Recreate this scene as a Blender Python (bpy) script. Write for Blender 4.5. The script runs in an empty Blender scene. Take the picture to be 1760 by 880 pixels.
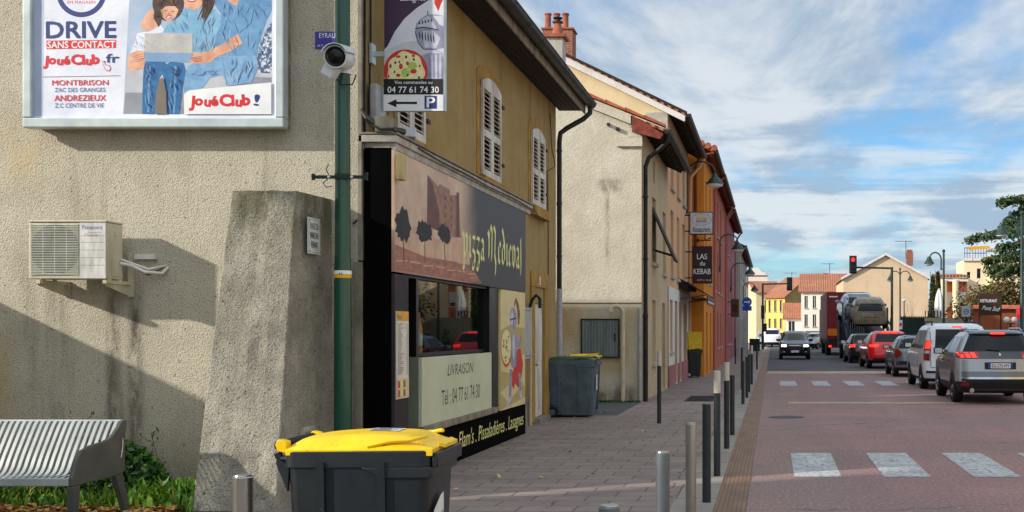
import bpy, math, random
from mathutils import Vector, Matrix, noise as mnoise
random.seed(7)
R = math.radians
SC = bpy.context.scene
COL = SC.collection

# ------------------------------------------------------------------ camera, sky, sun
cd = bpy.data.cameras.new('camera'); cam = bpy.data.objects.new('camera', cd); COL.objects.link(cam)
cam.location = (0, 0, 1.6); cam.rotation_euler = (R(90), 0, 0)
cd.sensor_width = 36; cd.lens = 2000*36/1760
cd.shift_x = -448/1760; cd.shift_y = 129/1760
cd.clip_start = .05; cd.clip_end = 3000
SC.camera = cam
SC.view_settings.view_transform = 'Standard'; SC.view_settings.look = 'None'
SC.view_settings.gamma = 1; SC.view_settings.exposure = 0.17; SC.view_settings.use_curve_mapping = False
SUN = Vector((1.93, 1.0, -.92)).normalized()
sl = bpy.data.lights.new('sun', 'SUN'); so = bpy.data.objects.new('sun', sl); COL.objects.link(so)
sl.energy = 4.4; sl.angle = R(1.3); sl.color = (1, .93, .83)
so.rotation_euler = SUN.to_track_quat('-Z', 'Y').to_euler(); so.location = (-20, -10, 20)
ELEV = math.asin(-SUN.z)
AZ = math.atan2(-SUN.x, -SUN.y)          # direction towards the sun, measured from +Y to +X

def S(r, g, b):
    f = lambda c: (c/255/12.92) if c/255 <= .04045 else ((c/255+.055)/1.055)**2.4
    return (f(r), f(g), f(b), 1)

class NT:
    def __init__(s, tree): s.t = tree; s.n = tree.nodes; s.l = tree.links
    def new(s, typ, **kw):
        n = s.n.new(typ)
        for k, v in kw.items():
            if k in n.inputs.keys() if isinstance(k, str) and not hasattr(n, k) else False: s.set(n.inputs[k], v)
            else: setattr(n, k, v)
        return n
    def set(s, sock, v):
        if isinstance(v, bpy.types.NodeSocket): s.l.new(v, sock)
        else: sock.default_value = v
    def math(s, op, a, b=None, c=None, clamp=False):
        n = s.n.new('ShaderNodeMath'); n.operation = op; n.use_clamp = clamp
        s.set(n.inputs[0], a)
        if b is not None: s.set(n.inputs[1], b)
        if c is not None: s.set(n.inputs[2], c)
        return n.outputs[0]
    def mix(s, f, a, b, blend='MIX'):
        n = s.n.new('ShaderNodeMix'); n.data_type = 'RGBA'; n.blend_type = blend
        s.set(n.inputs[0], f); s.set(n.inputs[6], a); s.set(n.inputs[7], b)
        return n.outputs[2]
    def noise(s, vec, scale, detail=5, rough=.55, dist=0):
        n = s.n.new('ShaderNodeTexNoise'); s.set(n.inputs['Vector'], vec)
        n.inputs['Scale'].default_value = scale; n.inputs['Detail'].default_value = detail
        n.inputs['Roughness'].default_value = rough; n.inputs['Distortion'].default_value = dist
        return n.outputs[0]
    def mapping(s, vec, scale=(1, 1, 1), loc=(0, 0, 0)):
        n = s.n.new('ShaderNodeMapping'); s.set(n.inputs[0], vec)
        n.inputs['Scale'].default_value = scale; n.inputs['Location'].default_value = loc
        return n.outputs[0]
    def ramp(s, f, pts):
        n = s.n.new('ShaderNodeValToRGB'); s.set(n.inputs[0], f)
        e = n.color_ramp.elements
        while len(e) < len(pts): e.new(.5)
        for i, (p, c) in enumerate(pts): e[i].position = p; e[i].color = c if len(c) == 4 else (*c, 1)
        return n.outputs[0]
    def step(s, x, a, b):
        n = s.n.new('ShaderNodeMapRange'); n.interpolation_type = 'SMOOTHSTEP'
        s.set(n.inputs[0], x); n.inputs[1].default_value = a; n.inputs[2].default_value = b
        return n.outputs[0]
    def sep(s, v):
        n = s.n.new('ShaderNodeSeparateXYZ'); s.set(n.inputs[0], v); return n.outputs
    def comb(s, x, y, z):
        n = s.n.new('ShaderNodeCombineXYZ')
        for i, v in enumerate((x, y, z)): s.set(n.inputs[i], v)
        return n.outputs[0]

wd = bpy.data.worlds.new('World'); SC.world = wd; wd.use_nodes = True
w = NT(wd.node_tree); w.n.clear()
sky = w.n.new('ShaderNodeTexSky'); sky.sky_type = 'NISHITA'; sky.sun_disc = False
sky.sun_elevation = ELEV; sky.sun_rotation = AZ; sky.air_density = 1.0; sky.dust_density = .4; sky.ozone_density = 2.2
tc = w.n.new('ShaderNodeTexCoord'); x, y, z = w.sep(tc.outputs['Generated'])
zz = w.math('MAXIMUM', z, 0.0); den = w.math('ADD', zz, .07)
pv = w.comb(w.math('DIVIDE', x, den), w.math('DIVIDE', y, den), 0)
n1 = w.noise(w.mapping(pv, (1.0, .36, 1), (3.1, 1.7, 0)), 1.75, 10, .56, .15)
n2 = w.noise(w.mapping(pv, (.30, .24, 1), (8.2, 3.4, 0)), 1.6, 6, .6, .5)
cov = w.math('ADD', w.math('MULTIPLY', n1, .62), w.math('MULTIPLY', n2, .52))
# more cloud overhead and behind the camera than in the part of the sky ahead
cov = w.math('ADD', cov, w.math('ADD', w.math('MULTIPLY', w.step(z, .36, .75), .16), w.math('MULTIPLY', w.step(y, .3, -.5), .10)))
mask = w.step(cov, .435, .60)
st_ = w.noise(w.comb(w.math('MULTIPLY', x, 3.0), w.math('MULTIPLY', z, 30.0), w.math('MULTIPLY', y, .6)), 1.5, 8, .6, .5)
low = w.math('MULTIPLY', w.step(st_, .36, .60), w.step(z, .235, .12))
mask = w.math('MAXIMUM', mask, w.math('MULTIPLY', low, .95))
shade = w.step(w.math('ADD', w.math('MULTIPLY', w.math('MULTIPLY', w.math('SUBTRACT', w.noise(w.comb(w.math('MULTIPLY', x, 2.6), w.math('MULTIPLY', z, 34.0), 3.3), 1.3, 8, .6, .5), .5), 1.1), w.step(z, .24, .12)), w.noise(w.mapping(pv, (.7, .30, 1), (1.3, 7.7, 0)), 2.8, 9, .62, .3)), .38, .62)
ccol = w.mix(shade, (.35, .46, .60, 1), (.70, .75, .80, 1))
hi = w.math('ADD', 1.0, w.math('ADD', w.math('MULTIPLY', w.step(z, .34, .8), .45), w.math('MULTIPLY', w.step(y, .2, -.5), .45)))
ccol = w.mix(1.0, ccol, w.comb(hi, w.math('MULTIPLY', hi, .985), w.math('MULTIPLY', hi, .96)), 'MULTIPLY')
bsky = w.n.new('ShaderNodeBackground'); bsky.inputs[1].default_value = .135
w.set(bsky.inputs[0], w.mix(1.0, sky.outputs[0], (.60, .90, 1.12, 1), 'MULTIPLY'))
bcl = w.n.new('ShaderNodeBackground'); w.set(bcl.inputs[0], ccol); bcl.inputs[1].default_value = .98
mx = w.n.new('ShaderNodeMixShader'); w.set(mx.inputs[0], w.math('MULTIPLY', mask, .9)); w.l.new(bsky.outputs[0], mx.inputs[1]); w.l.new(bcl.outputs[0], mx.inputs[2])
wo = w.n.new('ShaderNodeOutputWorld'); w.l.new(mx.outputs[0], wo.inputs[0])
SC.cycles.use_denoising = True
SC.cycles.max_bounces = 6

# ------------------------------------------------------------------ materials
MATS = {}
def base_mat(name):
    m = bpy.data.materials.new(name); m.use_nodes = True
    t = NT(m.node_tree); b = t.n['Principled BSDF']; MATS[name] = m
    return m, t, b
def M(name, c1, c2=None, sc=4, rough=.8, bump=0, bsc=60, metal=0, spec=.4, vs=1, contrast=(.35, .65), emit=0, coat=0, speck=None):
    """base colour c1 varied towards c2 by noise; fine noise bump"""
    if name in MATS: return MATS[name]
    m, t, b = base_mat(name)
    o = t.n.new('ShaderNodeTexCoord').outputs['Object']
    if c2 is None: c2 = tuple(v*.8 for v in c1[:3])+(1,)
    nz = t.noise(t.mapping(o, (1, 1, vs)), sc, 7, .62)
    col = t.ramp(nz, [(contrast[0], c1), (contrast[1], c2)])
    if speck:
        sm = t.step(t.noise(o, speck[1], 2, .5), speck[2], speck[2]+.08)
        col = t.mix(sm, col, speck[0])
    t.set(b.inputs['Base Color'], col)
    rr = t.noise(o, sc*2.3, 4, .6)
    t.set(b.inputs['Roughness'], t.math('ADD', t.math('MULTIPLY', rr, .16), rough-.08, clamp=True))
    b.inputs['Metallic'].default_value = metal; b.inputs['Specular IOR Level'].default_value = spec
    b.inputs['Coat Weight'].default_value = coat; b.inputs['Coat Roughness'].default_value = .08
    if bump:
        bn = t.n.new('ShaderNodeBump'); bn.inputs['Strength'].default_value = 1; bn.inputs['Distance'].default_value = bump
        t.set(bn.inputs['Height'], t.noise(o, bsc, 3, .6)); t.l.new(bn.outputs[0], b.inputs['Normal'])
    if emit:
        b.inputs['Emission Color'].default_value = c1; b.inputs['Emission Strength'].default_value = emit
    return m

def wall_mat(name, c1, c2, dirt, masks=(), sc=1.2, bump=.006, bsc=42, drip=.35, spk=.12, rough=.92):
    """render/stucco in world-aligned object coordinates: blotches, speckle, rain streaks and explicit stain masks.
    masks: (x0, x1, softx, z0, z1, softz, strength, colour, axis, noisy)"""
    m, t, b = base_mat(name)
    o = t.n.new('ShaderNodeTexCoord').outputs['Object']
    g = t.n.new('ShaderNodeNewGeometry').outputs['Position']
    X, Y, Z = t.sep(g)
    col = t.ramp(t.noise(o, sc, 8, .65), [(.3, c1), (.7, c2)])
    st = t.step(t.noise(t.mapping(o, (1, 1, .09)), 3.2, 6, .65), .50, .78)
    col = t.mix(t.math('MULTIPLY', st, drip), col, dirt)
    sp = t.step(t.noise(o, 22, 4, .75), .58, .72)
    col = t.mix(t.math('MULTIPLY', sp, spk*2.2), col, dirt)
    fine = t.noise(o, bsc*1.6, 3, .6)
    col = t.mix(t.math('MULTIPLY', t.step(fine, .5, .3), spk*2), col, dirt)
    for (a0, a1, sx, z0, z1, sz, k, c, ax, nz) in masks:
        A = X if ax == 'x' else Y
        mk = t.math('MULTIPLY', t.step(A, a0-sx, a0+sx), t.step(A, a1+sx, a1-sx))
        mk = t.math('MULTIPLY', mk, t.math('MULTIPLY', t.step(Z, z0-sz, z0+sz), t.step(Z, z1+sz, z1-sz)))
        if nz: mk = t.math('MULTIPLY', mk, t.step(t.noise(t.mapping(o, (1, 1, .35)), nz, 7, .7), .33, .62))
        col = t.mix(t.math('MULTIPLY', mk, k), col, c)
    t.set(b.inputs['Base Color'], col); b.inputs['Roughness'].default_value = rough; b.inputs['Specular IOR Level'].default_value = .2
    bn = t.n.new('ShaderNodeBump'); bn.inputs['Distance'].default_value = bump; bn.inputs['Strength'].default_value = 1
    vo = t.n.new('ShaderNodeTexVoronoi'); t.set(vo.inputs['Vector'], o); vo.inputs['Scale'].default_value = bsc
    h = t.math('ADD', t.noise(o, bsc, 4, .6), t.math('MULTIPLY', vo.outputs[0], .5))
    t.set(bn.inputs['Height'], h); t.l.new(bn.outputs[0], b.inputs['Normal'])
    return m

def glass_mat(name, tint=(.8, .85, .85, 1), refl=.9, dark=.0):
    m = bpy.data.materials.new(name); m.use_nodes = True; MATS[name] = m
    t = NT(m.node_tree); t.n.clear()
    tr = t.n.new('ShaderNodeBsdfTransparent'); tr.inputs[0].default_value = tint
    gl = t.n.new('ShaderNodeBsdfGlossy'); gl.inputs['Roughness'].default_value = .015; gl.inputs[0].default_value = (refl, refl, refl, 1)
    lw = t.n.new('ShaderNodeLayerWeight'); lw.inputs[0].default_value = .35
    f = t.math('ADD', t.math('MULTIPLY', lw.outputs['Fresnel'], .55), .03, clamp=True)
    mxs = t.n.new('ShaderNodeMixShader'); t.set(mxs.inputs[0], f)
    t.l.new(tr.outputs[0], mxs.inputs[1]); t.l.new(gl.outputs[0], mxs.inputs[2])
    out = t.n.new('ShaderNodeOutputMaterial'); t.l.new(mxs.outputs[0], out.inputs[0])
    return m

# ------------------------------------------------------------------ geometry helpers
class MB:
    def __init__(s, mat=None): s.v = []; s.f = []; s.fm = []; s.mats = []; s.use(mat)
    def use(s, mat):
        if isinstance(mat, str): mat = MATS[mat]
        if mat is not None and mat not in s.mats: s.mats.append(mat)
        s.cur = s.mats.index(mat) if mat is not None else 0
        return s
    def add(s, verts, faces):
        o = len(s.v); s.v += [tuple(p) for p in verts]
        for f in faces: s.f.append([i+o for i in f]); s.fm.append(s.cur)
        return s
    def poly(s, pts): return s.add(pts, [list(range(len(pts)))])
    def box(s, x0, x1, y0, y1, z0, z1):
        x0, x1 = min(x0, x1), max(x0, x1); y0, y1 = min(y0, y1), max(y0, y1); z0, z1 = min(z0, z1), max(z0, z1)
        v = [(x0,y0,z0),(x1,y0,z0),(x1,y1,z0),(x0,y1,z0),(x0,y0,z1),(x1,y0,z1),(x1,y1,z1),(x0,y1,z1)]
        return s.add(v, [(3,2,1,0),(4,5,6,7),(0,1,5,4),(1,2,6,5),(2,3,7,6),(3,0,4,7)])
    def obox(s, c, size, mat):
        hx, hy, hz = (k/2 for k in size); mat = mat.to_3x3(); c = Vector(c)
        v = [c + mat @ Vector((a*hx, b*hy, d*hz)) for d in (-1, 1) for (a, b) in ((-1,-1),(1,-1),(1,1),(-1,1))]
        return s.add(v, [(3,2,1,0),(4,5,6,7),(0,1,5,4),(1,2,6,5),(2,3,7,6),(3,0,4,7)])
    def bar(s, p0, p1, w, h, up=(0, 0, 1)):
        p0, p1 = Vector(p0), Vector(p1); d = (p1-p0); L = d.length; d.normalize()
        u = d.cross(Vector(up))
        if u.length < 1e-4: u = d.cross(Vector((1, 0, 0)))
        u.normalize(); n = u.cross(d)
        m = Matrix((u, d, n)).transposed()
        return s.obox((p0+p1)/2, (w, L, h), m)
    def cyl(s, p0, p1, r0, r1=None, n=16, caps=True):
        r1 = r0 if r1 is None else r1
        p0, p1 = Vector(p0), Vector(p1); d = (p1-p0).normalized()
        u = d.orthogonal().normalized(); v = d.cross(u)
        a = [p0 + (u*math.cos(k*2*math.pi/n)+v*math.sin(k*2*math.pi/n))*r0 for k in range(n)]
        b = [p1 + (u*math.cos(k*2*math.pi/n)+v*math.sin(k*2*math.pi/n))*r1 for k in range(n)]
        fs = [(k, (k+1) % n, n+(k+1) % n, n+k) for k in range(n)]
        if caps: fs += [tuple(range(n-1, -1, -1)), tuple(range(n, 2*n))]
        return s.add(a+b, fs)
    def tube(s, pts, r, n=8):
        pts = [Vector(p) for p in pts]; rings = []; u = None
        rad = r if isinstance(r, (list, tuple)) else [r]*len(pts)
        for i, p in enumerate(pts):
            d = ((pts[min(i+1, len(pts)-1)] - p).normalized() + (p - pts[max(i-1, 0)]).normalized())
            d = d.normalized() if d.length > 1e-6 else Vector((0, 0, 1))
            if u is None: u = d.orthogonal().normalized()
            u = (u - d*u.dot(d)); u = u.normalized() if u.length > 1e-6 else d.orthogonal().normalized(); v = d.cross(u)
            rings.append([p + (u*math.cos(k*2*math.pi/n)+v*math.sin(k*2*math.pi/n))*rad[i] for k in range(n)])
        V = [q for rg in rings for q in rg]; F = []
        for i in range(len(pts)-1):
            for k in range(n): F.append((i*n+k, i*n+(k+1) % n, (i+1)*n+(k+1) % n, (i+1)*n+k))
        F += [tuple(range(n-1, -1, -1)), tuple(range((len(pts)-1)*n, len(pts)*n))]
        return s.add(V, F)
    def lathe(s, prof, c, n=20, axis=(0, 0, 1)):
        """prof: list of (radius, height along axis)"""
        c = Vector(c); d = Vector(axis).normalized(); u = d.orthogonal().normalized(); v = d.cross(u); V = []; F = []
        for (r, h) in prof:
            V += [c + d*h + (u*math.cos(k*2*math.pi/n)+v*math.sin(k*2*math.pi/n))*max(r, 1e-4) for k in range(n)]
        for i in range(len(prof)-1):
            for k in range(n): F.append((i*n+k, i*n+(k+1) % n, (i+1)*n+(k+1) % n, (i+1)*n+k))
        return s.add(V, F)
    def prism(s, poly, d):
        """extrude a 3-D polygon by vector d"""
        d = Vector(d); n = len(poly); a = [Vector(p) for p in poly]; b = [p+d for p in a]
        return s.add(a+b, [tuple(range(n-1, -1, -1)), tuple(range(n, 2*n))] + [(k, (k+1) % n, n+(k+1) % n, n+k) for k in range(n)])
    def grid(s, rows, closed=False):
        """rows: list of equal-length point lists"""
        n = len(rows[0]); V = [p for r in rows for p in r]; F = []
        for i in range(len(rows)-1):
            for k in range(n if closed else n-1): F.append((i*n+k, i*n+(k+1) % n, (i+1)*n+(k+1) % n, (i+1)*n+k))
        return s.add(V, F)
    def sphere(s, c, r, n=16, m=10, sz=1):
        return s.lathe([(r*math.sin(math.pi*i/m), -r*sz*math.cos(math.pi*i/m)) for i in range(m+1)], c, n)
    def build(s, name, parent=None, off=None, smooth=False, bevel=0, seg=2, ang=35):
        me = bpy.data.meshes.new(name)
        vs = s.v
        if off is not None: vs = [(p[0]-off[0], p[1]-off[1], p[2]-off[2]) for p in s.v]
        me.from_pydata(vs, [], s.f)
        for m in s.mats: me.materials.append(m)
        if len(s.mats) > 1: me.polygons.foreach_set('material_index', s.fm)
        if smooth:
            me.polygons.foreach_set('use_smooth', [True]*len(me.polygons)); me.set_sharp_from_angle(angle=R(ang))
        me.update()
        o = bpy.data.objects.new(name, me); COL.objects.link(o)
        if parent is not None: o.parent = parent
        if bevel:
            b = o.modifiers.new('bevel', 'BEVEL'); b.width = bevel; b.segments = seg; b.limit_method = 'ANGLE'; b.angle_limit = R(40)
            b.harden_normals = False
        return o

def tag(o, label=None, cat=None, group=None, kind=None):
    if label: o['label'] = label
    if cat: o['category'] = cat
    if group: o['group'] = group
    if kind: o['kind'] = kind
    return o
def thing(name, label, cat, loc=(0, 0, 0), rz=0, group=None):
    o = bpy.data.objects.new(name, None); COL.objects.link(o); o.empty_display_size = .2
    o.location = loc; o.rotation_euler = (0, 0, rz)
    return tag(o, label, cat, group)
def struct(o): o['kind'] = 'structure'; return o
def kids(o): return [c for c in bpy.data.objects if c.parent == o]
def dup(o, parent=None):
    c = o.copy(); COL.objects.link(c)
    if parent is not None: c.parent = parent
    for ch in kids(o): dup(ch, c)
    return c
class B:
    """a thing built in world coordinates round a root Empty at its base"""
    def __init__(s, name, label, cat, loc, group=None): s.o = thing(name, label, cat, loc, 0, group); s.loc = loc
    def part(s, mb, name, parent=None, label=None, **kw):
        p = mb.build(name, parent or s.o, off=s.loc, **kw)
        if label: p['label'] = label
        return p
def single(mb, name, label, cat, loc, group=None, **kw):
    o = mb.build(name, None, off=loc, **kw); o.location = loc
    return tag(o, label, cat, group)

def P(px, py, Y): return Vector(((px-1328)*Y/2000, Y, 1.6+(569-py)*Y/2000))
def PX(px, Y): return (px-1328)*Y/2000
def PZ(py, Y): return 1.6+(569-py)*Y/2000

def text_faces(s, size=1, bold=0, shear=0, sx=1, align='CENTER', space=1):
    cu = bpy.data.curves.new('t', 'FONT'); cu.body = s; cu.size = size; cu.align_x = align; cu.offset = bold; cu.shear = shear
    cu.space_character = space; cu.resolution_u = 3
    ob = bpy.data.objects.new('t', cu); COL.objects.link(ob)
    me = bpy.data.meshes.new_from_object(ob)
    V = [(v.co.x*sx, v.co.y) for v in me.vertices]; F = [list(p.vertices) for p in me.polygons]
    bpy.data.objects.remove(ob); bpy.data.curves.remove(cu); bpy.data.meshes.remove(me)
    return V, F

class Flat:
    """printing on a flat surface: o origin, u right, v up, n out of the surface"""
    def __init__(s, mb, o, u, v, n, step=.00005): s.mb = mb; s.o = Vector(o); s.u = Vector(u); s.v = Vector(v); s.n = Vector(n); s.k = 0; s.step = step
    def at(s, a, b, k=None): return s.o + s.u*a + s.v*b + s.n*(s.k if k is None else k)
    def poly(s, pts, mat):
        s.k += s.step; s.mb.use(mat); s.mb.poly([s.at(a, b) for a, b in pts]); return s
    def rect(s, a0, b0, a1, b1, mat): return s.poly([(a0, b0), (a1, b0), (a1, b1), (a0, b1)], mat)
    def ell(s, a, b, ra, rb, mat, n=28, t0=0, t1=360, rot=0):
        c, d = math.cos(R(rot)), math.sin(R(rot))
        pts = []
        for i in range(n if t1-t0 >= 360 else n+1):
            t = R(t0+(t1-t0)*i/n); p, q = ra*math.cos(t), rb*math.sin(t); pts.append((a+p*c-q*d, b+p*d+q*c))
        return s.poly(pts, mat)
    def line(s, pts, w, mat):
        s.k += s.step; s.mb.use(mat)
        for (a0, b0), (a1, b1) in zip(pts, pts[1:]):
            L = math.hypot(a1-a0, b1-b0) or 1; nx, ny = -(b1-b0)/L*w/2, (a1-a0)/L*w/2
            s.k += s.step*.1
            s.mb.poly([s.at(a0-nx, b0-ny), s.at(a1-nx, b1-ny), s.at(a1+nx, b1+ny), s.at(a0+nx, b0+ny)])
        return s
    def text(s, t, a, b, size, mat, bold=0, shear=0, sx=1, align='CENTER', rot=0, space=1):
        s.k += s.step; s.mb.use(mat); V, F = text_faces(t, size, bold, shear, sx, align, space)
        c, d = math.cos(R(rot)), math.sin(R(rot))
        s.mb.add([s.at(a+p*c-q*d, b+p*d+q*c) for p, q in V], F); return s
    def fit(s, t, a0, a1, b, cap, mat, bold=0, shear=0, rot=0):
        """text between a0 and a1 with baseline b and capital height cap"""
        s.k += s.step; s.mb.use(mat); V, F = text_faces(t, 1, 0, shear, 1, 'LEFT', 1); HV, _ = text_faces('H', 1)
        x0, x1 = min(p for p, q in V), max(p for p, q in V); ky = cap/(max(q for p, q in HV)-min(q for p, q in HV)); kx = (a1-a0)/(x1-x0); c, d = math.cos(R(rot)), math.sin(R(rot))
        e = bold*.55
        for ox, oy in (((0, 0),) if e < .004 else ((0, 0), (e, e*.6), (-e, -e*.6), (e*.6, -e), (-e*.6, e))):
            s.k += .00002; s.mb.add([s.at(a0+(p-x0+ox)*kx*c-(q+oy)*ky*d, b+(p-x0+ox)*kx*d+(q+oy)*ky*c) for p, q in V], F)
        return s
    def nib(s, strokes, a, b, size, mat, nibw=.16, ang=42):
        s.mb.use(mat); nx, ny = math.cos(R(ang))*nibw/2, math.sin(R(ang))*nibw/2
        for st in strokes:
            s.k += s.step*.3
            for (x0, y0), (x1, y1) in zip(st, st[1:]):
                s.k += .00001
                q = [(x0-nx, y0-ny), (x0+nx, y0+ny), (x1+nx, y1+ny), (x1-nx, y1-ny)]
                s.mb.poly([s.at(a+p*size, b+r*size) for p, r in q])
        return s

def holed(mb, o, u, v, n, W_, H_, holes, depth):
    """wall face with real openings and reveals"""
    o, u, v, n = Vector(o), Vector(u), Vector(v), Vector(n)
    us = sorted({0, W_, *[h[0] for h in holes], *[h[1] for h in holes]}); vs = sorted({0, H_, *[h[2] for h in holes], *[h[3] for h in holes]})
    pt = lambda a, b, d=0: o+u*a+v*b-n*d
    for i in range(len(us)-1):
        for j in range(len(vs)-1):
            ca, cb = (us[i]+us[i+1])/2, (vs[j]+vs[j+1])/2
            if any(h[0] < ca < h[1] and h[2] < cb < h[3] for h in holes): continue
            mb.poly([pt(us[i], vs[j]), pt(us[i+1], vs[j]), pt(us[i+1], vs[j+1]), pt(us[i], vs[j+1])])
    for h in holes:
        c = [(h[0], h[2]), (h[1], h[2]), (h[1], h[3]), (h[0], h[3])]
        for (a0, b0), (a1, b1) in zip(c, c[1:]+c[:1]):
            mb.poly([pt(a0, b0), pt(a0, b0, depth), pt(a1, b1, depth), pt(a1, b1)])
# ------------------------------------------------------------------ palette
BLK = S(20, 20, 22)
AC_DRIPS = [(-6.58, -6.47, .05, .35, 2.0, .3, .75, S(70, 62, 50), 'x', 9), (-6.36, -6.24, .06, .15, 2.0, .3, .85, S(64, 56, 52), 'x', 9),
            (-6.62, -6.2, .12, -.1, .9, .4, .45, S(90, 82, 70), 'x', 6), (-7.6, -7.2, .2, 3.1, 3.65, .2, .5, S(200, 176, 125), 'x', 5),
            (-9, -4.2, .3, -.2, .45, .3, .5, S(140, 122, 92), 'x', 3), (-7.9, -7.5, .1, .2, 1.6, .3, .45, S(190, 160, 100), 'x', 4),
            (-4.30, -4.1, .06, -.1, 9, .2, .35, S(128, 122, 110), 'x', 4)]
wall_mat('gable_render', S(204, 196, 176), S(178, 170, 150), S(96, 90, 78), AC_DRIPS, sc=1.6, drip=.55, spk=.55, bump=.0075, bsc=60)
wall_mat('buttress_render', S(180, 174, 158), S(128, 123, 112), S(72, 69, 62), [(-6, -3.9, .2, 2.45, 3.1, .25, .8, S(74, 74, 46), 'x', 5), (-6, -3.9, .2, 1.2, 2.2, .4, .4, S(104, 100, 84), 'x', 3)], sc=3.4, drip=.22, spk=.5, bump=.009, bsc=56)
wall_mat('ochre_render', S(172, 148, 100), S(152, 128, 82), S(90, 72, 46), [(11.4, 12.6, .2, 3.5, 5.0, .5, .55, S(96, 84, 60), 'y', 2), (17.6, 22.2, .3, 0, .6, .3, .5, S(120, 96, 60), 'y', 3)], sc=1.5, drip=.6, spk=.2, bump=.005, bsc=60)
wall_mat('cream_render', S(206, 199, 182), S(184, 176, 156), S(160, 145, 112), [(-5.0, -3.0, .3, .55, 2.2, .22, .72, S(176, 152, 108), 'x', 2.2), (-4.9, -4.5, .2, 1.2, 2.15, .2, .6, S(176, 124, 60), 'x', 2), (-3.72, -3.66, .05, 3.2, 5.0, .4, .6, S(70, 62, 50), 'x', 8), (-3.9, -3.4, .1, 4.7, 5.0, .08, .5, S(60, 50, 40), 'x', 9), (-5, -2.9, .3, -.1, .35, .18, .85, S(80, 74, 50), 'x', 3), (-4.85, -2.9, .02, 2.20, 2.235, .012, .9, S(60, 52, 40), 'x', 0)], sc=1.6, drip=.22, spk=.16, bump=.008, bsc=19)
wall_mat('beige_render', S(226, 208, 168), S(212, 192, 150), S(168, 148, 108), [], sc=1.2, drip=.25, spk=.06, bump=.004)
wall_mat('buff_facade', S(206, 184, 150), S(188, 164, 128), S(138, 116, 86), [], sc=1.4, drip=.4, spk=.08)
wall_mat('pink_facade', S(224, 178, 138), S(210, 164, 124), S(160, 118, 84), [], sc=1.2, drip=.35, spk=.06)
wall_mat('white_facade', S(226, 222, 214), S(206, 202, 194), S(160, 154, 146), [], sc=1.5, drip=.3, spk=.05)
wall_mat('orange_facade', S(220, 140, 54), S(206, 126, 46), S(164, 96, 38), [], sc=1.4, drip=.3, spk=.05)
wall_mat('rose_facade', S(188, 112, 92), S(170, 98, 80), S(128, 74, 62), [], sc=1.0, drip=.4, spk=.05)
wall_mat('plum_facade', S(178, 116, 120), S(160, 102, 106), S(124, 80, 84), [], sc=1.0, drip=.4, spk=.05)
wall_mat('stone_facade', S(186, 180, 170), S(166, 160, 152), S(120, 114, 106), [], sc=1.0, drip=.4, spk=.05)
wall_mat('yellow_facade', S(238, 202, 110), S(226, 188, 98), S(196, 150, 62), [], sc=.6, drip=.15, spk=.04)
wall_mat('snow_facade', S(240, 234, 222), S(228, 220, 206), S(190, 180, 164), [], sc=.6, drip=.2, spk=.04)
wall_mat('tan_facade', S(222, 194, 160), S(206, 178, 144), S(176, 148, 116), [], sc=.5, drip=.3, spk=.04)
wall_mat('peach_facade', S(244, 226, 188), S(236, 216, 176), S(206, 176, 124), [], sc=.6, drip=.15, spk=.04)
wall_mat('salmon_facade', S(228, 132, 96), S(216, 120, 86), S(180, 100, 74), [], sc=.6, drip=.15, spk=.04)
wall_mat('terracotta_wall', S(156, 88, 54), S(138, 76, 48), S(90, 52, 36), [], sc=1, drip=.3, spk=.08)
wall_mat('garden_wall', S(186, 176, 150), S(160, 150, 126), S(110, 102, 84), [], sc=1.4, drip=.4, spk=.1)
M('concrete', S(150, 142, 126), S(112, 106, 94), 5, .9, .004, 70)
M('pale_concrete', S(188, 182, 170), S(150, 145, 135), 5, .9, .004, 70)
M('zinc', S(84, 84, 80), S(52, 52, 50), 3, .45, .001, 20, metal=.6)
M('dark_zinc', S(52, 50, 48), S(32, 31, 30), 3, .5, .001, 20, metal=.4)
M('dark_wood', S(48, 40, 32), S(28, 24, 20), 6, .8, .003, 40)
M('grey_wood', S(150, 138, 118), S(104, 94, 80), 6, .8, .003, 40, vs=.2)
M('red_wood', S(140, 62, 42), S(96, 44, 32), 9, .8, .003, 40)
M('white_paint', S(232, 228, 220), S(200, 194, 184), 5, .55)
M('old_white', S(220, 215, 206), S(178, 168, 154), 4, .6, vs=.3)
M('ochre_trim', S(172, 134, 58), S(140, 104, 40), 4, .8, .002, 60)
M('black_panel', S(9, 8, 9), S(7, 6, 7), 3, .9, spec=.03)
M('black_frame', S(15, 15, 16), S(12, 12, 13), 3, .35)
M('brown_panel', S(56, 47, 49), S(48, 40, 42), 2, .6, spec=.2)
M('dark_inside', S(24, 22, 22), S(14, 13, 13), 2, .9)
M('sage_panel', S(206, 208, 176), S(192, 194, 162), 2, .45)
M('sage_dark', S(126, 134, 112), S(112, 118, 100), 2, .5)
M('ink', S(26, 24, 26), S(18, 17, 18), 6, .6)
M('print_white', S(236, 236, 234), S(216, 218, 220), 3, .5)
M('poster_paper', S(228, 230, 240), S(206, 210, 224), 2.2, .45, .004, 6)
M('poster_grey', S(186, 196, 218), S(166, 180, 206), 2, .45)
M('sofa_print', S(196, 198, 202), S(164, 168, 176), 3.5, .5, contrast=(.3, .7))
M('sofa_deep', S(146, 150, 160), S(120, 124, 136), 4, .5)
M('sofa_blue', S(172, 190, 212), S(148, 168, 194), 3, .5)
M('knit_print', S(136, 186, 212), S(92, 146, 182), 7, .5, contrast=(.3, .7))
M('denim_print', S(112, 160, 198), S(76, 124, 168), 9, .5, contrast=(.3, .7))
M('jeans_print', S(34, 118, 172), S(12, 68, 124), 12, .5, contrast=(.3, .7))
M('jeans_light', S(136, 176, 210), S(92, 138, 182), 10, .5, contrast=(.3, .7))
M('skin_print', S(226, 176, 146), S(196, 138, 108), 8, .5)
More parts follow.
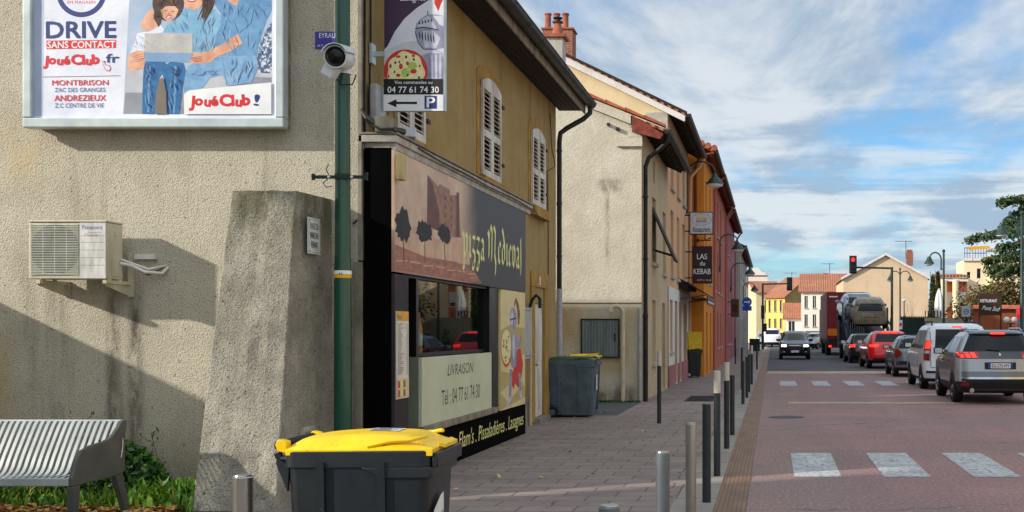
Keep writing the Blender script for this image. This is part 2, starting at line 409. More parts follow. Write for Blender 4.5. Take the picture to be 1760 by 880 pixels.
M('hair_print', S(84, 58, 50), S(44, 32, 30), 16, .5)
M('lip_print', S(190, 80, 80), S(160, 60, 60), 8, .5)
M('laptop_print', S(192, 188, 180), S(160, 162, 164), 5, .5)
M('laptop_blue', S(128, 164, 198), S(108, 146, 186), 5, .5)
M('pillow_print', S(206, 214, 224), S(64, 84, 120), 30, .5, contrast=(.42, .52))
M('navy_print', S(24, 52, 122), S(18, 42, 104), 4, .5)
M('red_print', S(216, 30, 46), S(198, 24, 40), 4, .5)
M('alu_frame', S(196, 208, 208), S(170, 182, 184), 3, .4, metal=.25)
M('green_pole', S(15, 76, 56), S(10, 58, 42), 2, .3, coat=.4, vs=.2)
M('dark_green', S(24, 52, 44), S(16, 38, 32), 4, .35)
M('lamp_green', S(42, 66, 58), S(28, 48, 42), 4, .4)
M('cam_white', S(226, 230, 232), S(200, 206, 208), 4, .35)
M('lens_black', S(10, 10, 12), None, 4, .25)
M('violet_sign', S(62, 56, 150), S(54, 48, 132), 4, .45)
M('enamel', S(226, 230, 226), S(200, 204, 198), 5, .35)
M('yellow_tape', S(240, 186, 20), S(226, 170, 16), 4, .5)
M('ac_cream', S(206, 200, 176), S(176, 168, 140), 4, .5, vs=.4)
M('ac_white', S(214, 212, 206), S(168, 166, 162), 14, .5, vs=.25)
M('ac_grille', S(196, 198, 184), S(168, 170, 154), 5, .5)
M('ac_dark', S(58, 66, 58), S(40, 46, 42), 5, .7)
M('blue_print', S(60, 96, 150), None, 4, .5)
M('bench_metal', S(186, 190, 190), S(160, 166, 167), 3, .42, metal=.35)
M('bench_dark', S(92, 93, 88), S(70, 71, 68), 3, .5, metal=.2)
M('steel', S(178, 176, 168), S(150, 148, 142), 2, .28, metal=.9, vs=.1)
M('galv', S(116, 122, 126), S(88, 94, 98), 5, .42, metal=.55, vs=.3)
M('post_dark', S(44, 52, 56), S(34, 40, 44), 5, .4, metal=.1)
M('post_cap', S(206, 200, 184), S(180, 172, 154), 5, .5)
M('bin_dark', S(22, 31, 36), S(15, 22, 26), 5, .42, .0006, 30, spec=.5, speck=(S(120, 128, 132), 60, .74))
M('bin_yellow', S(244, 204, 8), S(226, 182, 4), 5, .4, .0012, 9, spec=.45, speck=(S(150, 122, 40), 34, .66))
M('bin_grey', S(84, 100, 108), S(66, 80, 88), 4, .5, speck=(S(40, 48, 54), 12, .66))
M('bin_green', S(36, 74, 44), S(26, 58, 34), 4, .45)
M('rubber', S(20, 20, 21), None, 5, .8)
M('tile', S(186, 104, 72), S(138, 74, 54), 3, .85, .01, 12)
M('terracotta', S(168, 96, 68), S(130, 72, 52), 6, .85)
M('iron', S(36, 34, 34), S(22, 21, 21), 6, .55)
M('cable', S(24, 23, 24), None, 5, .6)
M('grey_door', S(120, 130, 122), S(92, 102, 98), 4, .6, vs=.15)
M('pvc_beige', S(206, 190, 158), S(180, 164, 134), 5, .5)
M('pvc_grey', S(176, 178, 178), S(146, 148, 150), 5, .5)
M('box_beige', S(196, 176, 118), S(170, 150, 100), 5, .55)
M('maroon_sign', S(58, 20, 26), S(48, 16, 22), 4, .45)
M('lightbox', S(206, 206, 208), S(184, 186, 190), 5, .4)
M('gold', S(226, 170, 50), S(206, 146, 36), 5, .5)
M('rust_steel', S(68, 40, 30), S(48, 28, 22), 6, .8)
M('awning_black', S(26, 24, 26), None, 5, .8)
M('awning_red', S(196, 34, 44), S(176, 28, 38), 4, .75)
M('teal_shutter', S(150, 168, 166), None, 4, .6)
M('brown_shutter', S(92, 58, 42), S(72, 44, 32), 5, .7, vs=.2)
M('green_shop', S(52, 92, 58), S(40, 74, 46), 5, .6)
M('blue_sign', S(24, 84, 178), S(18, 70, 158), 5, .45)
M('parasol_cloth', S(236, 234, 230), S(214, 212, 206), 5, .85, .01, 14)
M('leaf_green', S(92, 136, 40), S(58, 100, 28), 2.5, .55, spec=.3)
M('leaf_bright', S(140, 182, 54), S(94, 140, 38), 2.5, .5, spec=.3)
M('leaf_shrub', S(64, 98, 46), S(40, 70, 32), 3, .45, spec=.4)
M('leaf_cedar', S(92, 116, 74), S(56, 80, 50), 1.2, .7, spec=.2)
M('leaf_autumn', S(132, 104, 70), S(88, 72, 52), 1.0, .8, spec=.2)
M('leaf_olive', S(112, 112, 54), S(78, 84, 42), 1.0, .8, spec=.2)
M('leaf_poplar', S(74, 86, 54), S(52, 62, 42), 1.0, .8, spec=.2)
M('leaf_dry', S(226, 178, 108), S(170, 118, 66), 6, .8, spec=.2)
M('bark', S(92, 78, 66), S(58, 50, 44), 8, .9, .01, 30)
M('bark_pale', S(150, 132, 112), S(110, 96, 82), 8, .9, .01, 30)
M('seed_white', S(230, 230, 224), None, 5, .9)
M('soil', S(92, 80, 62), S(64, 54, 42), 3, .95, .02, 20)
M('far_ground', S(112, 106, 98), S(90, 86, 80), .3, .95)
M('car_red', S(236, 20, 26), S(222, 16, 22), 1, .3, coat=.8)
M('car_silver', S(172, 176, 180), S(160, 164, 168), 1, .3, metal=.35, coat=.8)
M('car_grey', S(112, 120, 126), S(100, 108, 114), 1, .3, metal=.35, coat=.8)
M('car_white', S(226, 228, 232), S(214, 216, 220), 1, .3, coat=.8)
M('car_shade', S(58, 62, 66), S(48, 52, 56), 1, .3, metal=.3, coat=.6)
M('car_black', S(22, 23, 26), S(17, 18, 20), 1, .25, coat=.9)
M('car_pale', S(190, 202, 214), S(176, 188, 202), 1, .3, coat=.8)
M('car_tan', S(146, 132, 106), S(104, 92, 72), 3, .45, coat=.2)
M('car_blue', S(40, 52, 70), S(32, 42, 58), 1, .25, coat=.9)
M('car_glass', S(12, 15, 17), S(9, 11, 13), 1, .12, spec=.32)
M('trim_black', S(30, 31, 33), S(22, 23, 25), 4, .6)
M('chrome', S(206, 206, 206), None, 2, .15, metal=1)
M('rim', S(150, 152, 154), S(120, 122, 124), 3, .35, metal=.7)
M('lens_red', S(150, 12, 16), S(120, 8, 12), 2, .2, coat=.8)
M('lit_red', S(255, 40, 30), S(255, 70, 50), 2, .3, emit=2.2)
M('lit_white', S(255, 250, 235), None, 2, .3, emit=6)
M('lens_orange', S(226, 120, 30), None, 2, .3)
M('lens_clear', S(200, 205, 210), None, 2, .15, coat=.8)
M('truck_red', S(128, 24, 34), S(108, 20, 30), 1.2, .5)
M('truck_dark', S(26, 28, 32), S(18, 20, 24), 2, .6)
M('truck_blue', S(44, 56, 74), S(30, 40, 54), 3, .5)
M('globe', S(240, 238, 232), None, 3, .3)
M('pizza_cream', S(236, 226, 170), S(220, 206, 140), 12, .5)
M('pizza_red', S(206, 52, 40), S(186, 40, 32), 10, .5)
M('pizza_green', S(176, 200, 90), None, 10, .5)
M('aubergine', S(66, 42, 66), S(56, 36, 58), 3, .5)
M('steel_print', S(164, 166, 184), S(112, 114, 136), 7, .5, contrast=(.3, .7))
M('steel_light', S(204, 206, 220), S(170, 172, 190), 7, .5)
M('grey_print', S(222, 222, 228), S(206, 206, 216), 3, .5)
M('lime_letters', S(236, 232, 150), S(222, 216, 130), 5, .5)
M('tree_print', S(44, 34, 36), S(34, 26, 28), 4, .6)
M('tower_print', S(168, 126, 104), S(134, 96, 80), 8, .6)
M('tower_shade', S(112, 76, 66), S(96, 64, 56), 8, .6)
M('ground_print', S(178, 120, 98), S(140, 92, 76), 6, .6, vs=3)
M('castle_print', S(216, 182, 152), S(190, 150, 124), 4, .6)
M('parchment', S(222, 206, 150), S(206, 188, 130), 2.5, .5)
M('parchment_deep', S(190, 170, 108), S(176, 154, 94), 3, .5)
M('plume_print', S(150, 84, 44), S(120, 64, 34), 8, .5)
M('menu_paper', S(226, 220, 206), S(210, 202, 184), 8, .5)
M('menu_ink', S(120, 110, 100), None, 6, .6)
M('bottle_dark', S(30, 34, 30), None, 6, .2)
M('bottle_blue', S(30, 70, 150), None, 6, .3)
M('bottle_orange', S(232, 150, 30), None, 6, .3)
glass_mat('shop_glass', (.72, .76, .74, 1), .95)
M('window_glass', S(34, 40, 44), S(24, 28, 32), 2, .08, spec=.6)

def road_mat():
    m, t, b = base_mat('road_red')
    o = t.n.new('ShaderNodeTexCoord').outputs['Object']; X, Y, Z = t.sep(o)
    base = t.ramp(t.noise(o, .55, 7, .62, .4), [(.34, S(152, 116, 112)), (.5, S(140, 108, 106)), (.68, S(126, 104, 103))])
    wheel = t.step(t.noise(t.mapping(o, (1.0, .05, 1)), 1.1, 4, .6), .46, .64)
    base = t.mix(t.math('MULTIPLY', wheel, .5), base, S(122, 100, 98))
    edge = t.math('MULTIPLY', t.step(X, .9, .0), t.step(t.noise(o, 1.3, 5, .6), .3, .6))
    base = t.mix(t.math('MULTIPLY', edge, .6), base, S(138, 120, 108))
    pat = t.math('MULTIPLY', t.step(t.noise(t.mapping(o, (1, .45, 1), (4, 2, 0)), .42, 4, .6, .8), .53, .62), .5)
    base = t.mix(pat, base, S(126, 110, 108))
    vo = t.n.new('ShaderNodeTexVoronoi'); vo.feature = 'DISTANCE_TO_EDGE'; vo.inputs['Scale'].default_value = .16; wv = t.n.new('ShaderNodeVectorMath'); wv.operation = 'ADD'
    nz = t.n.new('ShaderNodeTexNoise'); nz.inputs['Scale'].default_value = 1.1; nz.inputs['Detail'].default_value = 6; t.set(nz.inputs['Vector'], o); t.set(wv.inputs[0], o); t.l.new(nz.outputs['Color'], wv.inputs[1]); t.l.new(wv.outputs[0], vo.inputs['Vector'])
    base = t.mix(t.math('MULTIPLY', t.step(vo.outputs['Distance'], .0035, .001), .55), base, S(60, 48, 46))
    oil = t.math('MULTIPLY', t.step(t.noise(t.mapping(o, (1, .35, 1), (1, 9, 0)), .9, 5, .7), .62, .72), .5); base = t.mix(oil, base, S(74, 62, 62))
    sp = t.noise(o, 24, 4, .8); base = t.mix(t.math('MULTIPLY', t.step(sp, .52, .66), .75), base, S(200, 172, 158))
    sp2 = t.noise(t.mapping(o, (1, 1, 1), (7, 3, 0)), 22, 4, .8); base = t.mix(t.math('MULTIPLY', t.step(sp2, .53, .68), .75), base, S(70, 50, 52))
    t.set(b.inputs['Base Color'], base); b.inputs['Roughness'].default_value = .82; b.inputs['Specular IOR Level'].default_value = .35
    bn = t.n.new('ShaderNodeBump'); bn.inputs['Distance'].default_value = .004; t.set(bn.inputs['Height'], t.noise(o, 90, 3, .7)); t.l.new(bn.outputs[0], b.inputs['Normal'])
road_mat()
def paving(name, w, h, c1, c2, mortar, sc=1, ms=.012, vert=False):
    m, t, b = base_mat(name)
    o = t.n.new('ShaderNodeTexCoord').outputs['Object']
    if vert:
        X, Y, Z = t.sep(o); o = t.comb(t.math('ADD', X, Y), Z, 0)
    br = t.n.new('ShaderNodeTexBrick'); wob = t.n.new('ShaderNodeVectorMath'); wob.operation = 'ADD'
    nn = t.n.new('ShaderNodeTexNoise'); nn.inputs['Scale'].default_value = 1.3; t.set(nn.inputs['Vector'], o)
    sc_ = t.n.new('ShaderNodeVectorMath'); sc_.operation = 'SCALE'; t.l.new(nn.outputs['Color'], sc_.inputs[0]); sc_.inputs['Scale'].default_value = .03
    t.set(wob.inputs[0], o); t.l.new(sc_.outputs[0], wob.inputs[1]); t.l.new(wob.outputs[0], br.inputs['Vector'])
    br.inputs['Color1'].default_value = c1; br.inputs['Color2'].default_value = c2; br.inputs['Mortar'].default_value = mortar
    br.inputs['Scale'].default_value = 1; br.inputs['Brick Width'].default_value = w; br.inputs['Row Height'].default_value = h
    br.inputs['Mortar Size'].default_value = ms; br.inputs['Mortar Smooth'].default_value = .2; br.inputs['Bias'].default_value = -.1
    br.offset = .5
    dirt = t.step(t.noise(o, .9, 7, .65), .4, .72)
    col = t.mix(t.math('MULTIPLY', dirt, .4), br.outputs['Color'], S(100, 87, 82))
    sp_ = t.noise(o, 26, 3, .75); col = t.mix(t.math('MULTIPLY', t.step(sp_, .55, .68), .4), col, S(76, 66, 62))
    col = t.mix(t.math('MULTIPLY', t.step(t.noise(o, 40, 3, .7), .5, .7), .35), col, S(150, 132, 122))
    t.set(b.inputs['Base Color'], col); b.inputs['Roughness'].default_value = .85; b.inputs['Specular IOR Level'].default_value = .3
    bn = t.n.new('ShaderNodeBump'); bn.inputs['Distance'].default_value = .006
    t.set(bn.inputs['Height'], t.math('SUBTRACT', t.math('MULTIPLY', t.noise(o, 50, 3, .6), .3), br.outputs['Fac'])); t.l.new(bn.outputs[0], b.inputs['Normal'])
    return m
paving('pavers', .50, .32, S(146, 131, 124), S(129, 116, 110), S(92, 80, 74), ms=.008)
paving('kerb_stone', .9, 1.0, S(150, 143, 134), S(138, 132, 124), S(90, 84, 78))
paving('brick', .22, .075, S(158, 84, 58), S(136, 66, 46), S(150, 130, 112), ms=.01, vert=True)
def grate_mat():
    m, t, b = base_mat('grate')
    o = t.n.new('ShaderNodeTexCoord').outputs['Object']; X, Y, Z = t.sep(o)
    sl_ = t.math('SINE', t.math('MULTIPLY', X, 2*math.pi/.042)); seam = t.math('FRACT', t.math('MULTIPLY', Y, 1/.5))
    col = t.ramp(t.noise(t.mapping(o, (1, .3, 1)), 4, 6, .6), [(.35, S(142, 104, 72)), (.65, S(112, 84, 60))])
    col = t.mix(t.math('MULTIPLY', t.step(sl_, .3, .8), .55), col, S(60, 42, 30))
    col = t.mix(t.step(seam, .02, .0), col, S(50, 38, 30))
    t.set(b.inputs['Base Color'], col); b.inputs['Roughness'].default_value = .6; b.inputs['Metallic'].default_value = .2
grate_mat()
def asphalt():
    m, t, b = base_mat('asphalt')
    o = t.n.new('ShaderNodeTexCoord').outputs['Object']
    col = t.ramp(t.noise(o, .5, 7, .65), [(.35, S(78, 78, 80)), (.65, S(62, 62, 65))])
    col = t.mix(t.math('MULTIPLY', t.step(t.noise(o, 80, 2, .7), .55, .7), .4), col, S(120, 118, 116))
    t.set(b.inputs['Base Color'], col); b.inputs['Roughness'].default_value = .85
asphalt()
M('road_paint', S(196, 200, 200), S(160, 164, 164), 3, .75, speck=(S(132, 118, 116), 16, .54), contrast=(.3, .6))
M('sunlit_tan', S(196, 170, 144), S(164, 140, 118), 2, .85, speck=(S(110, 92, 82), 30, .58))  # tan colour of sunlit road surface
def tile_roof(name, c1, c2):
    m, t, b = base_mat(name)
    o = t.n.new('ShaderNodeTexCoord').outputs['Object']
    col = t.ramp(t.noise(o, 1.1, 8, .7), [(.3, c1), (.7, c2)])
    wv = t.n.new('ShaderNodeTexWave'); t.set(wv.inputs['Vector'], o); wv.inputs['Scale'].default_value = 1.6; wv.inputs['Distortion'].default_value = .6; wv.bands_direction = 'X'
    col = t.mix(t.math('MULTIPLY', t.step(wv.outputs[1], .45, .1), .5), col, tuple(k*.45 for k in c2[:3])+(1,))
    t.set(b.inputs['Base Color'], col); b.inputs['Roughness'].default_value = .9
    bn = t.n.new('ShaderNodeBump'); bn.inputs['Distance'].default_value = .04; t.set(bn.inputs['Height'], wv.outputs[1]); t.l.new(bn.outputs[0], b.inputs['Normal'])
tile_roof('roof_tiles', S(190, 126, 94), S(150, 96, 72))
def fascia_print():
    """printed banner: sepia landscape fading to dark along its length"""
    m, t, b = base_mat('fascia_print')
    g = t.n.new('ShaderNodeNewGeometry').outputs['Position']; X, Y, Z = t.sep(g)
    sep = t.ramp(t.noise(t.mapping(g, (1, 1, 1.4)), 2.2, 8, .62), [(.3, S(218, 188, 158)), (.7, S(180, 146, 120))])
    low = t.step(Z, 2.75, 2.35); sep = t.mix(t.math('MULTIPLY', low, .75), sep, S(150, 100, 84))
    dk = t.mix(t.noise(g, 2, 4, .5), S(60, 50, 48), S(50, 42, 40))
    f = t.step(t.math('ADD', Y, t.math('MULTIPLY', t.noise(g, 2.5, 4, .6), .35)), 14.1, 15.0)
    t.set(b.inputs['Base Color'], t.mix(f, sep, dk)); b.inputs['Roughness'].default_value = .5
fascia_print()
# ------------------------------------------------------------------ ground, road, pavement
def sheet(name, x0, x1, y0, y1, z, mat, nx=1, ny=1):
    mb = MB(mat)
    rows = [[(x0+(x1-x0)*i/nx, y0+(y1-y0)*j/ny, z) for i in range(nx+1)] for j in range(ny+1)]
    mb.grid(rows); return struct(mb.build(name))
sheet('ground', -900, 900, -300, 1500, -.06, 'far_ground')
sheet('road', -.24, 7.2, -6, 46.4, 0, 'road_red')
sheet('road', -.24, 7.2, 46.4, 125, -.004, 'asphalt')
sheet('road', -60, 60, 125, 150, -.004, 'asphalt')
mb = MB('pavers'); mb.box(-4.6, -.92, 9.2, 140, -.05, .014); struct(mb.build('pavement'))
mb = MB('pavers'); mb.box(-4.15, -.92, -6, 9.2, -.05, .013); struct(mb.build('pavement'))
mb = MB('kerb_stone'); mb.box(-.92, -.53, -6, 125, -.05, .02); struct(mb.build('kerb'))
mb = MB('grate'); mb.box(-.53, -.24, -6, 125, -.05, .008); struct(mb.build('drain_channel'))
mb = MB('soil'); mb.box(-40, -4.15, -20, 11.6, -.05, .006); struct(mb.build('square_ground'))
mb = MB('asphalt'); mb.box(-9, -2.93, 21.9, 26.1, -.05, .018); struct(mb.build('yard_ground'))
mb = MB('kerb_stone'); mb.box(7.2, 7.5, -6, 125, -.05, .12); struct(mb.build('kerb'))
mb = MB('pavers'); mb.box(7.5, 9.6, -6, 125, -.05, .11); struct(mb.build('pavement'))
# zebra bars
def zebra(Y0, Y1, x0, n, w_=.50, per=.98):
    for i in range(n):
        mb = MB('road_paint'); a = x0+i*per
        mb.grid([[(a+w_*k/2, Y0+(Y1-Y0)*j/4, .004) for k in range(3)] for j in range(5)]); struct(mb.build('crossing_stripe'))
zebra(12.75, 15.25, .235, 7, .52, .985)
zebra(34.0, 37.1, .22, 6, .50, 1.0)
for (y0, y1) in ((25.6, 26.15), (43.6, 46.2)):  # strips of sunlight across the road, painted as flat tan bands
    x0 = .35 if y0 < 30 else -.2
    mb = MB('sunlit_tan'); mb.grid([[(x0+(7.1-x0)*k/8, y0+(y1-y0)*j/2 + (.02*math.sin(k*1.7) if j == 0 else 0), .005) for k in range(9)] for j in range(3)]); struct(mb.build('sunlit_road_band'))
mb = MB('iron'); mb.lathe([(0, .006), (.30, .006), (.31, .005), (.33, .005), (.33, .0)], (.25, 21.6, 0), 24)
single(mb, 'manhole_cover', 'round iron manhole cover in the red road near the drain channel', 'manhole cover', (.25, 21.6, 0))
# manhole in the pavement and drain marks
mb = MB('iron'); mb.box(-2.0, -1.35, 26.2, 28.4, .016, .022)
for i in range(9): mb.box(-1.97, -1.38, 26.3+i*.24, 26.36+i*.24, .022, .028)
single(mb, 'utility_cover', 'dark rectangular iron cover set in the pavement beyond the tall kerb posts', 'manhole cover', (-1.68, 27, .014))

# ------------------------------------------------------------------ corner house with the pizza shop
FX = -4.1
house = B('corner_house', 'ochre two storey house on the corner with white shutters and pizza shop front', 'house', (-4.15, 11.5, 0))
gp = [(FX, -.05), (FX, 5.88), (-6.8, 7.2), (-9.5, 5.88), (-9.5, -.05)]
mb = MB('gable_render')
mb.prism([(x, 11.5, z) for x, z in gp], (0, .02, 0)); house.part(mb, 'gable_wall')
mb = MB('garden_wall'); mb.poly([(x, 22.0, z) for x, z in gp]); mb.poly([(-9.5, 11.5, -.05), (-9.5, 22, -.05), (-9.5, 22, 5.88), (-9.5, 11.5, 5.88)])
mb.box(-14, -9.5, 15, 22, -.05, 5.9); house.part(mb, 'rear_wall')
# facade with real openings (u = along Y from 11.52, v = height)
Y0 = 11.52
wins = [(12.57, 13.6, 3.78, 5.05), (16.27, 17.4, 3.80, 5.12), (19.66, 20.77, 3.76, 5.0)]
holes = [(a-Y0, b-Y0, c, d) for a, b, c, d in wins]
door = (19.95, 20.8, .1, 2.08)
holes += [(door[0]-Y0, door[1]-Y0, door[2], door[3])]
holes += [(11.98-Y0, 16.03-Y0, .02, 2.30)]
mb = MB('ochre_render'); holed(mb, (FX, Y0, 0), (0, 1, 0), (0, 0, 1), (1, 0, 0), 22-Y0, 5.9, holes, .22)
house.part(mb, 'facade_wall')
mb = MB('concrete'); mb.box(FX, FX+.035, 11.5, 11.62, 2.3, 5.86); mb.box(FX-.02, FX+.05, 11.46, 11.499, 0, 2.28); house.part(mb, 'corner_strip')
for (a, c) in ((21.15, 22.0), (17.7, 19.62)): mb = MB('concrete'); mb.box(FX-.01, FX+.012, a, c, 0, .5); house.part(mb, 'plinth')
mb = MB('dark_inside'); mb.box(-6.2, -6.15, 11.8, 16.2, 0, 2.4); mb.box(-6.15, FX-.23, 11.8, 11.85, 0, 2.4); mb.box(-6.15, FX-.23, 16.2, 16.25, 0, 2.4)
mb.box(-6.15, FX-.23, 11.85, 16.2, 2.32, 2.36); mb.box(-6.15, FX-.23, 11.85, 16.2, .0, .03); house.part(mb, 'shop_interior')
def arch(a, b, c, d, rise, n=10):
    """outline (y,z) of a segmental-arched opening"""
    pts = [(a, c), (b, c)]
    for i in range(n+1):
        t = i/n; pts.append((b-(b-a)*t, d+rise*(1-(2*t-1)**2)))
    return pts
for i, (a, b, c, d) in enumerate(wins):
    rise = .10
    # flat painted surround
    mb = MB('ochre_trim'); wdt = .17
    out = [(a-wdt, c-.02), (a-wdt, d+.12)] + [(a-wdt+(b-a+2*wdt)*k/10, d+.12+.16*(1-(2*k/10-1)**2)) for k in range(11)] + [(b+wdt, c-.02)]
    x = FX+.012
    n = 10
    inn = [(a, c-.02), (a, d)] + [(a+(b-a)*k/10, d+rise*(1-(2*k/10-1)**2)) for k in range(11)] + [(b, c-.02)]
    for (o0, o1, q0, q1) in zip(out, out[1:], inn, inn[1:]):
        mb.poly([(x, *o0), (x, *o1), (x, *q1), (x, *q0)])
        mb.poly([(x, *o0), (x-.012, *o0), (x-.012, *o1), (x, *o1)])
    wdw = house.part(mb, 'window', label=('arched ochre window surround above the middle of the shop sign', )[0] if i == 1 else None)
    mb = MB('ochre_trim'); mb.box(FX-.1, FX+.12, a-.12, b+.12, c-.2 if i == 2 else c-.12, c-.03); house.part(mb, 'sill', wdw, bevel=.01)
    mb = MB('dark_inside'); mb.box(FX-.2, FX-.16, a, b, c, d+.02); house.part(mb, 'pane', wdw)
    # two louvred leaves, closed, just proud of the wall
    mid = (a+b)/2
    for (l0, l1) in ((a+.005, mid-.004), (mid+.004, b-.005)):
        mb = MB('old_white'); x0, x1 = FX+.015, FX+.05
        top = lambda yy: d + rise*(1-(2*(yy-a)/(b-a)-1)**2)
        fr = .075
        mb.box(x0, x1, l0, l0+fr, c, d-.10); mb.box(x0, x1, l1-fr, l1, c, d-.10)
        mb.box(x0+.001, x1-.001, l0+fr, l1-fr, c, c+.09)
        mz = c + (d-c)*.42; mb.box(x0+.001, x1-.001, l0+fr, l1-fr, mz, mz+.10)
        tb = d-.10
        pts = [(x1, l0, tb)] + [(x1, l1, tb)] + [(x1, l1-(l1-l0)*k/6, top(l1-(l1-l0)*k/6)) for k in range(7)]
        mb.prism(pts, (-.03, 0, 0))
        for (z0, z1) in ((c+.09, mz), (mz+.10, tb)):
            nsl = max(2, int((z1-z0)/.062)); st = (z1-z0)/nsl
            for k in range(nsl):
                zc = z0+st*(k+.5)
                m = Matrix.Rotation(R(36), 3, 'Y')
                mb.obox(((x0+x1)/2, (l0+l1)/2, zc), (.040, l1-l0-2*fr, .010), m)
        house.part(mb, 'shutter', wdw)
    for zz_ in (c+.25, d-.2): mb = MB('iron'); mb.box(FX+.05, FX+.075, b+.0, b+.10, zz_, zz_+.05); house.part(mb, 'shutter_stop', wdw)
# eave: soffit, fascia, gutter, roof
mb = MB('dark_wood'); mb.box(FX+.002, -3.62, 11.3, 22.35, 5.83, 5.87)
for k in range(5): mb.box(FX+.03+k*.09, FX+.036+k*.09, 11.3, 22.3, 5.822, 5.829)
house.part(mb, 'soffit')
mb = MB('grey_wood'); mb.box(-3.62, -3.595, 11.3, 22.36, 5.77, 5.95); house.part(mb, 'fascia_board')
def gutter(x, y0, y1, z, r=.085, seams=8):
    mb = MB('dark_zinc'); n = 10; rows = []
    for yy in (y0, y1): rows.append([(x+r*math.cos(math.pi+math.pi*k/n), yy, z+r*math.sin(math.pi+math.pi*k/n)) for k in range(n+1)])
    mb.grid(rows)
    rows = [[(p[0]*1+(.006 if p[0] < x else -.006), p[1], p[2]+.004) for p in r_] for r_ in rows]; mb.grid(rows)
    for yy in (y0, y1): mb.poly([(x+r*math.cos(math.pi+math.pi*k/n), yy, z+r*math.sin(math.pi+math.pi*k/n)) for k in range(n+1)])
    mb.cyl((x+r, y0, z), (x+r, y1, z), .013, n=8)
    for k in range(seams):
        yy = y0+(y1-y0)*(k+.5)/seams
        mb.grid([[(x+(r+.006)*math.cos(math.pi+math.pi*q/n), yy+e, z+(r+.006)*math.sin(math.pi+math.pi*q/n)) for q in range(n+1)] for e in (0, .03)])
    return mb
g = house.part(gutter(-3.50, 11.25, 22.45, 5.98, .10, 12), 'gutter', smooth=True)
mb = MB('dark_zinc'); mb.tube([(-3.50, 22.3, 5.92), (-3.50, 22.3, 5.78), (-3.62, 22.27, 5.66), (-3.92, 22.15, 5.46), (-4.03, 22.1, 5.36), (-4.05, 22.09, 5.2), (-4.05, 22.09, 2.38)], .048, 12)
for zz_ in (5.0, 4.0, 3.0): mb.cyl((-4.05, 22.09, zz_), (-4.05, 22.09, zz_+.04), .055, n=12)
mb.use('pvc_grey'); mb.cyl((-4.05, 22.09, .03), (-4.05, 22.09, 2.4), .056, n=12); house.part(mb, 'downpipe', smooth=True)
mb = MB('roof_tiles')
for sgn in (1, -1):
    xe = -3.46 if sgn > 0 else -10.1
    ze = 5.97 if sgn > 0 else 5.6
    mb.prism([(xe, 11.2, ze), (-6.8, 11.2, 7.42), (-6.8, 11.2, 7.34), (xe, 11.2, ze-.08)], (0, 11.1, 0))
house.part(mb, 'roof')
# door
mb = MB('ochre_trim'); x0, x1 = FX+.002, FX+.03
mb.box(x0, x1, door[0]-.30, door[0], .04, 2.36); mb.box(x0, x1, door[1], door[1]+.32, .04, 2.36); mb.box(x0, x1, door[0]-.30, door[1]+.32, 2.365, 2.62); house.part(mb, 'door_surround')
mb = MB('old_white'); mb.box(FX-.05, FX-.02, door[0]+.01, door[1]-.01, door[2], door[3]-.01)
for (z0, z1) in ((.25, .95), (1.08, 1.9)):
    for (f0, f1) in ((.08, .40), (.46, .78)): mb.box(FX-.02, FX-.008, door[0]+f0, door[0]+f1, z0, z1)
dr = house.part(mb, 'door', bevel=.004)
mb = MB('steel'); mb.cyl((FX-.02, door[0]+.07, 1.02), (FX+.04, door[0]+.07, 1.02), .012); mb.box(FX+.03, FX+.045, door[0]+.06, door[0]+.17, 1.0, 1.03); house.part(mb, 'handle', dr)
mb = MB('concrete'); mb.box(FX-.18, FX+.12, door[0]-.05, door[1]+.05, .0, .1); house.part(mb, 'doorstep')
f = Flat(MB(), (FX+.032, door[0]+.42, 2.47), (0, 1, 0), (0, 0, 1), (1, 0, 0)); f.rect(-.05, -.06, .05, .08, 'enamel'); f.text('1', 0, -.04, .12, 'ink'); house.part(f.mb, 'number_plate')
# shop ledge (small zinc covered canopy over the sign) and shop front
mb = MB('pale_concrete'); mb.box(FX+.002, -3.72, 11.50, 18.05, 3.47, 3.54); mb.box(FX+.002, -3.74, 11.55, 18.0, 3.40, 3.468)
mb.use('concrete'); mb.box(FX+.01, -3.70, 11.49, 18.06, 3.545, 3.565); house.part(mb, 'ledge', bevel=.006)
SX = -3.75
mb = MB('black_panel'); mb.box(FX+.052, SX-.03, 11.54, 11.565, 0, 3.42); house.part(mb, 'side_panel')
mb = MB('brown_panel'); mb.box(SX-.03, SX, 11.54, 11.98, 0.0, 2.17); mb.box(FX+.003, SX-.032, 11.90, 11.978, 0, 2.17); house.part(mb, 'pilaster_panel')
mb = MB('black_frame')
mb.box(FX-.1, SX-.03, 15.53, 16.03, .5, 2.24); mb.box(FX-.21, SX-.06, 12.0, 16.03, 2.16, 2.29)
mb.box(FX-.21, FX-.16, 11.99, 12.44, .03, 2.16); mb.box(FX+.02, SX-.06, 12.44, 12.52, 1.33, 2.16)
mb.box(SX-.14, SX-.09, 12.52, 15.53, 1.325, 1.36); mb.box(SX-.14, SX-.09, 12.52, 12.58, 1.36, 2.16)
house.part(mb, 'shop_frame')
mb = MB('shop_glass'); mb.poly([(SX-.11, 12.58, 1.36), (SX-.11, 15.53, 1.36), (SX-.11, 15.53, 2.16), (SX-.11, 12.58, 2.16)]); house.part(mb, 'shop_window')
mb = MB('sage_panel'); mb.box(SX-.035, SX, 12.44, 15.52, .575, 1.315); mb.use('sage_dark'); mb.box(FX+.02, SX-.036, 12.44, 12.475, .575, 1.32)
fl = Flat(mb, (SX, 0, 0), (0, 1, 0), (0, 0, 1), (1, 0, 0), .00006)
fl.fit('LIVRAISON', 13.42, 14.58, 1.085, .125, 'ink', shear=.25); fl.fit('Tél : 04 77 61 74 30', 13.18, 14.90, .755, .17, 'ink')
house.part(mb, 'delivery_panel')
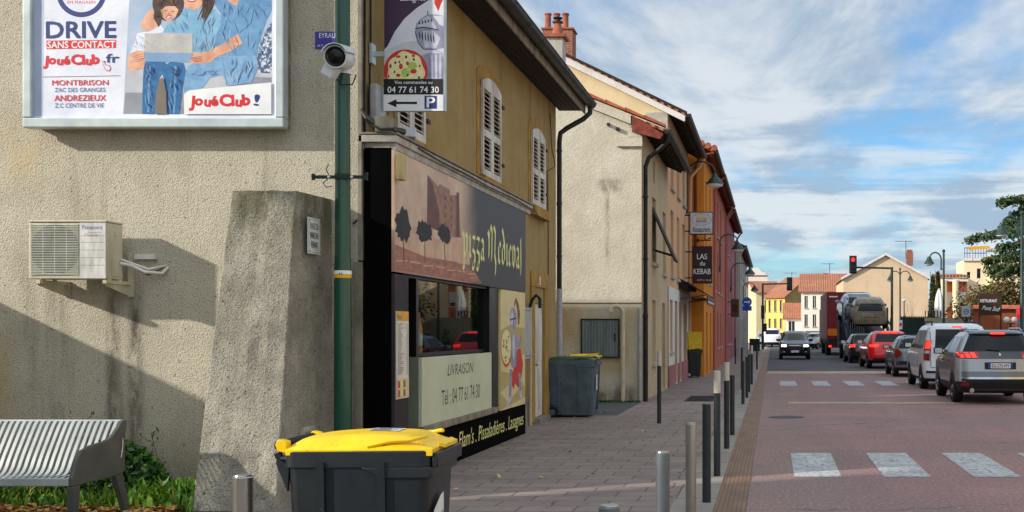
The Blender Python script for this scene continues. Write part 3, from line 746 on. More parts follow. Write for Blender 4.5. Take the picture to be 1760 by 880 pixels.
mb = MB('grey_wood'); mb.box(FX+.0, SX+.03, 12.44, 15.75, .50, .57); house.part(mb, 'window_ledge', bevel=.006)
mb = MB('black_panel'); mb.box(FX+.004, SX+.002, 11.99, 17.64, .05, .495)
mb.use('concrete'); mb.box(FX+.004, SX-.01, 11.99, 17.63, -.02, .048)
fl = Flat(mb, (SX+.002, 0, 0), (0, 1, 0), (0, 0, 1), (1, 0, 0), .00006)
fl.fit('Pâtes salées . Flam\'s . Pissaladières . Lasagnes', 12.3, 17.5, .20, .19, 'lime_letters', shear=.18, bold=.004)
house.part(mb, 'base_panel')
# things inside the window
def bottle(x, y, z, mat, lab, h=.3, cap='print_white'):
    mb = MB(mat); mb.lathe([(.0, 0), (.036, 0), (.038, .02), (.038, h*.62), (.016, h*.8), (.014, h), (0, h)], (x, y, z), 14)
    mb.use(cap); mb.lathe([(.0385, h*.2), (.0387, h*.2), (.0387, h*.5), (.0385, h*.5)], (x, y, z), 14)
    single(mb, 'bottle', lab, 'bottle', (x, y, z), 'bottles in the shop window', smooth=True)
mb = MB('grey_wood'); mb.box(SX-.42, SX-.15, 12.6, 15.5, 1.30, 1.345); house.part(mb, 'window_shelf')
mb = MB('print_white'); mb.box(SX-.32, SX-.2, 12.60, 12.82, 1.346, 1.60); mb.use('bottle_blue'); mb.box(SX-.199, SX-.196, 12.62, 12.80, 1.38, 1.5)
single(mb, 'drinks_carton', 'white and blue drinks carton behind the shop window glass', 'carton', (SX-.26, 12.7, 1.346))
bottle(SX-.22, 12.92, 1.346, 'bottle_blue', 'blue bottle beside the carton in the shop window', .34)
bottle(SX-.22, 13.06, 1.346, 'bottle_orange', 'tall orange bottle in the shop window, right of the blue one', .46)
bottle(SX-.28, 12.72, 1.602, 'bottle_dark', 'dark bottle with white label standing on the carton in the shop window', .3)

# shop sign boards: things of their own
mb = MB('fascia_print'); mb.box(SX-.03, SX, 11.54, 17.66, 2.19, 3.40)
fl = Flat(mb, (SX, 0, 0), (0, 1, 0), (0, 0, 1), (1, 0, 0), .00006)
fl.poly([(11.56, 2.50), (11.9, 2.66), (12.4, 2.72), (13.0, 2.62), (13.8, 2.70), (14.4, 2.58), (14.4, 2.42), (11.56, 2.34)], 'castle_print')
fl.poly([(12.62, 2.74), (12.64, 3.30), (13.05, 3.22), (13.1, 3.26), (13.5, 3.24), (13.52, 3.18), (13.9, 3.22), (14.0, 2.72), (13.6, 2.70)], 'tower_print')
fl.poly([(12.62, 2.74), (12.64, 3.30), (12.86, 3.2), (13.08, 2.96), (13.12, 2.72)], 'tower_shade')
for k in range(4): fl.rect(13.3, 2.80+k*.1, 13.36, 2.85+k*.1, 'tower_shade'); fl.rect(13.55, 2.80+k*.1, 13.6, 2.85+k*.1, 'tower_shade')
fl.rect(13.8, 2.72, 13.92, 3.25, 'tower_shade')
fl.poly([(11.56, 2.21), (15.0, 2.21), (14.7, 2.33), (13.8, 2.42), (12.6, 2.40), (11.56, 2.46)], 'ground_print')
for k in range(7): fl.line([(11.6+k*.45, 2.30+.02*(k % 2)), (11.95+k*.45, 2.32)], .012, 'castle_print')
def print_tree(cx, cz, rx, rz_):
    rnd = random.Random(int(cx*100)); pts = []
    for k in range(30):
        t = 2*math.pi*k/30; q = 1+.2*rnd.uniform(-1, 1); pts.append((cx+rx*q*math.cos(t), cz+rz_*q*math.sin(t)*(1 if math.sin(t) > 0 else .8)))
    fl.poly(pts, 'tree_print'); fl.line([(cx, cz-rz_*.7), (cx+.01, cz-rz_*.8-.22)], .022, 'tree_print')
print_tree(11.82, 2.66, .25, .185); print_tree(12.54, 2.66, .29, .125); print_tree(13.3, 2.70, .25, .11)
# blackletter name, written with a broad pen
GL = {
 'p': ([[(.0, .62), (.12, .52), (.12, -.35)], [(.12, .45), (.3, .6), (.42, .5), (.42, .12), (.28, 0), (.12, .08)], [(.0, -.3), (.14, -.36)]], .56),
 'i': ([[(.0, .52), (.1, .58), (.1, .06), (.2, .0)], [(.08, .78), (.14, .84)]], .28),
 'z': ([[(.0, .52), (.1, .58), (.34, .54), (.06, .22), (.30, .14), (.32, -.12), (.2, -.32), (.04, -.28), (.12, -.14), (.34, -.02)]], .42),
 'a': ([[(.02, .5), (.16, .58), (.3, .5), (.3, .06), (.4, 0)], [(.3, .32), (.1, .26), (.04, .1), (.14, 0), (.3, .1)]], .46),
 'M': ([[(.0, .0), (.1, .1), (.12, .6), (.0, .76)], [(.12, .6), (.3, .94), (.44, .8), (.4, .1), (.34, 0)], [(.44, .76), (.64, .94), (.8, .78), (.74, .2), (.86, -.04), (.80, -.34)]], 1.0),
 'e': ([[(.3, .12), (.18, 0), (.06, .1), (.06, .46), (.18, .58), (.3, .46), (.1, .3)]], .38),
 'd': ([[(.06, .96), (.2, .78), (.34, .5), (.34, .12), (.18, 0), (.05, .1), (.05, .42), (.18, .54), (.32, .44)]], .46),
 'v': ([[(.0, .52), (.1, .6), (.1, .12), (.24, 0), (.36, .12), (.36, .46), (.24, .6), (.16, .5)]], .48),
 'l': ([[(.2, .98), (.08, .86), (.12, .06), (.04, -.2)], [(.12, .8), (.22, .9)]], .28)}
def blackletter(word, y, z, size):
    for ch in word:
        if ch == ' ': y += .3*size; continue
        st, adv = GL[ch]; fl.nib(st, y, z, size, 'lime_letters', .15); y += adv*size*1.12
blackletter('pizza', 14.08, 2.52, .455); blackletter('Medieval', 15.32, 2.53, .505)
single(mb, 'shop_sign', 'long sepia and dark banner sign with yellow gothic lettering over the pizza shop window', 'shop sign', (SX, 14.6, 2.19))

# painted knight panel right of the window
mb = MB('parchment'); mb.box(SX-.03, SX, 16.04, 17.62, .50, 2.175)
fl = Flat(mb, (SX, 0, 0), (0, 1, 0), (0, 0, 1), (1, 0, 0), .00006)
def kz(x, y): return (16.04+(x-332)/(442-332)*1.58, .50+(725-y)/(725-160)*1.675+((442-x)/110*0.0))
K = lambda pts: [kz(*p) for p in pts]
fl.poly(K([(332, 350), (370, 325), (442, 340), (442, 470), (390, 500), (332, 440)]), 'parchment_deep')
fl.poly(K([(332, 540), (400, 570), (442, 640), (442, 690), (332, 722)]), 'parchment_deep'); fl.poly(K([(332, 640), (380, 600), (420, 640), (360, 690)]), 'parchment')
fl.poly(K([(388, 250), (392, 205), (400, 188), (412, 220), (418, 270), (414, 320), (408, 330), (404, 250), (398, 215)]), 'plume_print')
fl.poly(K([(400, 450), (420, 440), (432, 520), (428, 570), (410, 640), (392, 600), (384, 560)]), 'pizza_red')
fl.poly(K([(374, 560), (390, 545), (398, 600), (388, 640), (374, 600)]), 'pizza_red')
fl.poly(K([(376, 370), (392, 360), (402, 380), (404, 450), (398, 530), (380, 535), (372, 500), (370, 430)]), 'steel_print')
fl.poly(K([(384, 375), (392, 370), (396, 440), (388, 500), (382, 440)]), 'steel_light')
fl.poly(K([(370, 280), (378, 245), (392, 240), (402, 280), (402, 320), (390, 350), (374, 330)]), 'steel_print'); fl.poly(K([(373, 285), (382, 250), (388, 280), (384, 325), (376, 320)]), 'steel_light')
fl.line(K([(372, 300), (400, 290)]), .02, 'ink')
fl.poly(K([(402, 385), (412, 410), (420, 370), (426, 380), (418, 430), (406, 440)]), 'steel_print')
fl.poly(K([(370, 535), (382, 540), (378, 680), (366, 690)]), 'steel_print'); fl.poly(K([(410, 560), (420, 570), (424, 660), (416, 665)]), 'steel_print')
fl.poly(K([(354, 715), (366, 668), (380, 680), (366, 705)]), 'steel_light'); fl.poly(K([(412, 655), (424, 650), (428, 690), (420, 690)]), 'steel_light')
c = kz(356, 435); fl.ell(c[0], c[1], .33, .27, 'pizza_red'); fl.ell(c[0], c[1]+.02, .30, .245, 'pizza_cream')
rr = random.Random(3)
for k in range(22):
    t, q = rr.uniform(0, 6.28), rr.uniform(.1, .9); fl.ell(c[0]+.27*q*math.cos(t), c[1]+.22*q*math.sin(t), .03, .018, rr.choice(['ink', 'leaf_green', 'gold']), 8)
single(mb, 'painted_panel', 'cream panel painted with a knight in a red cape holding a pizza shield', 'wall panel', (SX, 16.8, .5))

# menu board on the pilaster
mb = MB('menu_paper'); mb.box(SX+.001, SX+.012, 11.57, 11.95, .92, 1.80)
fl = Flat(mb, (SX+.012, 0, 0), (0, 1, 0), (0, 0, 1), (1, 0, 0), .00006)
fl.rect(11.57, 1.70, 11.95, 1.80, 'gold'); fl.text('Menu', 11.66, 1.72, .07, 'ink')
for k in range(26):
    rr = random.Random(k); fl.line([(11.60, 1.67-k*.020), (11.66+rr.uniform(.02, .12), 1.67-k*.020)], .008, 'menu_ink'); fl.line([(11.88, 1.67-k*.020), (11.92, 1.67-k*.020)], .008, 'menu_ink')
fl.rect(11.57, .93, 11.95, 1.12, 'parchment')
for k in range(8): fl.rect(11.60+.085*(k % 4), .94+.09*(k//4), 11.66+.085*(k % 4), 1.01+.09*(k//4), ['pizza_red', 'pizza_cream', 'plume_print', 'parchment'][k % 4])
single(mb, 'menu_board', 'narrow cream menu sheet on the dark pilaster left of the shop window', 'menu', (SX, 11.76, .92))

# hanging double sign
SY = 11.82
mb = MB('alu_frame'); mb.box(PX(660, SY), PX(765, SY), SY, SY+.06, PZ(191, SY), 5.62)
sgn = B('hanging_sign', 'tall white and purple blade sign with helmet, pizza and phone number above the shop', 'hanging sign', (PX(712, SY), SY, PZ(191, SY)))
sgn.part(mb, 'sign_box', bevel=.006)
mb = MB(); fl = Flat(mb, (0, SY-.002, 0), (1, 0, 0), (0, 0, 1), (0, -1, 0), .00006)
def hz(x, y): return (PX(500+x/3.52, SY), PZ(y/3.52, SY))
H = lambda pts: [hz(*p) for p in pts]
fl.poly(H([(565, 478), (565, -380), (925, -380), (925, 478)]), 'grey_print')
fl.poly(H([(565, 300), (565, -380), (925, -380), (925, -90), (850, -10), (760, 50), (690, 110), (630, 190), (585, 280)]), 'aubergine')
fl.poly(H([(565, 310), (680, 255), (800, 245), (925, 320), (925, 478), (565, 478)]), 'lightbox')
fl.poly(H([(870, -20), (905, -60), (925, -40), (925, 60), (905, 80), (888, 60), (868, 20)]), 'pizza_red'); fl.poly(H([(893, 70), (910, 20), (925, -10), (925, 92), (900, 95)]), 'print_white')
fl.poly(H([(752, 190), (760, 140), (790, 110), (830, 86), (880, 88), (925, 98), (925, 290), (880, 302), (802, 298), (770, 260), (754, 215)]), 'steel_print')
fl.poly(H([(762, 160), (800, 112), (832, 95), (860, 130), (885, 178), (830, 165)]), 'steel_light')
fl.poly(H([(800, 185), (860, 185), (905, 230), (880, 290), (812, 290), (802, 240)]), 'steel_light')
fl.line(H([(752, 176), (800, 165), (850, 172), (895, 182)]), .01, 'ink'); fl.line(H([(752, 190), (770, 260), (802, 298), (880, 302)]), .008, 'ink'); fl.line(H([(828, 66), (828, 92)]), .008, 'ink')
for k in range(5): fl.poly(H([(772+k*18, 150-k*5), (778+k*18, 110-k*2+10), (784+k*18, 145-k*4)]), 'ink')
for k in range(6): fl.poly(H([(775+k*17, 205+k*5), (780+k*17, 190), (785+k*17, 230+k*6), (780+k*17, 240+k*4)]), 'ink')
fl.poly(H([(860, 95), (925, 98), (925, 160), (900, 150)]), 'grey_print')
fl.poly(H([(830, 300), (900, 305), (910, 325), (820, 322)]), 'steel_light')
fl.poly(H([(780, 340), (830, 322), (905, 325), (922, 350), (922, 478), (820, 478), (828, 420)]), 'steel_print')
for k in range(3): fl.poly(H([(846+k*26, 330), (858+k*26, 330), (862+k*24, 476), (850+k*24, 476)]), 'steel_light')
def disc(cx, cy, rx, ry, mat, wob=0, ymax=478, seed=1):
    rnd = random.Random(seed); pts = []
    for k in range(40):
        t = 2*math.pi*k/40; q = 1+wob*math.sin(7*t+seed)
        pts.append((cx+rx*q*math.cos(t), min(ymax, cy+ry*q*math.sin(t))))
    fl.poly(H(pts), mat)
disc(695, 432, 133, 133, 'pizza_red'); disc(696, 436, 112, 122, 'pizza_cream', .05); disc(694, 440, 26, 28, 'pizza_green', .04); disc(735, 400, 28, 24, 'pizza_green', .05)
for (cx, cy, a, b, m) in ((650, 343, 14, 8, 'pizza_red'), (742, 338, 10, 8, 'pizza_red'), (666, 402, 12, 18, 'pizza_red'), (742, 432, 20, 14, 'pizza_red'), (650, 456, 14, 10, 'pizza_red'), (706, 384, 9, 12, 'plume_print'), (603, 400, 7, 13, 'plume_print'),
        (632, 380, 6, 9, 'ink'), (698, 345, 6, 9, 'ink'), (745, 360, 6, 8, 'ink'), (628, 436, 5, 8, 'ink'), (656, 376, 5, 7, 'ink'), (780, 400, 5, 7, 'ink'), (708, 455, 5, 8, 'ink'), (592, 462, 5, 10, 'plume_print'), (776, 470, 6, 8, 'ink')): disc(cx, cy, a, b, m)
fl.fit('Lasagnes', hz(663, 0)[0], hz(815, 0)[0], hz(0, 4)[1], .075, 'print_white', bold=.01)
fl.poly(H([(562, 478), (921, 478), (921, 572), (562, 572)]), 'ink')
fl.fit('Vos commandes au', hz(628, 0)[0], hz(856, 0)[0], hz(0, 508)[1], .033, 'print_white', bold=.012); fl.fit('04 77 61 74 30', hz(586, 0)[0], hz(895, 0)[0], hz(0, 561)[1], .060, 'print_white', bold=.02)
fl.poly(H([(562, 573), (923, 573), (923, 671), (562, 671)]), 'print_white')
fl.poly(H([(583, 626), (640, 601), (640, 616), (764, 616), (764, 631), (640, 631), (640, 650)]), 'ink')
fl.poly(H([(806, 577), (888, 577), (888, 662), (806, 662)]), 'lightbox'); fl.poly(H([(810, 581), (884, 581), (884, 658), (810, 658)]), 'navy_print'); fl.fit('P', hz(824, 0)[0], hz(872, 0)[0], hz(0, 650)[1], .103, 'print_white', bold=.03)
sgn.part(mb, 'sign_face')
mb = MB('alu_frame'); zA = PZ(92, SY); mb.box(FX+.035, PX(660, SY)-.001, SY+.01, SY+.05, zA-.025, zA+.025); mb.box(FX+.014, FX+.04, SY-.03, SY+.09, zA-.10, zA+.10)
mb.box(FX+.035, PX(660, SY)-.001, SY+.01, SY+.05, 5.4, 5.45)
sgn.part(mb, 'bracket')

# boxes, cables and small fittings on the facade
mb = MB('box_beige'); mb.box(-3.73, -3.66, 11.50, 11.64, 3.10, 3.36); single(mb, 'alarm_box', 'small beige box fixed at the top left corner of the shop banner', 'alarm box', (-3.7, 11.57, 3.1), bevel=.006)
mb = MB('pvc_grey'); mb.box(FX+.036, FX+.12, 11.72, 12.0, 3.72, 4.1); single(mb, 'junction_box', 'weathered grey junction box on the ochre wall left of the blade sign', 'junction box', (FX, 11.85, 3.72), bevel=.02)
mb = MB('cam_white'); mb.obox((-3.80, 12.15, 3.66), (.14, .26, .10), Matrix.Rotation(R(20), 3, 'Z')); mb.use('concrete'); mb.bar((-3.86, 12.1, 3.566), (-3.82, 12.12, 3.62), .03, .03)
single(mb, 'floodlight', 'small grey floodlight sitting on the ledge under the first shutter', 'floodlight', (-3.8, 12.15, 3.57), bevel=.01)
mb = MB('zinc'); mb.tube([(-4.0, 11.45, 3.70), (-3.9, 11.5, 3.62), (-3.86, 11.6, 3.60), (-3.78, 11.62, 3.61), (-3.70, 11.7, 3.60)], .032, 8)
mb.tube([(-4.08, 11.52, 3.80), (-3.98, 11.48, 3.66), (-3.86, 11.47, 3.585), (-3.72, 11.47, 3.59)], .02, 8)
mb.use('concrete'); mb.box(-3.92, -3.78, 11.46, 11.66, 3.566, 3.72); single(mb, 'cable_bundle', 'grey cable bundle with splice box lying on the end of the shop ledge', 'cables', (-3.9, 11.5, 3.57))
def cable(pts, r, lab):
    mb = MB('cable'); mb.tube(pts, r, 6); single(mb, 'cable', lab, 'cable', tuple(pts[-1]))
cable([(FX+.045, 11.56, 5.8), (FX+.05, 11.56, 4.9), (FX+.045, 11.56, 4.0), (FX+.05, 11.56, 3.2), (FX+.045, 11.555, 2.75), (FX-.04, 11.48, 2.66)], .012, 'black cable running down the concrete corner strip beside the green pole')
cable([(FX+.016, 11.82, 5.8), (FX+.018, 11.82, 4.6), (FX+.016, 11.80, 4.2), (FX+.016, 11.80, 3.85), (FX+.03, 11.9, 3.62)], .010, 'black cable dropping to the junction box behind the blade sign')
cable([(-3.715, 12.2, 3.52), (-3.70, 13, 3.49), (-3.71, 14, 3.50), (-3.70, 15.2, 3.48), (-3.71, 16.6, 3.50), (-3.70, 18.2, 3.47), (-3.9, 19.4, 3.5)], .008, 'thin cable sagging along the edge of the shop ledge')
cable([(FX+.012, 21.4, 5.6), (FX+.016, 21.5, 5.0), (FX+.012, 21.9, 4.7), (FX+.012, 21.1, 4.5), (FX+.012, 21.2, 3.4), (FX+.012, 21.2, 2.6)], .008, 'thin cable looping down the ochre wall beside the last shutter')
mb = MB('pvc_grey'); mb.box(FX+.002, FX+.10, 18.7, 19.25, 1.15, 1.98); mb.use('iron'); mb.box(FX+.10, FX+.104, 18.74, 19.21, 1.19, 1.94)
mb.use('pvc_grey'); mb.box(FX+.104, FX+.108, 18.75, 19.20, 1.20, 1.93); single(mb, 'meter_box', 'pale grey meter box on the ochre wall between the knight panel and the door', 'meter box', (FX, 18.97, 1.15))
mb = MB('pvc_beige'); mb.tube([(FX+.05, 19.45, .02), (FX+.05, 19.45, 1.0), (FX+.05, 19.45, 2.0)], .025, 8); mb.use('iron'); mb.tube([(FX+.05, 19.4, 2.0), (FX+.09, 19.4, 2.12), (FX+.16, 19.4, 2.2), (FX+.22, 19.4, 2.14), (FX+.22, 19.4, 1.98)], .028, 8)
single(mb, 'vent_pipe', 'thin beige pipe with black crook beside the white door', 'pipe', (FX+.05, 19.45, 0), smooth=True)
# ------------------------------------------------------------------ buttress, billboard, AC, signs on the gable
Yw = 11.5
mb = MB('buttress_render')
# battered front; bottom at Y=10.3, top at Y=10.78
def butt(t):  # t 0 bottom .. 1 top -> ring of four (front left, front right, back right, back left)
    yf = 10.30+.48*t; xr = -4.40-.02*t+.0; xl = -5.15+.14*t
    return xl, xr, yf
N = 18; Mx = 8; rows = []
for j in range(N+1):
    t = j/N; xl, xr, yf = butt(t); zt = -.03+2.93*t; ring = []
    jit = lambda a, b: mnoise.noise(Vector((a*.9, b*2.3, j*.45)))*.014
    for i in range(5): ring.append((xl+jit(9, i)*.3, Yw-(Yw-yf)*i/4, zt))
    for i in range(1, Mx+1): x = xl+(xr-xl)*i/Mx; ring.append((x, yf+jit(i, 3), zt+(jit(i, 7)*.8 if j == N else 0)))
    for i in range(1, 5): ring.append((xr+jit(5, i)*.5+.06*(i/4), yf+(Yw-yf)*i/4, zt))
    rows.append(ring)
mb.grid(rows); mb.poly(rows[-1])
single(mb, 'buttress', 'rough grey rendered buttress leaning against the gable wall behind the yellow lidded bin', 'buttress', (-4.8, 10.9, 0), bevel=.012)
mb = MB('pale_concrete'); mb.box(-4.385, -4.355, 10.82, 11.10, .56, .70); mb.use('concrete'); mb.box(-4.36, -4.35, 10.84, 11.08, .64, .66)
single(mb, 'gas_box', 'small cream service hatch low on the side of the buttress', 'service box', (-4.37, 10.96, .56), bevel=.004)

def plate(name, label, cat, F, w_, h_, paint, mat='enamel', th=.006):
    """F = (origin centre, u, v, n)"""
    o, u, v, n = (Vector(k) for k in F); mb = MB(mat)
    a = o-u*w_/2-v*h_/2; mb.prism([a, a+u*w_, a+u*w_+v*h_, a+v*h_], n*th)
    fl = Flat(mb, o+n*th, u, v, n, .0008); paint(fl); return single(mb, name, label, cat, tuple(o))
def paint_place(fl):
    fl.line([(-.135, -.155), (.135, -.155), (.135, .155), (-.135, .155), (-.135, -.155)], .005, 'pvc_grey')
    for k, (t, hw) in enumerate((('PLACE  DU', .095), ('MARECHAL', .10), ('FERRANT', .085))): fl.fit(t, -hw, hw, .065-k*.088, .056, 'ink', bold=.012)
    for a in (-.125, .125):
        for b in (-.145, .145): fl.ell(a, b, .008, .008, 'iron', 8)
plate('street_plate', 'white enamel plate reading PLACE DU MARECHAL FERRANT on the buttress side', 'street sign', ((-4.355, 11.04, 2.50), Vector((-.06*0, .995, 0)), (0, 0, 1), (1, 0, .0)), .30, .34, paint_place)
def paint_ey(fl):
    fl.fit('EYRAUD', -.09, .11, .022, .05, 'print_white'); fl.fit('04 77', -.105, -.05, -.066, .022, 'print_white')
plate('door_plate', 'violet plate lettered EYRAUD on the gable wall behind the security camera', 'wall plate', ((PX(564, 11.49), 11.498, PZ(69, 11.49)), (1, 0, 0), (0, 0, 1), (0, -1, 0)), .26, .17, paint_ey, 'violet_sign')

# billboard
BY = 11.28
bb = B('billboard', 'large framed wall billboard showing a family on a sofa', 'billboard', (PX(262, BY), BY, PZ(218, BY)))
z0, z1 = PZ(219, BY), 5.62; x0, x1 = PX(38, BY), PX(487, BY)
mb = MB('alu_frame'); fw = .095
for (a, b, c, d) in ((x0, x1, z0, z0+fw), (x0, x1, z1-fw, z1), (x0, x0+fw*.9, z0+fw+.001, z1-fw-.001), (x1-fw*.9, x1, z0+fw+.001, z1-fw-.001)): mb.box(a, b, BY, BY+.12, c, d)
bb.part(mb, 'frame', bevel=.012)
mb = MB('concrete'); mb.box(x0+.02, x1-.02, BY+.121, 11.499, z0+.03, z1-.02); bb.part(mb, 'backing_box')
PYp = BY+.045
mb = MB('poster_paper'); mb.poly([(x0+.08, PYp, z0+.09), (x1-.07, PYp, z0+.09), (x1-.07, PYp, z1-.09), (x0+.08, PYp, z1-.09)])
fl = Flat(mb, (0, PYp, 0), (1, 0, 0), (0, 0, 1), (0, -1, 0), .00006)
q = lambda x, y: (PX(x/3.52, PYp), PZ(y/3.52, PYp))
Q = lambda pts: [q(*p) for p in pts]
k_ = PYp/2000/3.52                 # metres per zoomed pixel
fl.poly(Q([(192, -330), (270, -330), (262, 700), (192, 705)]), 'poster_grey')
TOP = -330
fl.poly(Q([(800, TOP), (1645, TOP), (1645, 695), (745, 690)]), 'sofa_blue')
fl.poly(Q([(790, 190), (905, 195), (900, 430), (768, 435)]), 'poster_grey')
fl.poly(Q([(765, 432), (870, 425), (1645, 425), (1645, 695), (745, 690)]), 'sofa_print'); fl.poly(Q([(758, 560), (1110, 560), (1115, 690), (746, 690)]), 'sofa_deep')
fl.poly(Q([(1350, 455), (1645, 470), (1645, 500), (1380, 525)]), 'sofa_deep')
fl.poly(Q([(1560, 330), (1600, 200), (1645, 130), (1645, 445), (1570, 440), (1545, 400)]), 'pillow_print')
# girl
fl.poly(Q([(850, 150), (880, 90), (940, 30), (980, 20), (1000, 90), (940, 140), (900, 190), (862, 180)]), 'skin_print')
fl.poly(Q([(880, 120), (930, 95), (962, 120), (965, 170), (920, 195), (880, 180)]), 'skin_print')
fl.poly(Q([(830, 200), (905, 190), (975, 150), (1000, 195), (880, 210), (870, 320), (790, 320)]), 'poster_paper')
fl.poly(Q([(775, 340), (800, 318), (860, 305), (885, 330), (885, 410), (800, 430), (770, 430)]), 'skin_print')
# woman's sweater
fl.poly(Q([(985, 195), (1010, 150), (1065, 120), (1090, 80), (1125, 45), (1170, 60), (1230, 50), (1300, 55), (1338, 100), (1335, 160), (1300, 220), (1275, 300), (1230, 318), (1168, 312), (1166, 200)]), 'knit_print')
fl.poly(Q([(1110, TOP), (1310, TOP), (1300, -60), (1240, 0), (1220, 45), (1170, 62), (1120, 45), (1105, -40)]), 'skin_print')
fl.poly(Q([(1210, TOP), (1330, TOP), (1310, -20), (1285, 60), (1255, 110), (1240, 138), (1218, 100), (1190, 128), (1225, 40), (1222, -40)]), 'hair_print')
fl.poly(Q([(1100, TOP), (1215, TOP), (1190, -170), (1110, -120), (1098, -40)]), 'hair_print')
fl.ell(*q(1160, 2), 26*k_, 12*k_, 'lip_print', 14); fl.ell(*q(1160, 0), 20*k_, 5*k_, 'print_white', 12)
# girl's head
fl.ell(*q(1018, 20), 96*k_, 108*k_, 'hair_print'); fl.poly(Q([(935, 10), (930, 110), (960, 165), (975, 140), (985, 60)]), 'hair_print')
fl.poly(Q([(972, 60), (985, 35), (1060, 38), (1080, 60), (1062, 105), (1040, 126), (1015, 132), (985, 105)]), 'skin_print'); fl.poly(Q([(960, -60), (1090, -60), (1080, 45), (1040, 30), (1000, 40), (975, 62)]), 'hair_print')
fl.ell(*q(1022, 100), 20*k_, 9*k_, 'lip_print', 12, rot=20); fl.ell(*q(1022, 102), 14*k_, 4*k_, 'print_white', 10, rot=20)
for (a, b) in ((1003, 68), (1046, 72)): fl.line(Q([(a-10, b), (a, b-4), (a+10, b)]), .006, 'hair_print')
fl.ell(*q(1022, 84), 6*k_, 4*k_, 'lip_print', 8)
# man
fl.poly(Q([(1310, TOP), (1640, TOP), (1640, -80), (1645, 60), (1610, 130), (1560, 280), (1555, 340), (1360, 350), (1310, 290), (1300, 230), (1338, 150), (1335, 80), (1300, 30)]), 'denim_print')
fl.poly(Q([(1345, TOP), (1480, TOP), (1450, -20), (1432, 40), (1385, 10), (1350, -40)]), 'skin_print')
fl.line(Q([(1432, 38), (1400, 130), (1385, 240), (1375, 340)]), .012, 'jeans_light'); fl.line(Q([(1495, 60), (1570, 70), (1560, 120), (1500, 110), (1495, 60)]), .008, 'jeans_light')
fl.poly(Q([(1540, 40), (1630, 60), (1570, 190), (1500, 240), (1440, 205), (1500, 160)]), 'denim_print'); fl.line(Q([(1535, 60), (1520, 140), (1450, 200)]), .008, 'jeans_print')
# jeans
fl.poly(Q([(1110, 560), (1120, 450), (1135, 400), (1200, 370), (1345, 335), (1440, 345), (1400, 420), (1345, 455), (1270, 470), (1230, 530)]), 'jeans_light')
fl.poly(Q([(1345, 340), (1545, 335), (1562, 380), (1550, 440), (1520, 500), (1375, 520), (1355, 440)]), 'jeans_light'); fl.line(Q([(1345, 345), (1360, 430), (1372, 515)]), .012, 'denim_print')
fl.poly(Q([(878, 375), (1000, 372), (1005, 420), (965, 470), (945, 560), (935, 692), (862, 690), (862, 560), (868, 430)]), 'jeans_print')
fl.poly(Q([(990, 400), (1030, 375), (1110, 380), (1125, 430), (1105, 540), (1085, 692), (1015, 690), (1010, 560), (985, 450)]), 'jeans_print')
fl.line(Q([(905, 400), (900, 540), (897, 680)]), .02, 'denim_print'); fl.line(Q([(1060, 400), (1062, 540), (1052, 685)]), .02, 'denim_print')
# laptop, forearms, hands
fl.poly(Q([(876, 202), (1166, 206), (1166, 376), (878, 372)]), 'laptop_print'); fl.poly(Q([(878, 318), (1166, 322), (1166, 376), (878, 372)]), 'laptop_blue')
fl.poly(Q([(1440, 205), (1468, 262), (1400, 310), (1310, 345), (1270, 380), (1180, 385), (1140, 370), (1170, 335), (1165, 318), (1220, 318), (1290, 298), (1380, 245)]), 'skin_print')
for k in range(4): fl.line(Q([(1150+k*8, 352+k*7), (1225, 340+k*10)]), .006, 'plume_print' if k % 2 else 'lip_print')
fl.poly(Q([(790, 330), (830, 305), (872, 312), (876, 350), (830, 372), (800, 370)]), 'skin_print')
for k in range(3): fl.line(Q([(800+k*6, 345+k*9), (868, 325+k*14)]), .005, 'lip_print')
rr = random.Random(12)
def folds(pts, mat, n, ln, w0, sd, ang):
    r_ = random.Random(sd)
    for _ in range(n):
        (xa, ya), (xb, yb_) = pts; x_, y_ = r_.uniform(xa, xb), r_.uniform(ya, yb_); t = R(ang+r_.gauss(0, 22)); l_ = ln*r_.uniform(.5, 1.2); c_, d_ = math.cos(t), math.sin(t); bw = r_.gauss(0, .12)*l_
        p_ = [(x_-c_*l_/2, y_-d_*l_/2), (x_+bw*.5-d_*bw*.3, y_+c_*bw), (x_+c_*l_/2, y_+d_*l_/2)]
        wd_ = w0*r_.uniform(.6, 1.3); fl.poly(Q([p_[0], (p_[1][0]-d_*wd_, p_[1][1]+c_*wd_), p_[2], (p_[1][0]+d_*wd_, p_[1][1]-c_*wd_)]), mat)
folds(((1030, 90), (1140, 190)), 'denim_print', 9, 60, 3, 1, 60); folds(((1180, 80), (1300, 290)), 'denim_print', 14, 70, 3.5, 2, 100); folds(((1180, 90), (1300, 280)), 'sofa_blue', 10, 60, 3, 3, 95)
folds(((1340, 20), (1600, 320)), 'blue_print', 12, 80, 2.2, 4, 80); folds(((1350, 20), (1590, 320)), 'jeans_light', 16, 90, 4, 5, 75)
folds(((1150, 420), (1330, 450)), 'denim_print', 8, 70, 4, 6, 150); folds(((1380, 360), (1530, 490)), 'denim_print', 10, 90, 5, 7, 100); folds(((1380, 360), (1520, 490)), 'sofa_blue', 8, 80, 4, 8, 95)
folds(((880, 400), (930, 660)), 'navy_print', 12, 60, 3.5, 9, 75); folds(((1025, 410), (1090, 660)), 'navy_print', 12, 60, 3.5, 10, 80); folds(((880, 400), (930, 660)), 'denim_print', 8, 70, 3, 11, 85); folds(((1025, 410), (1085, 660)), 'denim_print', 8, 70, 3, 12, 85)
folds(((1180, 340), (1440, 270)), 'lip_print', 5, 60, 1.4, 13, 160); folds(((800, 210), (880, 310)), 'poster_grey', 8, 50, 3, 14, 70); fl.poly(Q([(948, 560), (968, 480), (990, 470), (1008, 560), (1012, 690), (938, 690)]), 'menu_ink')
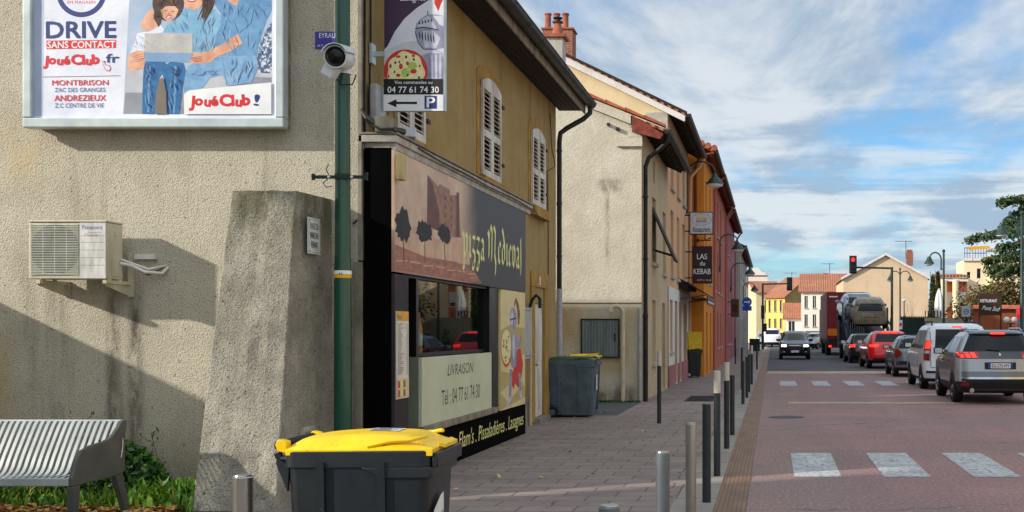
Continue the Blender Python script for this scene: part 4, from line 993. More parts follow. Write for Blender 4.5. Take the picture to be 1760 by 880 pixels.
folds(((940, -20), (1000, 100)), 'ink', 6, 90, 2, 17, 75); folds(((1225, -40), (1290, 90)), 'ink', 7, 90, 2.5, 18, 110); folds(((950, -30), (1080, 20)), 'plume_print', 7, 60, 2, 19, 80)
# lower right label
fl.poly(Q([(1118, 692), (1116, 580), (1128, 560), (1150, 548), (1645, 500), (1645, 692)]), 'print_white')
def toy_word(x, y, h, width, mark=None):
    """bouncy bold letters, baseline y, x and width in zoomed poster pixels, h height of a capital"""
    wds = [('J', 1.1, -5, 6), ('o', .95, 6, 0), ('u', .95, -5, 2), ('é', .95, 5, 2), ('C', 1.12, -4, -2), ('l', 1.05, 4, 0), ('u', .95, -5, 2), ('b', 1.06, 5, -2)]
    HV, _ = text_faces('H', 1); capn = max(q_ for p_, q_ in HV); tot = []; cur = 0; gl_ = []
    for (ch, s_, r_, dy) in wds:
        V, F = text_faces(ch, 1, .035); x0 = min(p_ for p_, q_ in V); x1 = max(p_ for p_, q_ in V); gl_.append((V, F, x0, cur, s_, r_, dy)); cur += (x1-x0)*s_+.045
    kx = width*k_/cur; ky = h*k_/capn; a, b = q(x, y)
    for (V, F, x0, c0, s_, r_, dy) in gl_:
        fl.k += fl.step; mbp = fl.mb; mbp.use('red_print'); cc, dd = math.cos(R(r_)), math.sin(R(r_))
        for (ox, oy) in ((0, 0), (.016, .008), (-.016, -.008), (.008, -.016), (-.008, .016)):
            fl.k += .00002; mbp.add([fl.at(a+kx*(c0+ox)+((p_-x0)*kx*cc-q_*ky*dd)*s_, b+ky*oy-dy*k_+((p_-x0)*kx*dd+q_*ky*cc)*s_) for p_, q_ in V], F)
    if mark:
        fl.fit('!', q(x+width+14, 0)[0], q(x+width+46, 0)[0], q(0, y-2)[1], h*1.15*k_, 'navy_print', bold=.012, rot=-8)
toy_word(1148, 640, 58, 375, True)
# left column
fl.k = .0006
c = q(492, -48)
R1, R2 = 152*k_, 122*k_
mbk = []
fl.ell(*c, R1, R1, 'navy_print', 60); fl.ell(*c, R2, R2, 'poster_paper', 60)
fl.k += .0003
def ft(t, x0, x1, yb, yt, mat, bold=0, rot=0): fl.fit(t, q(x0, 0)[0], q(x1, 0)[0], q(0, yb)[1], (yb-yt)*k_, mat, bold, 0, rot)
ft('EN MAGASIN', 408, 577, 22, 5, 'red_print', .01); ft('RETRAIT', 420, 566, -20, -46, 'navy_print', .02)
ft('DRIVE', 282, 702, 230, 133, 'navy_print', .045, .4)
fl.poly(Q([(282, 246), (702, 241), (702, 290), (282, 298)]), 'red_print'); ft('SANS CONTACT', 288, 697, 292, 252, 'print_white', .03, .6)
toy_word(262, 388, 50, 345); ft('.fr', 622, 722, 378, 328, 'navy_print', .03, .5)
fl.poly(Q([(620, 372), (628, 366), (640, 392), (662, 394), (672, 410), (666, 430), (645, 430), (630, 408)]), 'red_print'); fl.poly(Q([(624, 374), (628, 371), (638, 396), (660, 398), (668, 411), (662, 426), (647, 426), (634, 407)]), 'poster_paper')
fl.line(Q([(258, 466), (730, 458)]), .004, 'menu_ink')
ft('MONTBRISON', 317, 657, 517, 486, 'red_print', .02, .3); ft('ZAC DES GRANGES', 332, 638, 557, 532, 'blue_print', .004, .3)
ft('ANDREZIEUX', 330, 642, 611, 577, 'red_print', .02, .3); ft('Z.C CENTRE DE VIE', 333, 630, 652, 626, 'blue_print', .004, .3)
bb.part(mb, 'poster')

# air conditioner
AY = 11.06
ac = B('air_conditioner', 'weathered cream outdoor air conditioner on wall brackets above the bench', 'air conditioner', (PX(115, AY), AY, PZ(482, AY)))
x0, x1, z0, z1 = PX(48, AY), PX(182, AY), PZ(479, AY), PZ(382, AY); yb = AY+.29
mb = MB('ac_cream'); mb.box(x0, x1, AY+.012, yb, z0, z1); mb.box(x0-.006, x1+.008, AY-.002, yb+.004, z1+.001, z1+.02)
ac.part(mb, 'casing', bevel=.012)
xs = PX(137, AY)
mb = MB('ac_white'); mb.box(xs, x1-.004, AY, AY+.011, z0+.004, z1-.004)
fl = Flat(mb, (0, AY, 0), (1, 0, 0), (0, 0, 1), (0, -1, 0), .00006)
for zz_ in (.12, .20, .28, .36, .43): fl.line([(xs+.01, z0+zz_*.9+.02), (x1-.012, z0+zz_*.9+.02)], .004, 'menu_ink')
fl.fit('Panasonic', xs+.025, x1-.03, z1-.065, .036, 'blue_print', bold=.02); fl.fit('INVERTER', xs+.07, x1-.07, z1-.135, .018, 'menu_ink', shear=.3); fl.line([(xs+.04, z1-.12), (xs+.09, z1-.10), (xs+.20, z1-.10)], .004, 'menu_ink')
ac.part(mb, 'service_panel')
mb = MB('ac_dark'); mb.box(x0+.03, xs-.015, AY+.004, AY+.0115, z0+.04, z1-.015); cx, cz = (x0+xs)/2+.01, (z0+z1)/2+.01
mb.use('ac_grille'); mb.box(x0+.03, xs-.012, AY+.001, AY+.009, z0+.035, z0+.045)
# lighter corners outside the round fan opening
fl = Flat(mb, (0, AY+.004, 0), (1, 0, 0), (0, 0, 1), (0, -1, 0), .00006)
for sx_ in (-1, 1):
    for sz_ in (-1, 1):
        pts = [(cx+sx_*.245, cz+sz_*.25)]
        for k in range(9): t = R(90*k/8); pts.append((cx+sx_*.235*math.cos(t), cz+sz_*.24*math.sin(t)))
        fl.poly(pts, 'ac_cream')
mb.use('ac_grille')
for k in range(30):
    zz_ = z0+.05+(z1-z0-.075)*k/29; mb.box(x0+.025, xs-.012, AY-.006, AY-.001, zz_-.0035, zz_+.0035)
for k in range(5): xx = x0+.03+(xs-x0-.045)*k/4; mb.box(xx-.003, xx+.003, AY-.001, AY+.003, z0+.04, z1-.015)
ac.part(mb, 'fan_grille')
mb = MB('ac_cream'); mb.box(x1+.001, x1+.007, AY+.14, AY+.2, z1-.12, z1-.08); ac.part(mb, 'grip', bevel=.002); mb = MB('ac_cream'); mb.box(x1+.001, x1+.006, AY+.10, yb-.03, z0+.03, z0+.2); ac.part(mb, 'valve_cover', bevel=.002)
for xx in (x0+.09, x1-.02):
    mb = MB('ac_cream'); mb.box(xx, xx+.035, AY-.02, Yw-.004, z0-.045, z0-.012)
    mb.prism([(xx, AY-.02, z0-.046), (xx, Yw-.03, z0-.046), (xx, Yw-.03, z0-.15), (xx, AY+.02, z0-.065)], (.012, 0, 0)); mb.box(xx, xx+.05, Yw-.03, Yw-.002, z0-.16, z0+.28 if xx > x0+.3 else z0-.012)
    for yy in (AY+.06, yb-.05): mb.cyl((xx+.018, yy, z0-.012), (xx+.018, yy, z0), .02, n=8)
    ac.part(mb, 'bracket')
mb = MB('white_paint'); mb.tube([(x1+.01, yb-.06, z0+.16), (x1+.10, yb-.03, z0+.14), (x1+.20, yb+.03, z0+.08), (x1+.33, yb+.10, z0+.07), (x1+.36, Yw, z0+.13)], .016, 10)
mb.tube([(x1+.01, yb-.06, z0+.20), (x1+.1, yb, z0+.16), (x1+.22, yb+.05, z0+.11), (x1+.34, Yw, z0+.15)], .010, 8); mb.box(x1+.05, x1+.26, Yw-.05, Yw-.001, z0+.21, z0+.26)
mb.use('cable'); mb.tube([(x1+.14, yb+.01, z0+.10), (x1+.22, yb+.05, z0+.05), (x1+.32, Yw-.03, z0+.12)], .006, 6); ac.part(mb, 'pipes', smooth=True)

# green mast with clamp, tape and camera
GY = 11.17; gx = PX(589, GY)
gp_ = B('green_mast', 'tall dark green metal mast standing at the corner between gable wall and shop', 'pole', (gx, GY, 0))
mb = MB('green_pole'); mb.lathe([(.084, 0), (.082, 1.4), (.078, 2.2), (.072, 2.3), (.068, 4), (.064, 8.5), (0, 8.5)], (gx, GY, 0), 28); gp_.part(mb, 'shaft', smooth=True)
mb = MB('dark_green'); zc = PZ(304, GY-.09); mb.box(gx-.26, gx+.27, GY-.085, GY-.07, zc-.016, zc+.016); mb.box(gx-.26, gx-.235, GY-.10, GY-.07, zc-.03, zc+.03); mb.box(gx+.245, gx+.27, GY-.10, GY-.07, zc-.03, zc+.045)
mb.lathe([(.0705, -.03), (.074, -.03), (.074, .03), (.0705, .03)], (gx, GY, zc+.01), 24); mb.use('cam_white')
for dx in (-.10, .12): mb.cyl((gx+dx, GY-.10, zc), (gx+dx, GY-.085, zc), .012, n=10)
gp_.part(mb, 'clamp_bar')
mb = MB('cable'); mb.tube([(gx-.10, GY-.088, zc+.02), (gx-.12, GY-.10, zc+.07), (gx-.10, GY-.09, zc+.12)], .005, 6); mb.tube([(gx-.11, GY-.088, zc-.02), (gx-.15, GY-.1, zc-.06), (gx-.12, GY-.1, zc-.1), (gx-.07, GY-.09, zc-.09)], .005, 6); gp_.part(mb, 'wire_loop')
mb = MB('print_white'); zt = PZ(471, GY-.07); mb.lathe([(.077, .0), (.082, .0), (.082, .035), (.077, .035)], (gx, GY, zt), 24); mb.use('yellow_tape'); mb.lathe([(.077, -.036), (.082, -.036), (.082, -.001), (.077, -.001)], (gx, GY, zt), 24)
fl = Flat(mb, (gx, GY-.0825, zt), (1, 0, 0), (0, 0, 1), (0, -1, 0)); fl.text('+1', .01, -.012, .04, 'ink', bold=.001); gp_.part(mb, 'numbered_band')
cv = B('security_camera', 'white bullet security camera strapped to the green mast, lens facing the square', 'security camera', (PX(574, 10.9), 10.9, PZ(98, 10.9)))
c = P(576, 97, 10.78); ax = Vector((-.03, .30, .05))
mb = MB('cam_white'); ra = .104
mb.lathe([(ra*.9, 0), (ra, .0), (ra*1.03, .14), (ra*1.05, .30), (ra*.8, .36), (0, .38)], c, 28, ax); cv.part(mb, 'housing', smooth=True)
mb = MB('cam_white'); n_ = ax.normalized(); top = []
rows = []
for s_ in (-.05, .30):
    row = []
    for k in range(15): t = R(20+140*k/14); u_ = Vector((1, 0, 0)); v_ = Vector((0, 0, 1)); row.append(c + n_*s_ + (u_*math.cos(t)+v_*math.sin(t))*ra*1.13)
    rows.append(row)
mb.grid(rows); rows2 = [[p + (p-(c+n_*s_)).normalized()*.008 for p in r_] for r_, s_ in zip(rows, (-.05, .30))]; mb.grid(rows2); mb.grid([rows[0], rows2[0]]); cv.part(mb, 'sun_hood', smooth=True)
mb = MB('lens_black'); mb.lathe([(ra*.9, .03), (ra*.88, -.0), (ra*.66, .02), (ra*.3, .012), (0, .01)], c - n_*.002, 28, ax); cv.part(mb, 'lens', smooth=True)
mb = MB('cam_white'); mb.obox(c+Vector((-.10, .16, -.10)), (.11, .14, .12), Matrix.Rotation(R(30), 3, 'Y')); mb.bar(c+Vector((.0, .22, -.02)), Vector((gx-.01, GY-.07, c.z-.05)), .05, .06)
mb.lathe([(.0735, -.03), (.079, -.03), (.079, .03), (.0735, .03)], (gx, GY, c.z-.05), 24); mb.cyl((gx+.07, GY-.06, c.z), (gx+.13, GY-.08, c.z), .022, n=10); cv.part(mb, 'mount', bevel=.006)
mb = MB('cable'); mb.tube([c+Vector((-.08, .22, -.15)), c+Vector((-.03, .25, -.21)), c+Vector((.06, .28, -.20)), c+Vector((.08, .32, -.10))], .007, 6); cv.part(mb, 'cable')

# garden wall left of the frame, joined to the gable (it shades the lower wall)
mb = MB('garden_wall'); mb.box(-8.55, -8.25, 9.75, 11.49, -.05, 2.10); mb.use('tile'); mb.box(-8.6, -8.2, 9.7, 11.49, 2.10, 2.15)
single(mb, 'garden_wall', 'low rendered garden wall with tile coping left of the bench', 'wall', (-8.4, 10.6, 0))
# unseen blocks added left of the frame to shade the near road and pavement
def shade_block(lab, x0, x1, y0, y1, h):
    b = B('unseen_house', lab, 'house', (x1, (y0+y1)/2, 0)); mb = MB('beige_render'); sk = (x1-x0)/1.93
    hs = [(k*2.2+.8, k*2.2+1.7, v, v+1.5) for k in range(int((y1-y0-.6)/2.2)) for v in (.9, 3.7)]
    holed(mb, (x1, y0, 0), (0, 1, 0), (0, 0, 1), (1, 0, 0), y1-y0, h, hs, .2)
    mb.poly([(x1, y0, 0), (x1, y0, h), (x0, y0-sk, h), (x0, y0-sk, 0)]); mb.poly([(x1, y1, 0), (x0, y1-sk, 0), (x0, y1-sk, h), (x1, y1, h)]); mb.poly([(x0, y0-sk, 0), (x0, y0-sk, h), (x0, y1-sk, h), (x0, y1-sk, 0)]); b.part(mb, 'wall')
    for a in hs: m2 = MB('window_glass'); m2.box(x1-.2, x1-.16, y0+a[0], y0+a[1], a[2], a[3]); b.part(m2, 'window')
    mb = MB('roof_tiles'); mb.prism([(x1+.02, y0, h), ((x0+x1)/2, y0-sk/2, h+.7), (x0-.02, y0-sk, h)], (0, y1-y0+(1 if y0 > 0 else 0), 0)); b.part(mb, 'roof')
    return b
TB = shade_block('narrow unseen beige block added beyond the left edge to shade the road', -12.4, -10, 2.2, 7.3, 8.6)
mb = MB('beige_render'); mb.prism([(-10, 7.301, 5.75), (-10, 8.3, 5.75), (-10.7, 8.3-.7/1.93, 5.75), (-10.7, 7.301-.7/1.93, 5.75)], (0, 0, 2.84)); jt = mb.build('shade_box', TB.o, off=TB.loc)  # box added to shade the gap on the road, leaving the buttress lit
shade_block('long unseen beige block added behind the camera to shade the foreground', -12.4, -10, -20, .55, 8.6)
# ------------------------------------------------------------------ row of houses further along
def ywin(mb_parent, b, X, y0, y1, z0, z1, sill=True, shutter=None, depth=.16, name='window', lab=None):
    """window set into a facade facing +X; shutters folded open against the wall"""
    mb = MB('window_glass'); mb.box(X-depth, X-depth+.02, y0, y1, z0, z1)
    mb.use('white_paint'); ym = (y0+y1)/2; t = .05
    for (a, c, d, e) in ((y0, y0+t, z0, z1), (y1-t, y1, z0, z1), (ym-.03, ym+.03, z0+t, z1-t), (y0+t, y1-t, z0, z0+t), (y0+t, y1-t, z1-t, z1)): mb.box(X-depth+.021, X-depth+.055, a+.001, c-.001, d+.001, e-.001)
    wn = b.part(mb, name, label=lab)
    if sill: m2 = MB('pale_concrete'); m2.box(X-.05, X+.07, y0-.08, y1+.08, z0-.09, z0-.003); b.part(m2, 'sill', wn)
    if shutter:
        wd_ = (y1-y0)/2
        for (a, c) in ((y0-wd_-.02, y0-.02), (y1+.02, y1+wd_+.02)):
            m2 = MB(shutter); m2.box(X+.004, X+.04, a, c, z0, z1)
            for k in range(6): m2.box(X+.04, X+.05, a+.04, c-.04, z0+.1+(z1-z0-.2)*k/6, z0+.1+(z1-z0-.2)*(k+.6)/6)
            b.part(m2, 'shutter', wn)
    return wn
def row_house(name, label, X, y0, y1, eave, ridge_x, ridge, back, fmat, gmat, holes, over=.6, overg=.25, gz=None, plinth=None, soff='dark_wood', slope_front=None):
    b = B(name, label, 'house', (X, (y0+y1)/2, 0))
    prof = [(X, -.05), (X, eave), (ridge_x, ridge), (back, eave), (back, -.05)]
    mb = MB(gmat); mb.prism([(x, y0, z) for x, z in prof], (0, .02, 0)); b.part(mb, 'gable_wall')
    mb = MB(gmat); mb.poly([(x, y1, z) for x, z in prof]); mb.poly([(back, y0, -.05), (back, y1, -.05), (back, y1, eave), (back, y0, eave)]); b.part(mb, 'rear_wall')
    mb = MB(fmat); holed(mb, (X, y0+.021, 0), (0, 1, 0), (0, 0, 1), (1, 0, 0), y1-y0-.021, eave, [(h[0]-y0-.021, h[1]-y0-.021, h[2], h[3]) for h in holes], .18); b.part(mb, 'facade_wall')
    sl_ = (ridge-eave)/(ridge_x-X)
    xe = X+over; ze = eave+sl_*over + .06
    mb = MB('roof_tiles'); yy0, yy1 = y0-overg, y1+.02
    mb.prism([(xe, yy0, ze), (ridge_x, yy0, ridge+.08), (ridge_x, yy0, ridge+.0+.02), (xe, yy0, ze-.06)], (0, yy1-yy0, 0))
    mb.prism([(back-.3, yy0, eave-.05), (ridge_x, yy0, ridge+.02), (ridge_x, yy0, ridge+.08), (back-.3, yy0, eave+.02)], (0, yy1-yy0, 0)); b.part(mb, 'roof')
    mb = MB(soff); mb.prism([(X, y0+.022, eave-.02), (xe-.03, y0+.022-overg, ze-.085), (xe-.03, y1, ze-.085), (X, y1, eave-.02)], (0, 0, .015))
    n = int((y1-y0)/.5)
    for k in range(n):
        yk = y0+.2+k*.5
        if yk < y1-.1: mb.bar((X+.003, yk, eave-.10), (xe-.06, yk, ze-.16), .08, .11)
    b.part(mb, 'soffit')
    b.part(gutter(xe+.06, y0-overg-.05, y1+.02, ze-.03, .085, 5), 'gutter', smooth=True)
    return b, xe, ze
# ---- cream house, lower, with the rough sunlit gable
X2 = -2.93
h2 = [(28.3, 29.2, 3.28, 4.88), (31.0, 31.9, 3.15, 4.8), (28.35, 29.15, .82, 2.36), (30.9, 31.75, .05, 2.35), (28.5, 28.95, 5.25, 5.8)]
b2, xe2, ze2 = row_house('cream_house', 'lower cream house with a rough sunlit gable and terracotta verge tiles', X2, 26, 32.48, 6.26, -7, 7.88, -10, 'buff_facade', 'cream_render', h2, .52, .03)
ywin(None, b2, X2, 31.0, 31.9, 3.15, 4.8); w2 = ywin(None, b2, X2, 28.3, 29.2, 3.28, 4.88)
mb = MB('dark_wood'); mb.obox((X2+.24, 28.75, 4.0), (.04, .95, 1.5), Matrix.Rotation(R(-24), 3, 'Y')); mb.bar((X2, 28.4, 3.6), (X2+.5, 28.4, 3.45), .03, .03); mb.bar((X2, 29.1, 3.6), (X2+.5, 29.1, 3.45), .03, .03); b2.part(mb, 'awning_shutter', w2)
ywin(None, b2, X2, 28.35, 29.15, .82, 2.36); ywin(None, b2, X2, 28.5, 28.95, 5.25, 5.8, sill=False)
mb = MB('brown_shutter'); mb.box(X2-.17, X2-.13, 30.91, 31.74, .06, 2.34); mb.box(X2-.13, X2-.12, 31.0, 31.65, .2, 1.0); mb.box(X2-.13, X2-.12, 31.0, 31.65, 1.15, 2.2); b2.part(mb, 'door')
mb = MB('tile'); sl2 = (7.88-6.26)/(-7-X2)
for k in range(11):
    xa = xe2+.02-k*.43; za = 6.26+sl2*(xa-X2)+.10; L = .47
    mb.prism([(xa, 25.86, za), (xa-L, 25.86, za-sl2*L), (xa-L, 25.86, za-sl2*L+.085), (xa, 25.86, za+.055)], (0, .24, 0))
b2.part(mb, 'verge_tiles', bevel=.012)
mb = MB('cream_render'); 
mb.prism([(xe2-.75, 25.90, 6.26+sl2*(xe2-.75-X2)+.07), (-6.9, 25.90, 6.26+sl2*(-6.9-X2)+.07), (-6.9, 25.90, 6.26+sl2*(-6.9-X2)-.14), (xe2-.75, 25.90, 6.26+sl2*(xe2-.75-X2)-.14)], (0, .097, 0)); b2.part(mb, 'verge_moulding')
mb = MB('red_wood'); mb.prism([(xe2-.02, 25.88, ze2-.13), (xe2-.72, 25.88, 6.26+sl2*(xe2-.72-X2)+.07), (xe2-.72, 25.88, 6.26+sl2*(xe2-.72-X2)-.30), (xe2-.10, 25.88, ze2-.24)], (0, .06, 0)); b2.part(mb, 'barge_board')
mb = MB('cream_render'); mb.box(X2-.55, X2+.02, 25.93, 25.997, 5.72, 5.92); mb.prism([(X2+.02, 25.94, 5.93), (X2-.3, 25.94, 6.2), (X2-.3, 25.94, 5.93)], (0, .05, 0)); b2.part(mb, 'corbel')
mb = MB('dark_zinc'); mb.tube([(xe2+.06, 26.1, ze2-.1), (xe2+.06, 26.1, ze2-.26), (xe2-.12, 26.12, ze2-.42), (X2+.14, 26.16, ze2-.62), (X2+.07, 26.18, ze2-.82), (X2+.07, 26.18, 2.0)], .05, 12); mb.tube([(X2+.07, 26.18, 2.0), (X2+.07, 26.18, .02)], .056, 12)
for zz_ in (4.6, 3.2, 1.9): mb.cyl((X2+.07, 26.18, zz_), (X2+.07, 26.18, zz_+.04), .062, n=12)
b2.part(mb, 'downpipe', smooth=True)
mb = MB('pvc_grey'); mb.tube([(X2-.03, 25.95, .05), (X2-.03, 25.95, 2.1)], .035, 10); b2.part(mb, 'cable_duct', smooth=True)
# grey hatch in the gable
mb = MB('grey_door'); hx0, hx1, hz0, hz1 = PX(1001, 26), PX(1063, 26), PZ(613, 26), PZ(550, 26)
mb.box(hx0, hx1, 25.955, 25.975, hz0, hz1)
for k in range(12): xx = hx0+(hx1-hx0)*(k+.5)/12; mb.box(xx-.022, xx+.022, 25.94, 25.954, hz0+.03, hz1-.03)
mb.use('trim_black')
for (a, c, d, e) in ((hx0-.03, hx1+.03, hz0-.03, hz0), (hx0-.03, hx1+.03, hz1, hz1+.03), (hx0-.03, hx0, hz0+.001, hz1-.001), (hx1, hx1+.03, hz0+.001, hz1-.001)): mb.box(a, c, 25.94, 25.985, d, e)
mb.box(hx1-.09, hx1-.06, 25.925, 25.939, hz0+.35, hz0+.52); b2.part(mb, 'hatch')
mb = MB('pvc_beige'); xv = PX(1071, 25.9); zt = PZ(528, 25.9); mb.tube([(xv, 25.88, .03), (xv, 25.88, zt-.1), (xv-.05, 25.86, zt-.01), (xv-.14, 25.84, zt+.03), (xv-.23, 25.82, zt), (xv-.26, 25.81, zt-.1)], .048, 12)
single(mb, 'crook_pipe', 'beige vent pipe with a hooked top standing against the cream gable beside the hatch', 'pipe', (xv, 25.88, 0), smooth=True)
mb = MB('iron'); mb.bar((PX(1046, 25.95), 25.99, PZ(214, 25.95)), (PX(1046, 25.95), 25.9, PZ(214, 25.95)), .06, .06); mb.bar((PX(1062, 25.95), 25.99, PZ(222, 25.95)), (PX(1062, 25.95), 25.9, PZ(222, 25.95)), .07, .07); b2.part(mb, 'wall_anchor')
# grey rendered chimney with a terracotta cowl, on the cream house roof
def chimney_plain():
    Y = 26.6; x0, x1 = PX(943, Y), PX(970, Y); zt = PZ(62, Y); cx = (x0+x1)/2; zb = 6.26+sl2*(cx-X2)-.15
    c = B('chimney', 'narrow grey rendered chimney with a single terracotta cowl', 'chimney', (cx, Y, zb))
    mb = MB('stone_facade'); mb.box(x0, x1, Y-.2, Y+.2, zb, zt-.08); c.part(mb, 'shaft', bevel=.01)
    mb = MB('terracotta'); mb.box(x0-.07, x1+.07, Y-.27, Y+.27, zt-.079, zt); c.part(mb, 'slab', bevel=.008)
    mb = MB('terracotta'); mb.lathe([(.15, 0), (.13, .05), (.085, .26), (.07, .28), (.085, .30)], (cx+.03, Y, zt), 18); mb.use('iron'); mb.lathe([(0, .30), (.12, .30), (.12, .33), (.06, .34), (.06, .38), (.10, .39), (.11, .42), (0, .44)], (cx+.03, Y, zt), 18); c.part(mb, 'cowl', smooth=True)
chimney_plain()
# ---- taller house behind with the smooth beige gable
h3 = []
for yy in (33.4, 35.6, 37.8): h3 += [(yy, yy+.95, 3.2, 5.1), (yy, yy+.95, 5.75, 7.1)]
h3 += [(33.0, 33.9, 1.0, 2.5), (34.6, 35.6, .05, 2.5), (36.2, 37.2, .05, 2.5), (38.0, 39.6, .6, 2.5)]
b3, xe3, ze3 = row_house('beige_house', 'taller beige house with smooth gable, quoins and deep eaves over a white ground floor', X2, 32.5, 40.4, 7.85, -6.2, 9.42, -10, 'pink_facade', 'beige_render', h3, .50, .12)
for (a, c, d, e) in h3[:6]: ywin(None, b3, X2, a, c, d, e)
mb = MB('white_facade'); holed(mb, (X2+.02, 32.52, 0), (0, 1, 0), (0, 0, 1), (1, 0, 0), 7.85, 2.85, [(h[0]-32.52, h[1]-32.52, h[2], h[3]) for h in h3[6:]], .02)
mb.prism([(X2+.02, 32.52, 2.85), (X2+.02, 40.37, 2.85), (X2, 40.37, 2.85), (X2, 32.52, 2.85)], (0, 0, .01)); b3.part(mb, 'white_ground_floor')
for (a, c) in ((32.53, 34.58), (35.62, 36.18), (37.22, 40.36)): mb = MB('plum_facade'); mb.box(X2+.021, X2+.05, a, c, 0, .62); b3.part(mb, 'plum_plinth')
ywin(None, b3, X2, 33.0, 33.9, 1.0, 2.5); ywin(None, b3, X2, 38.0, 39.6, .6, 2.5, sill=False, name='shop_window')
for yy in (34.6, 36.2): mb = MB('brown_shutter' if yy < 36 else 'trim_black'); mb.box(X2-.17, X2-.13, yy, yy+1.0, .05, 2.5); mb.use('window_glass'); mb.box(X2-.13, X2-.125, yy+.15, yy+.85, 1.2, 2.3); b3.part(mb, 'door')
mb = MB('pale_concrete')
for k in range(3): mb.box(X2-.62+.1*(k % 2), X2+.012, 32.44, 32.56, 6.2+k*.52, 6.66+k*.52)
b3.part(mb, 'quoin', bevel=.015)
sl3 = (9.42-7.85)/(-6.2-X2)
mb = MB('white_facade'); mb.prism([(xe3, 32.36, ze3-.08), (-6.1, 32.36, 7.85+sl3*(-6.1-X2)+.03), (-6.1, 32.36, 7.85+sl3*(-6.1-X2)-.17), (xe3-.02, 32.36, ze3-.24)], (0, .10, 0)); b3.part(mb, 'verge_moulding')
mb = MB('dark_wood'); mb.prism([(xe3+.05, 32.3, ze3+.03), (-6.2, 32.3, 9.42+.12), (-6.2, 32.3, 9.42+.05), (xe3+.05, 32.3, ze3-.04)], (0, .1, 0)); b3.part(mb, 'verge_edge')
mb = MB('pink_facade'); mb.tube([(xe3+.06, 40.2, ze3-.1), (xe3-.05, 40.2, ze3-.35), (X2+.1, 40.25, ze3-.75), (X2+.06, 40.25, 2.9)], .05, 10); mb.tube([(X2+.06, 40.25, 2.9), (X2+.06, 40.25, .02)], .055, 10); b3.part(mb, 'downpipe', smooth=True)
def chimney_brick():
    Y = 33.6; x0, x1 = PX(936, Y), PX(987, Y); zt = PZ(52, Y); zb = 8.6
    c = B('chimney', 'brick chimney stack with three terracotta pots behind the grey chimney', 'chimney', ((x0+x1)/2, Y, zb))
    mb = MB('brick'); mb.box(x0, x1, Y-.3, Y+.3, zb, zt-.05); c.part(mb, 'stack')
    mb = MB('terracotta'); mb.box(x0-.04, x1+.04, Y-.34, Y+.34, zt-.049, zt); c.part(mb, 'slab', bevel=.01)
    for k, px in enumerate((942, 957, 972)):
        mb = MB('terracotta'); mb.lathe([(.11, 0), (.11, .03), (.09, .06), (.085, .42), (.105, .44), (.105, .48), (.07, .48)], (PX(px, Y), Y, zt), 16); c.part(mb, 'pot', smooth=True)
chimney_brick()
# black awning on the white ground floor
aw = B('awning', 'black folded awning with red valance above the white ground floor', 'awning', (X2+.03, 38.2, 2.9))
mb = MB('awning_black'); mb.prism([(X2+.03, 36.2, 3.25), (X2+.9, 36.2, 2.75), (X2+.9, 36.2, 2.71), (X2+.03, 36.2, 3.19)], (0, 4.0, 0)); mb.box(X2+.025, X2+.3, 36.2, 40.2, 2.95, 3.13); aw.part(mb, 'canopy')
mb = MB('maroon_sign'); mb.box(X2+.88, X2+.91, 36.2, 40.2, 2.42, 2.705); mb.use('print_white'); mb.box(X2+.911, X2+.914, 36.4, 40.0, 2.5, 2.54); aw.part(mb, 'valance')
mb = MB('iron')
for yy in (36.3, 40.1): mb.bar((X2+.03, yy, 2.6), (X2+.85, yy, 2.72), .03, .03)
aw.part(mb, 'arm')
# ---- orange house
X4 = -2.4
h4 = [(41.6, 42.3, 5.7, 7.0), (44.2, 44.9, 5.7, 7.0), (41.6, 42.3, 3.4, 4.9), (44.2, 44.9, 3.4, 4.9), (42.0, 42.9, .05, 2.3), (44.6, 45.5, .05, 2.3)]
b4, xe4, ze4 = row_house('orange_house', 'narrow orange house stepping forward of the beige one', X4, 40.6, 46.58, 8.0, -6.2, 9.6, -10, 'orange_facade', 'orange_facade', h4, .35, .1, soff='red_wood')
for h in h4[:4]: ywin(None, b4, X4, *h)
for h in h4[4:]: mb = MB('brown_shutter'); mb.box(X4-.16, X4-.12, h[0], h[1], h[2], h[3]); mb.box(X4-.12, X4-.105, h[0]+.1, h[1]-.1, .3, 1.0); b4.part(mb, 'door')
mb = MB('brown_shutter'); mb.box(X4-.6, X4+.05, 40.55, 40.598, 2.68, 2.76); mb.box(X4, X4+.05, 40.6, 46.5, 2.68, 2.76); b4.part(mb, 'string_course')
mb = MB('red_wood'); mb.tube([(X4-.28, 40.55, 4.1), (X4-.28, 40.55, 7.4)], .045, 8); mb.tube([(X4-.28, 40.55, 7.4), (X4-.1, 40.5, 7.7), (xe4, 40.5, ze4-.12)], .045, 8); b4.part(mb, 'downpipe', smooth=True)
mb = MB('tile')
for k in range(5): mb.cyl((xe4+.02-k*.22, 40.46, ze4+.06+k*.085), (xe4+.02-k*.22, 41.6, ze4+.06+k*.085), .11, .10, 10)
b4.part(mb, 'verge_tiles', smooth=True)
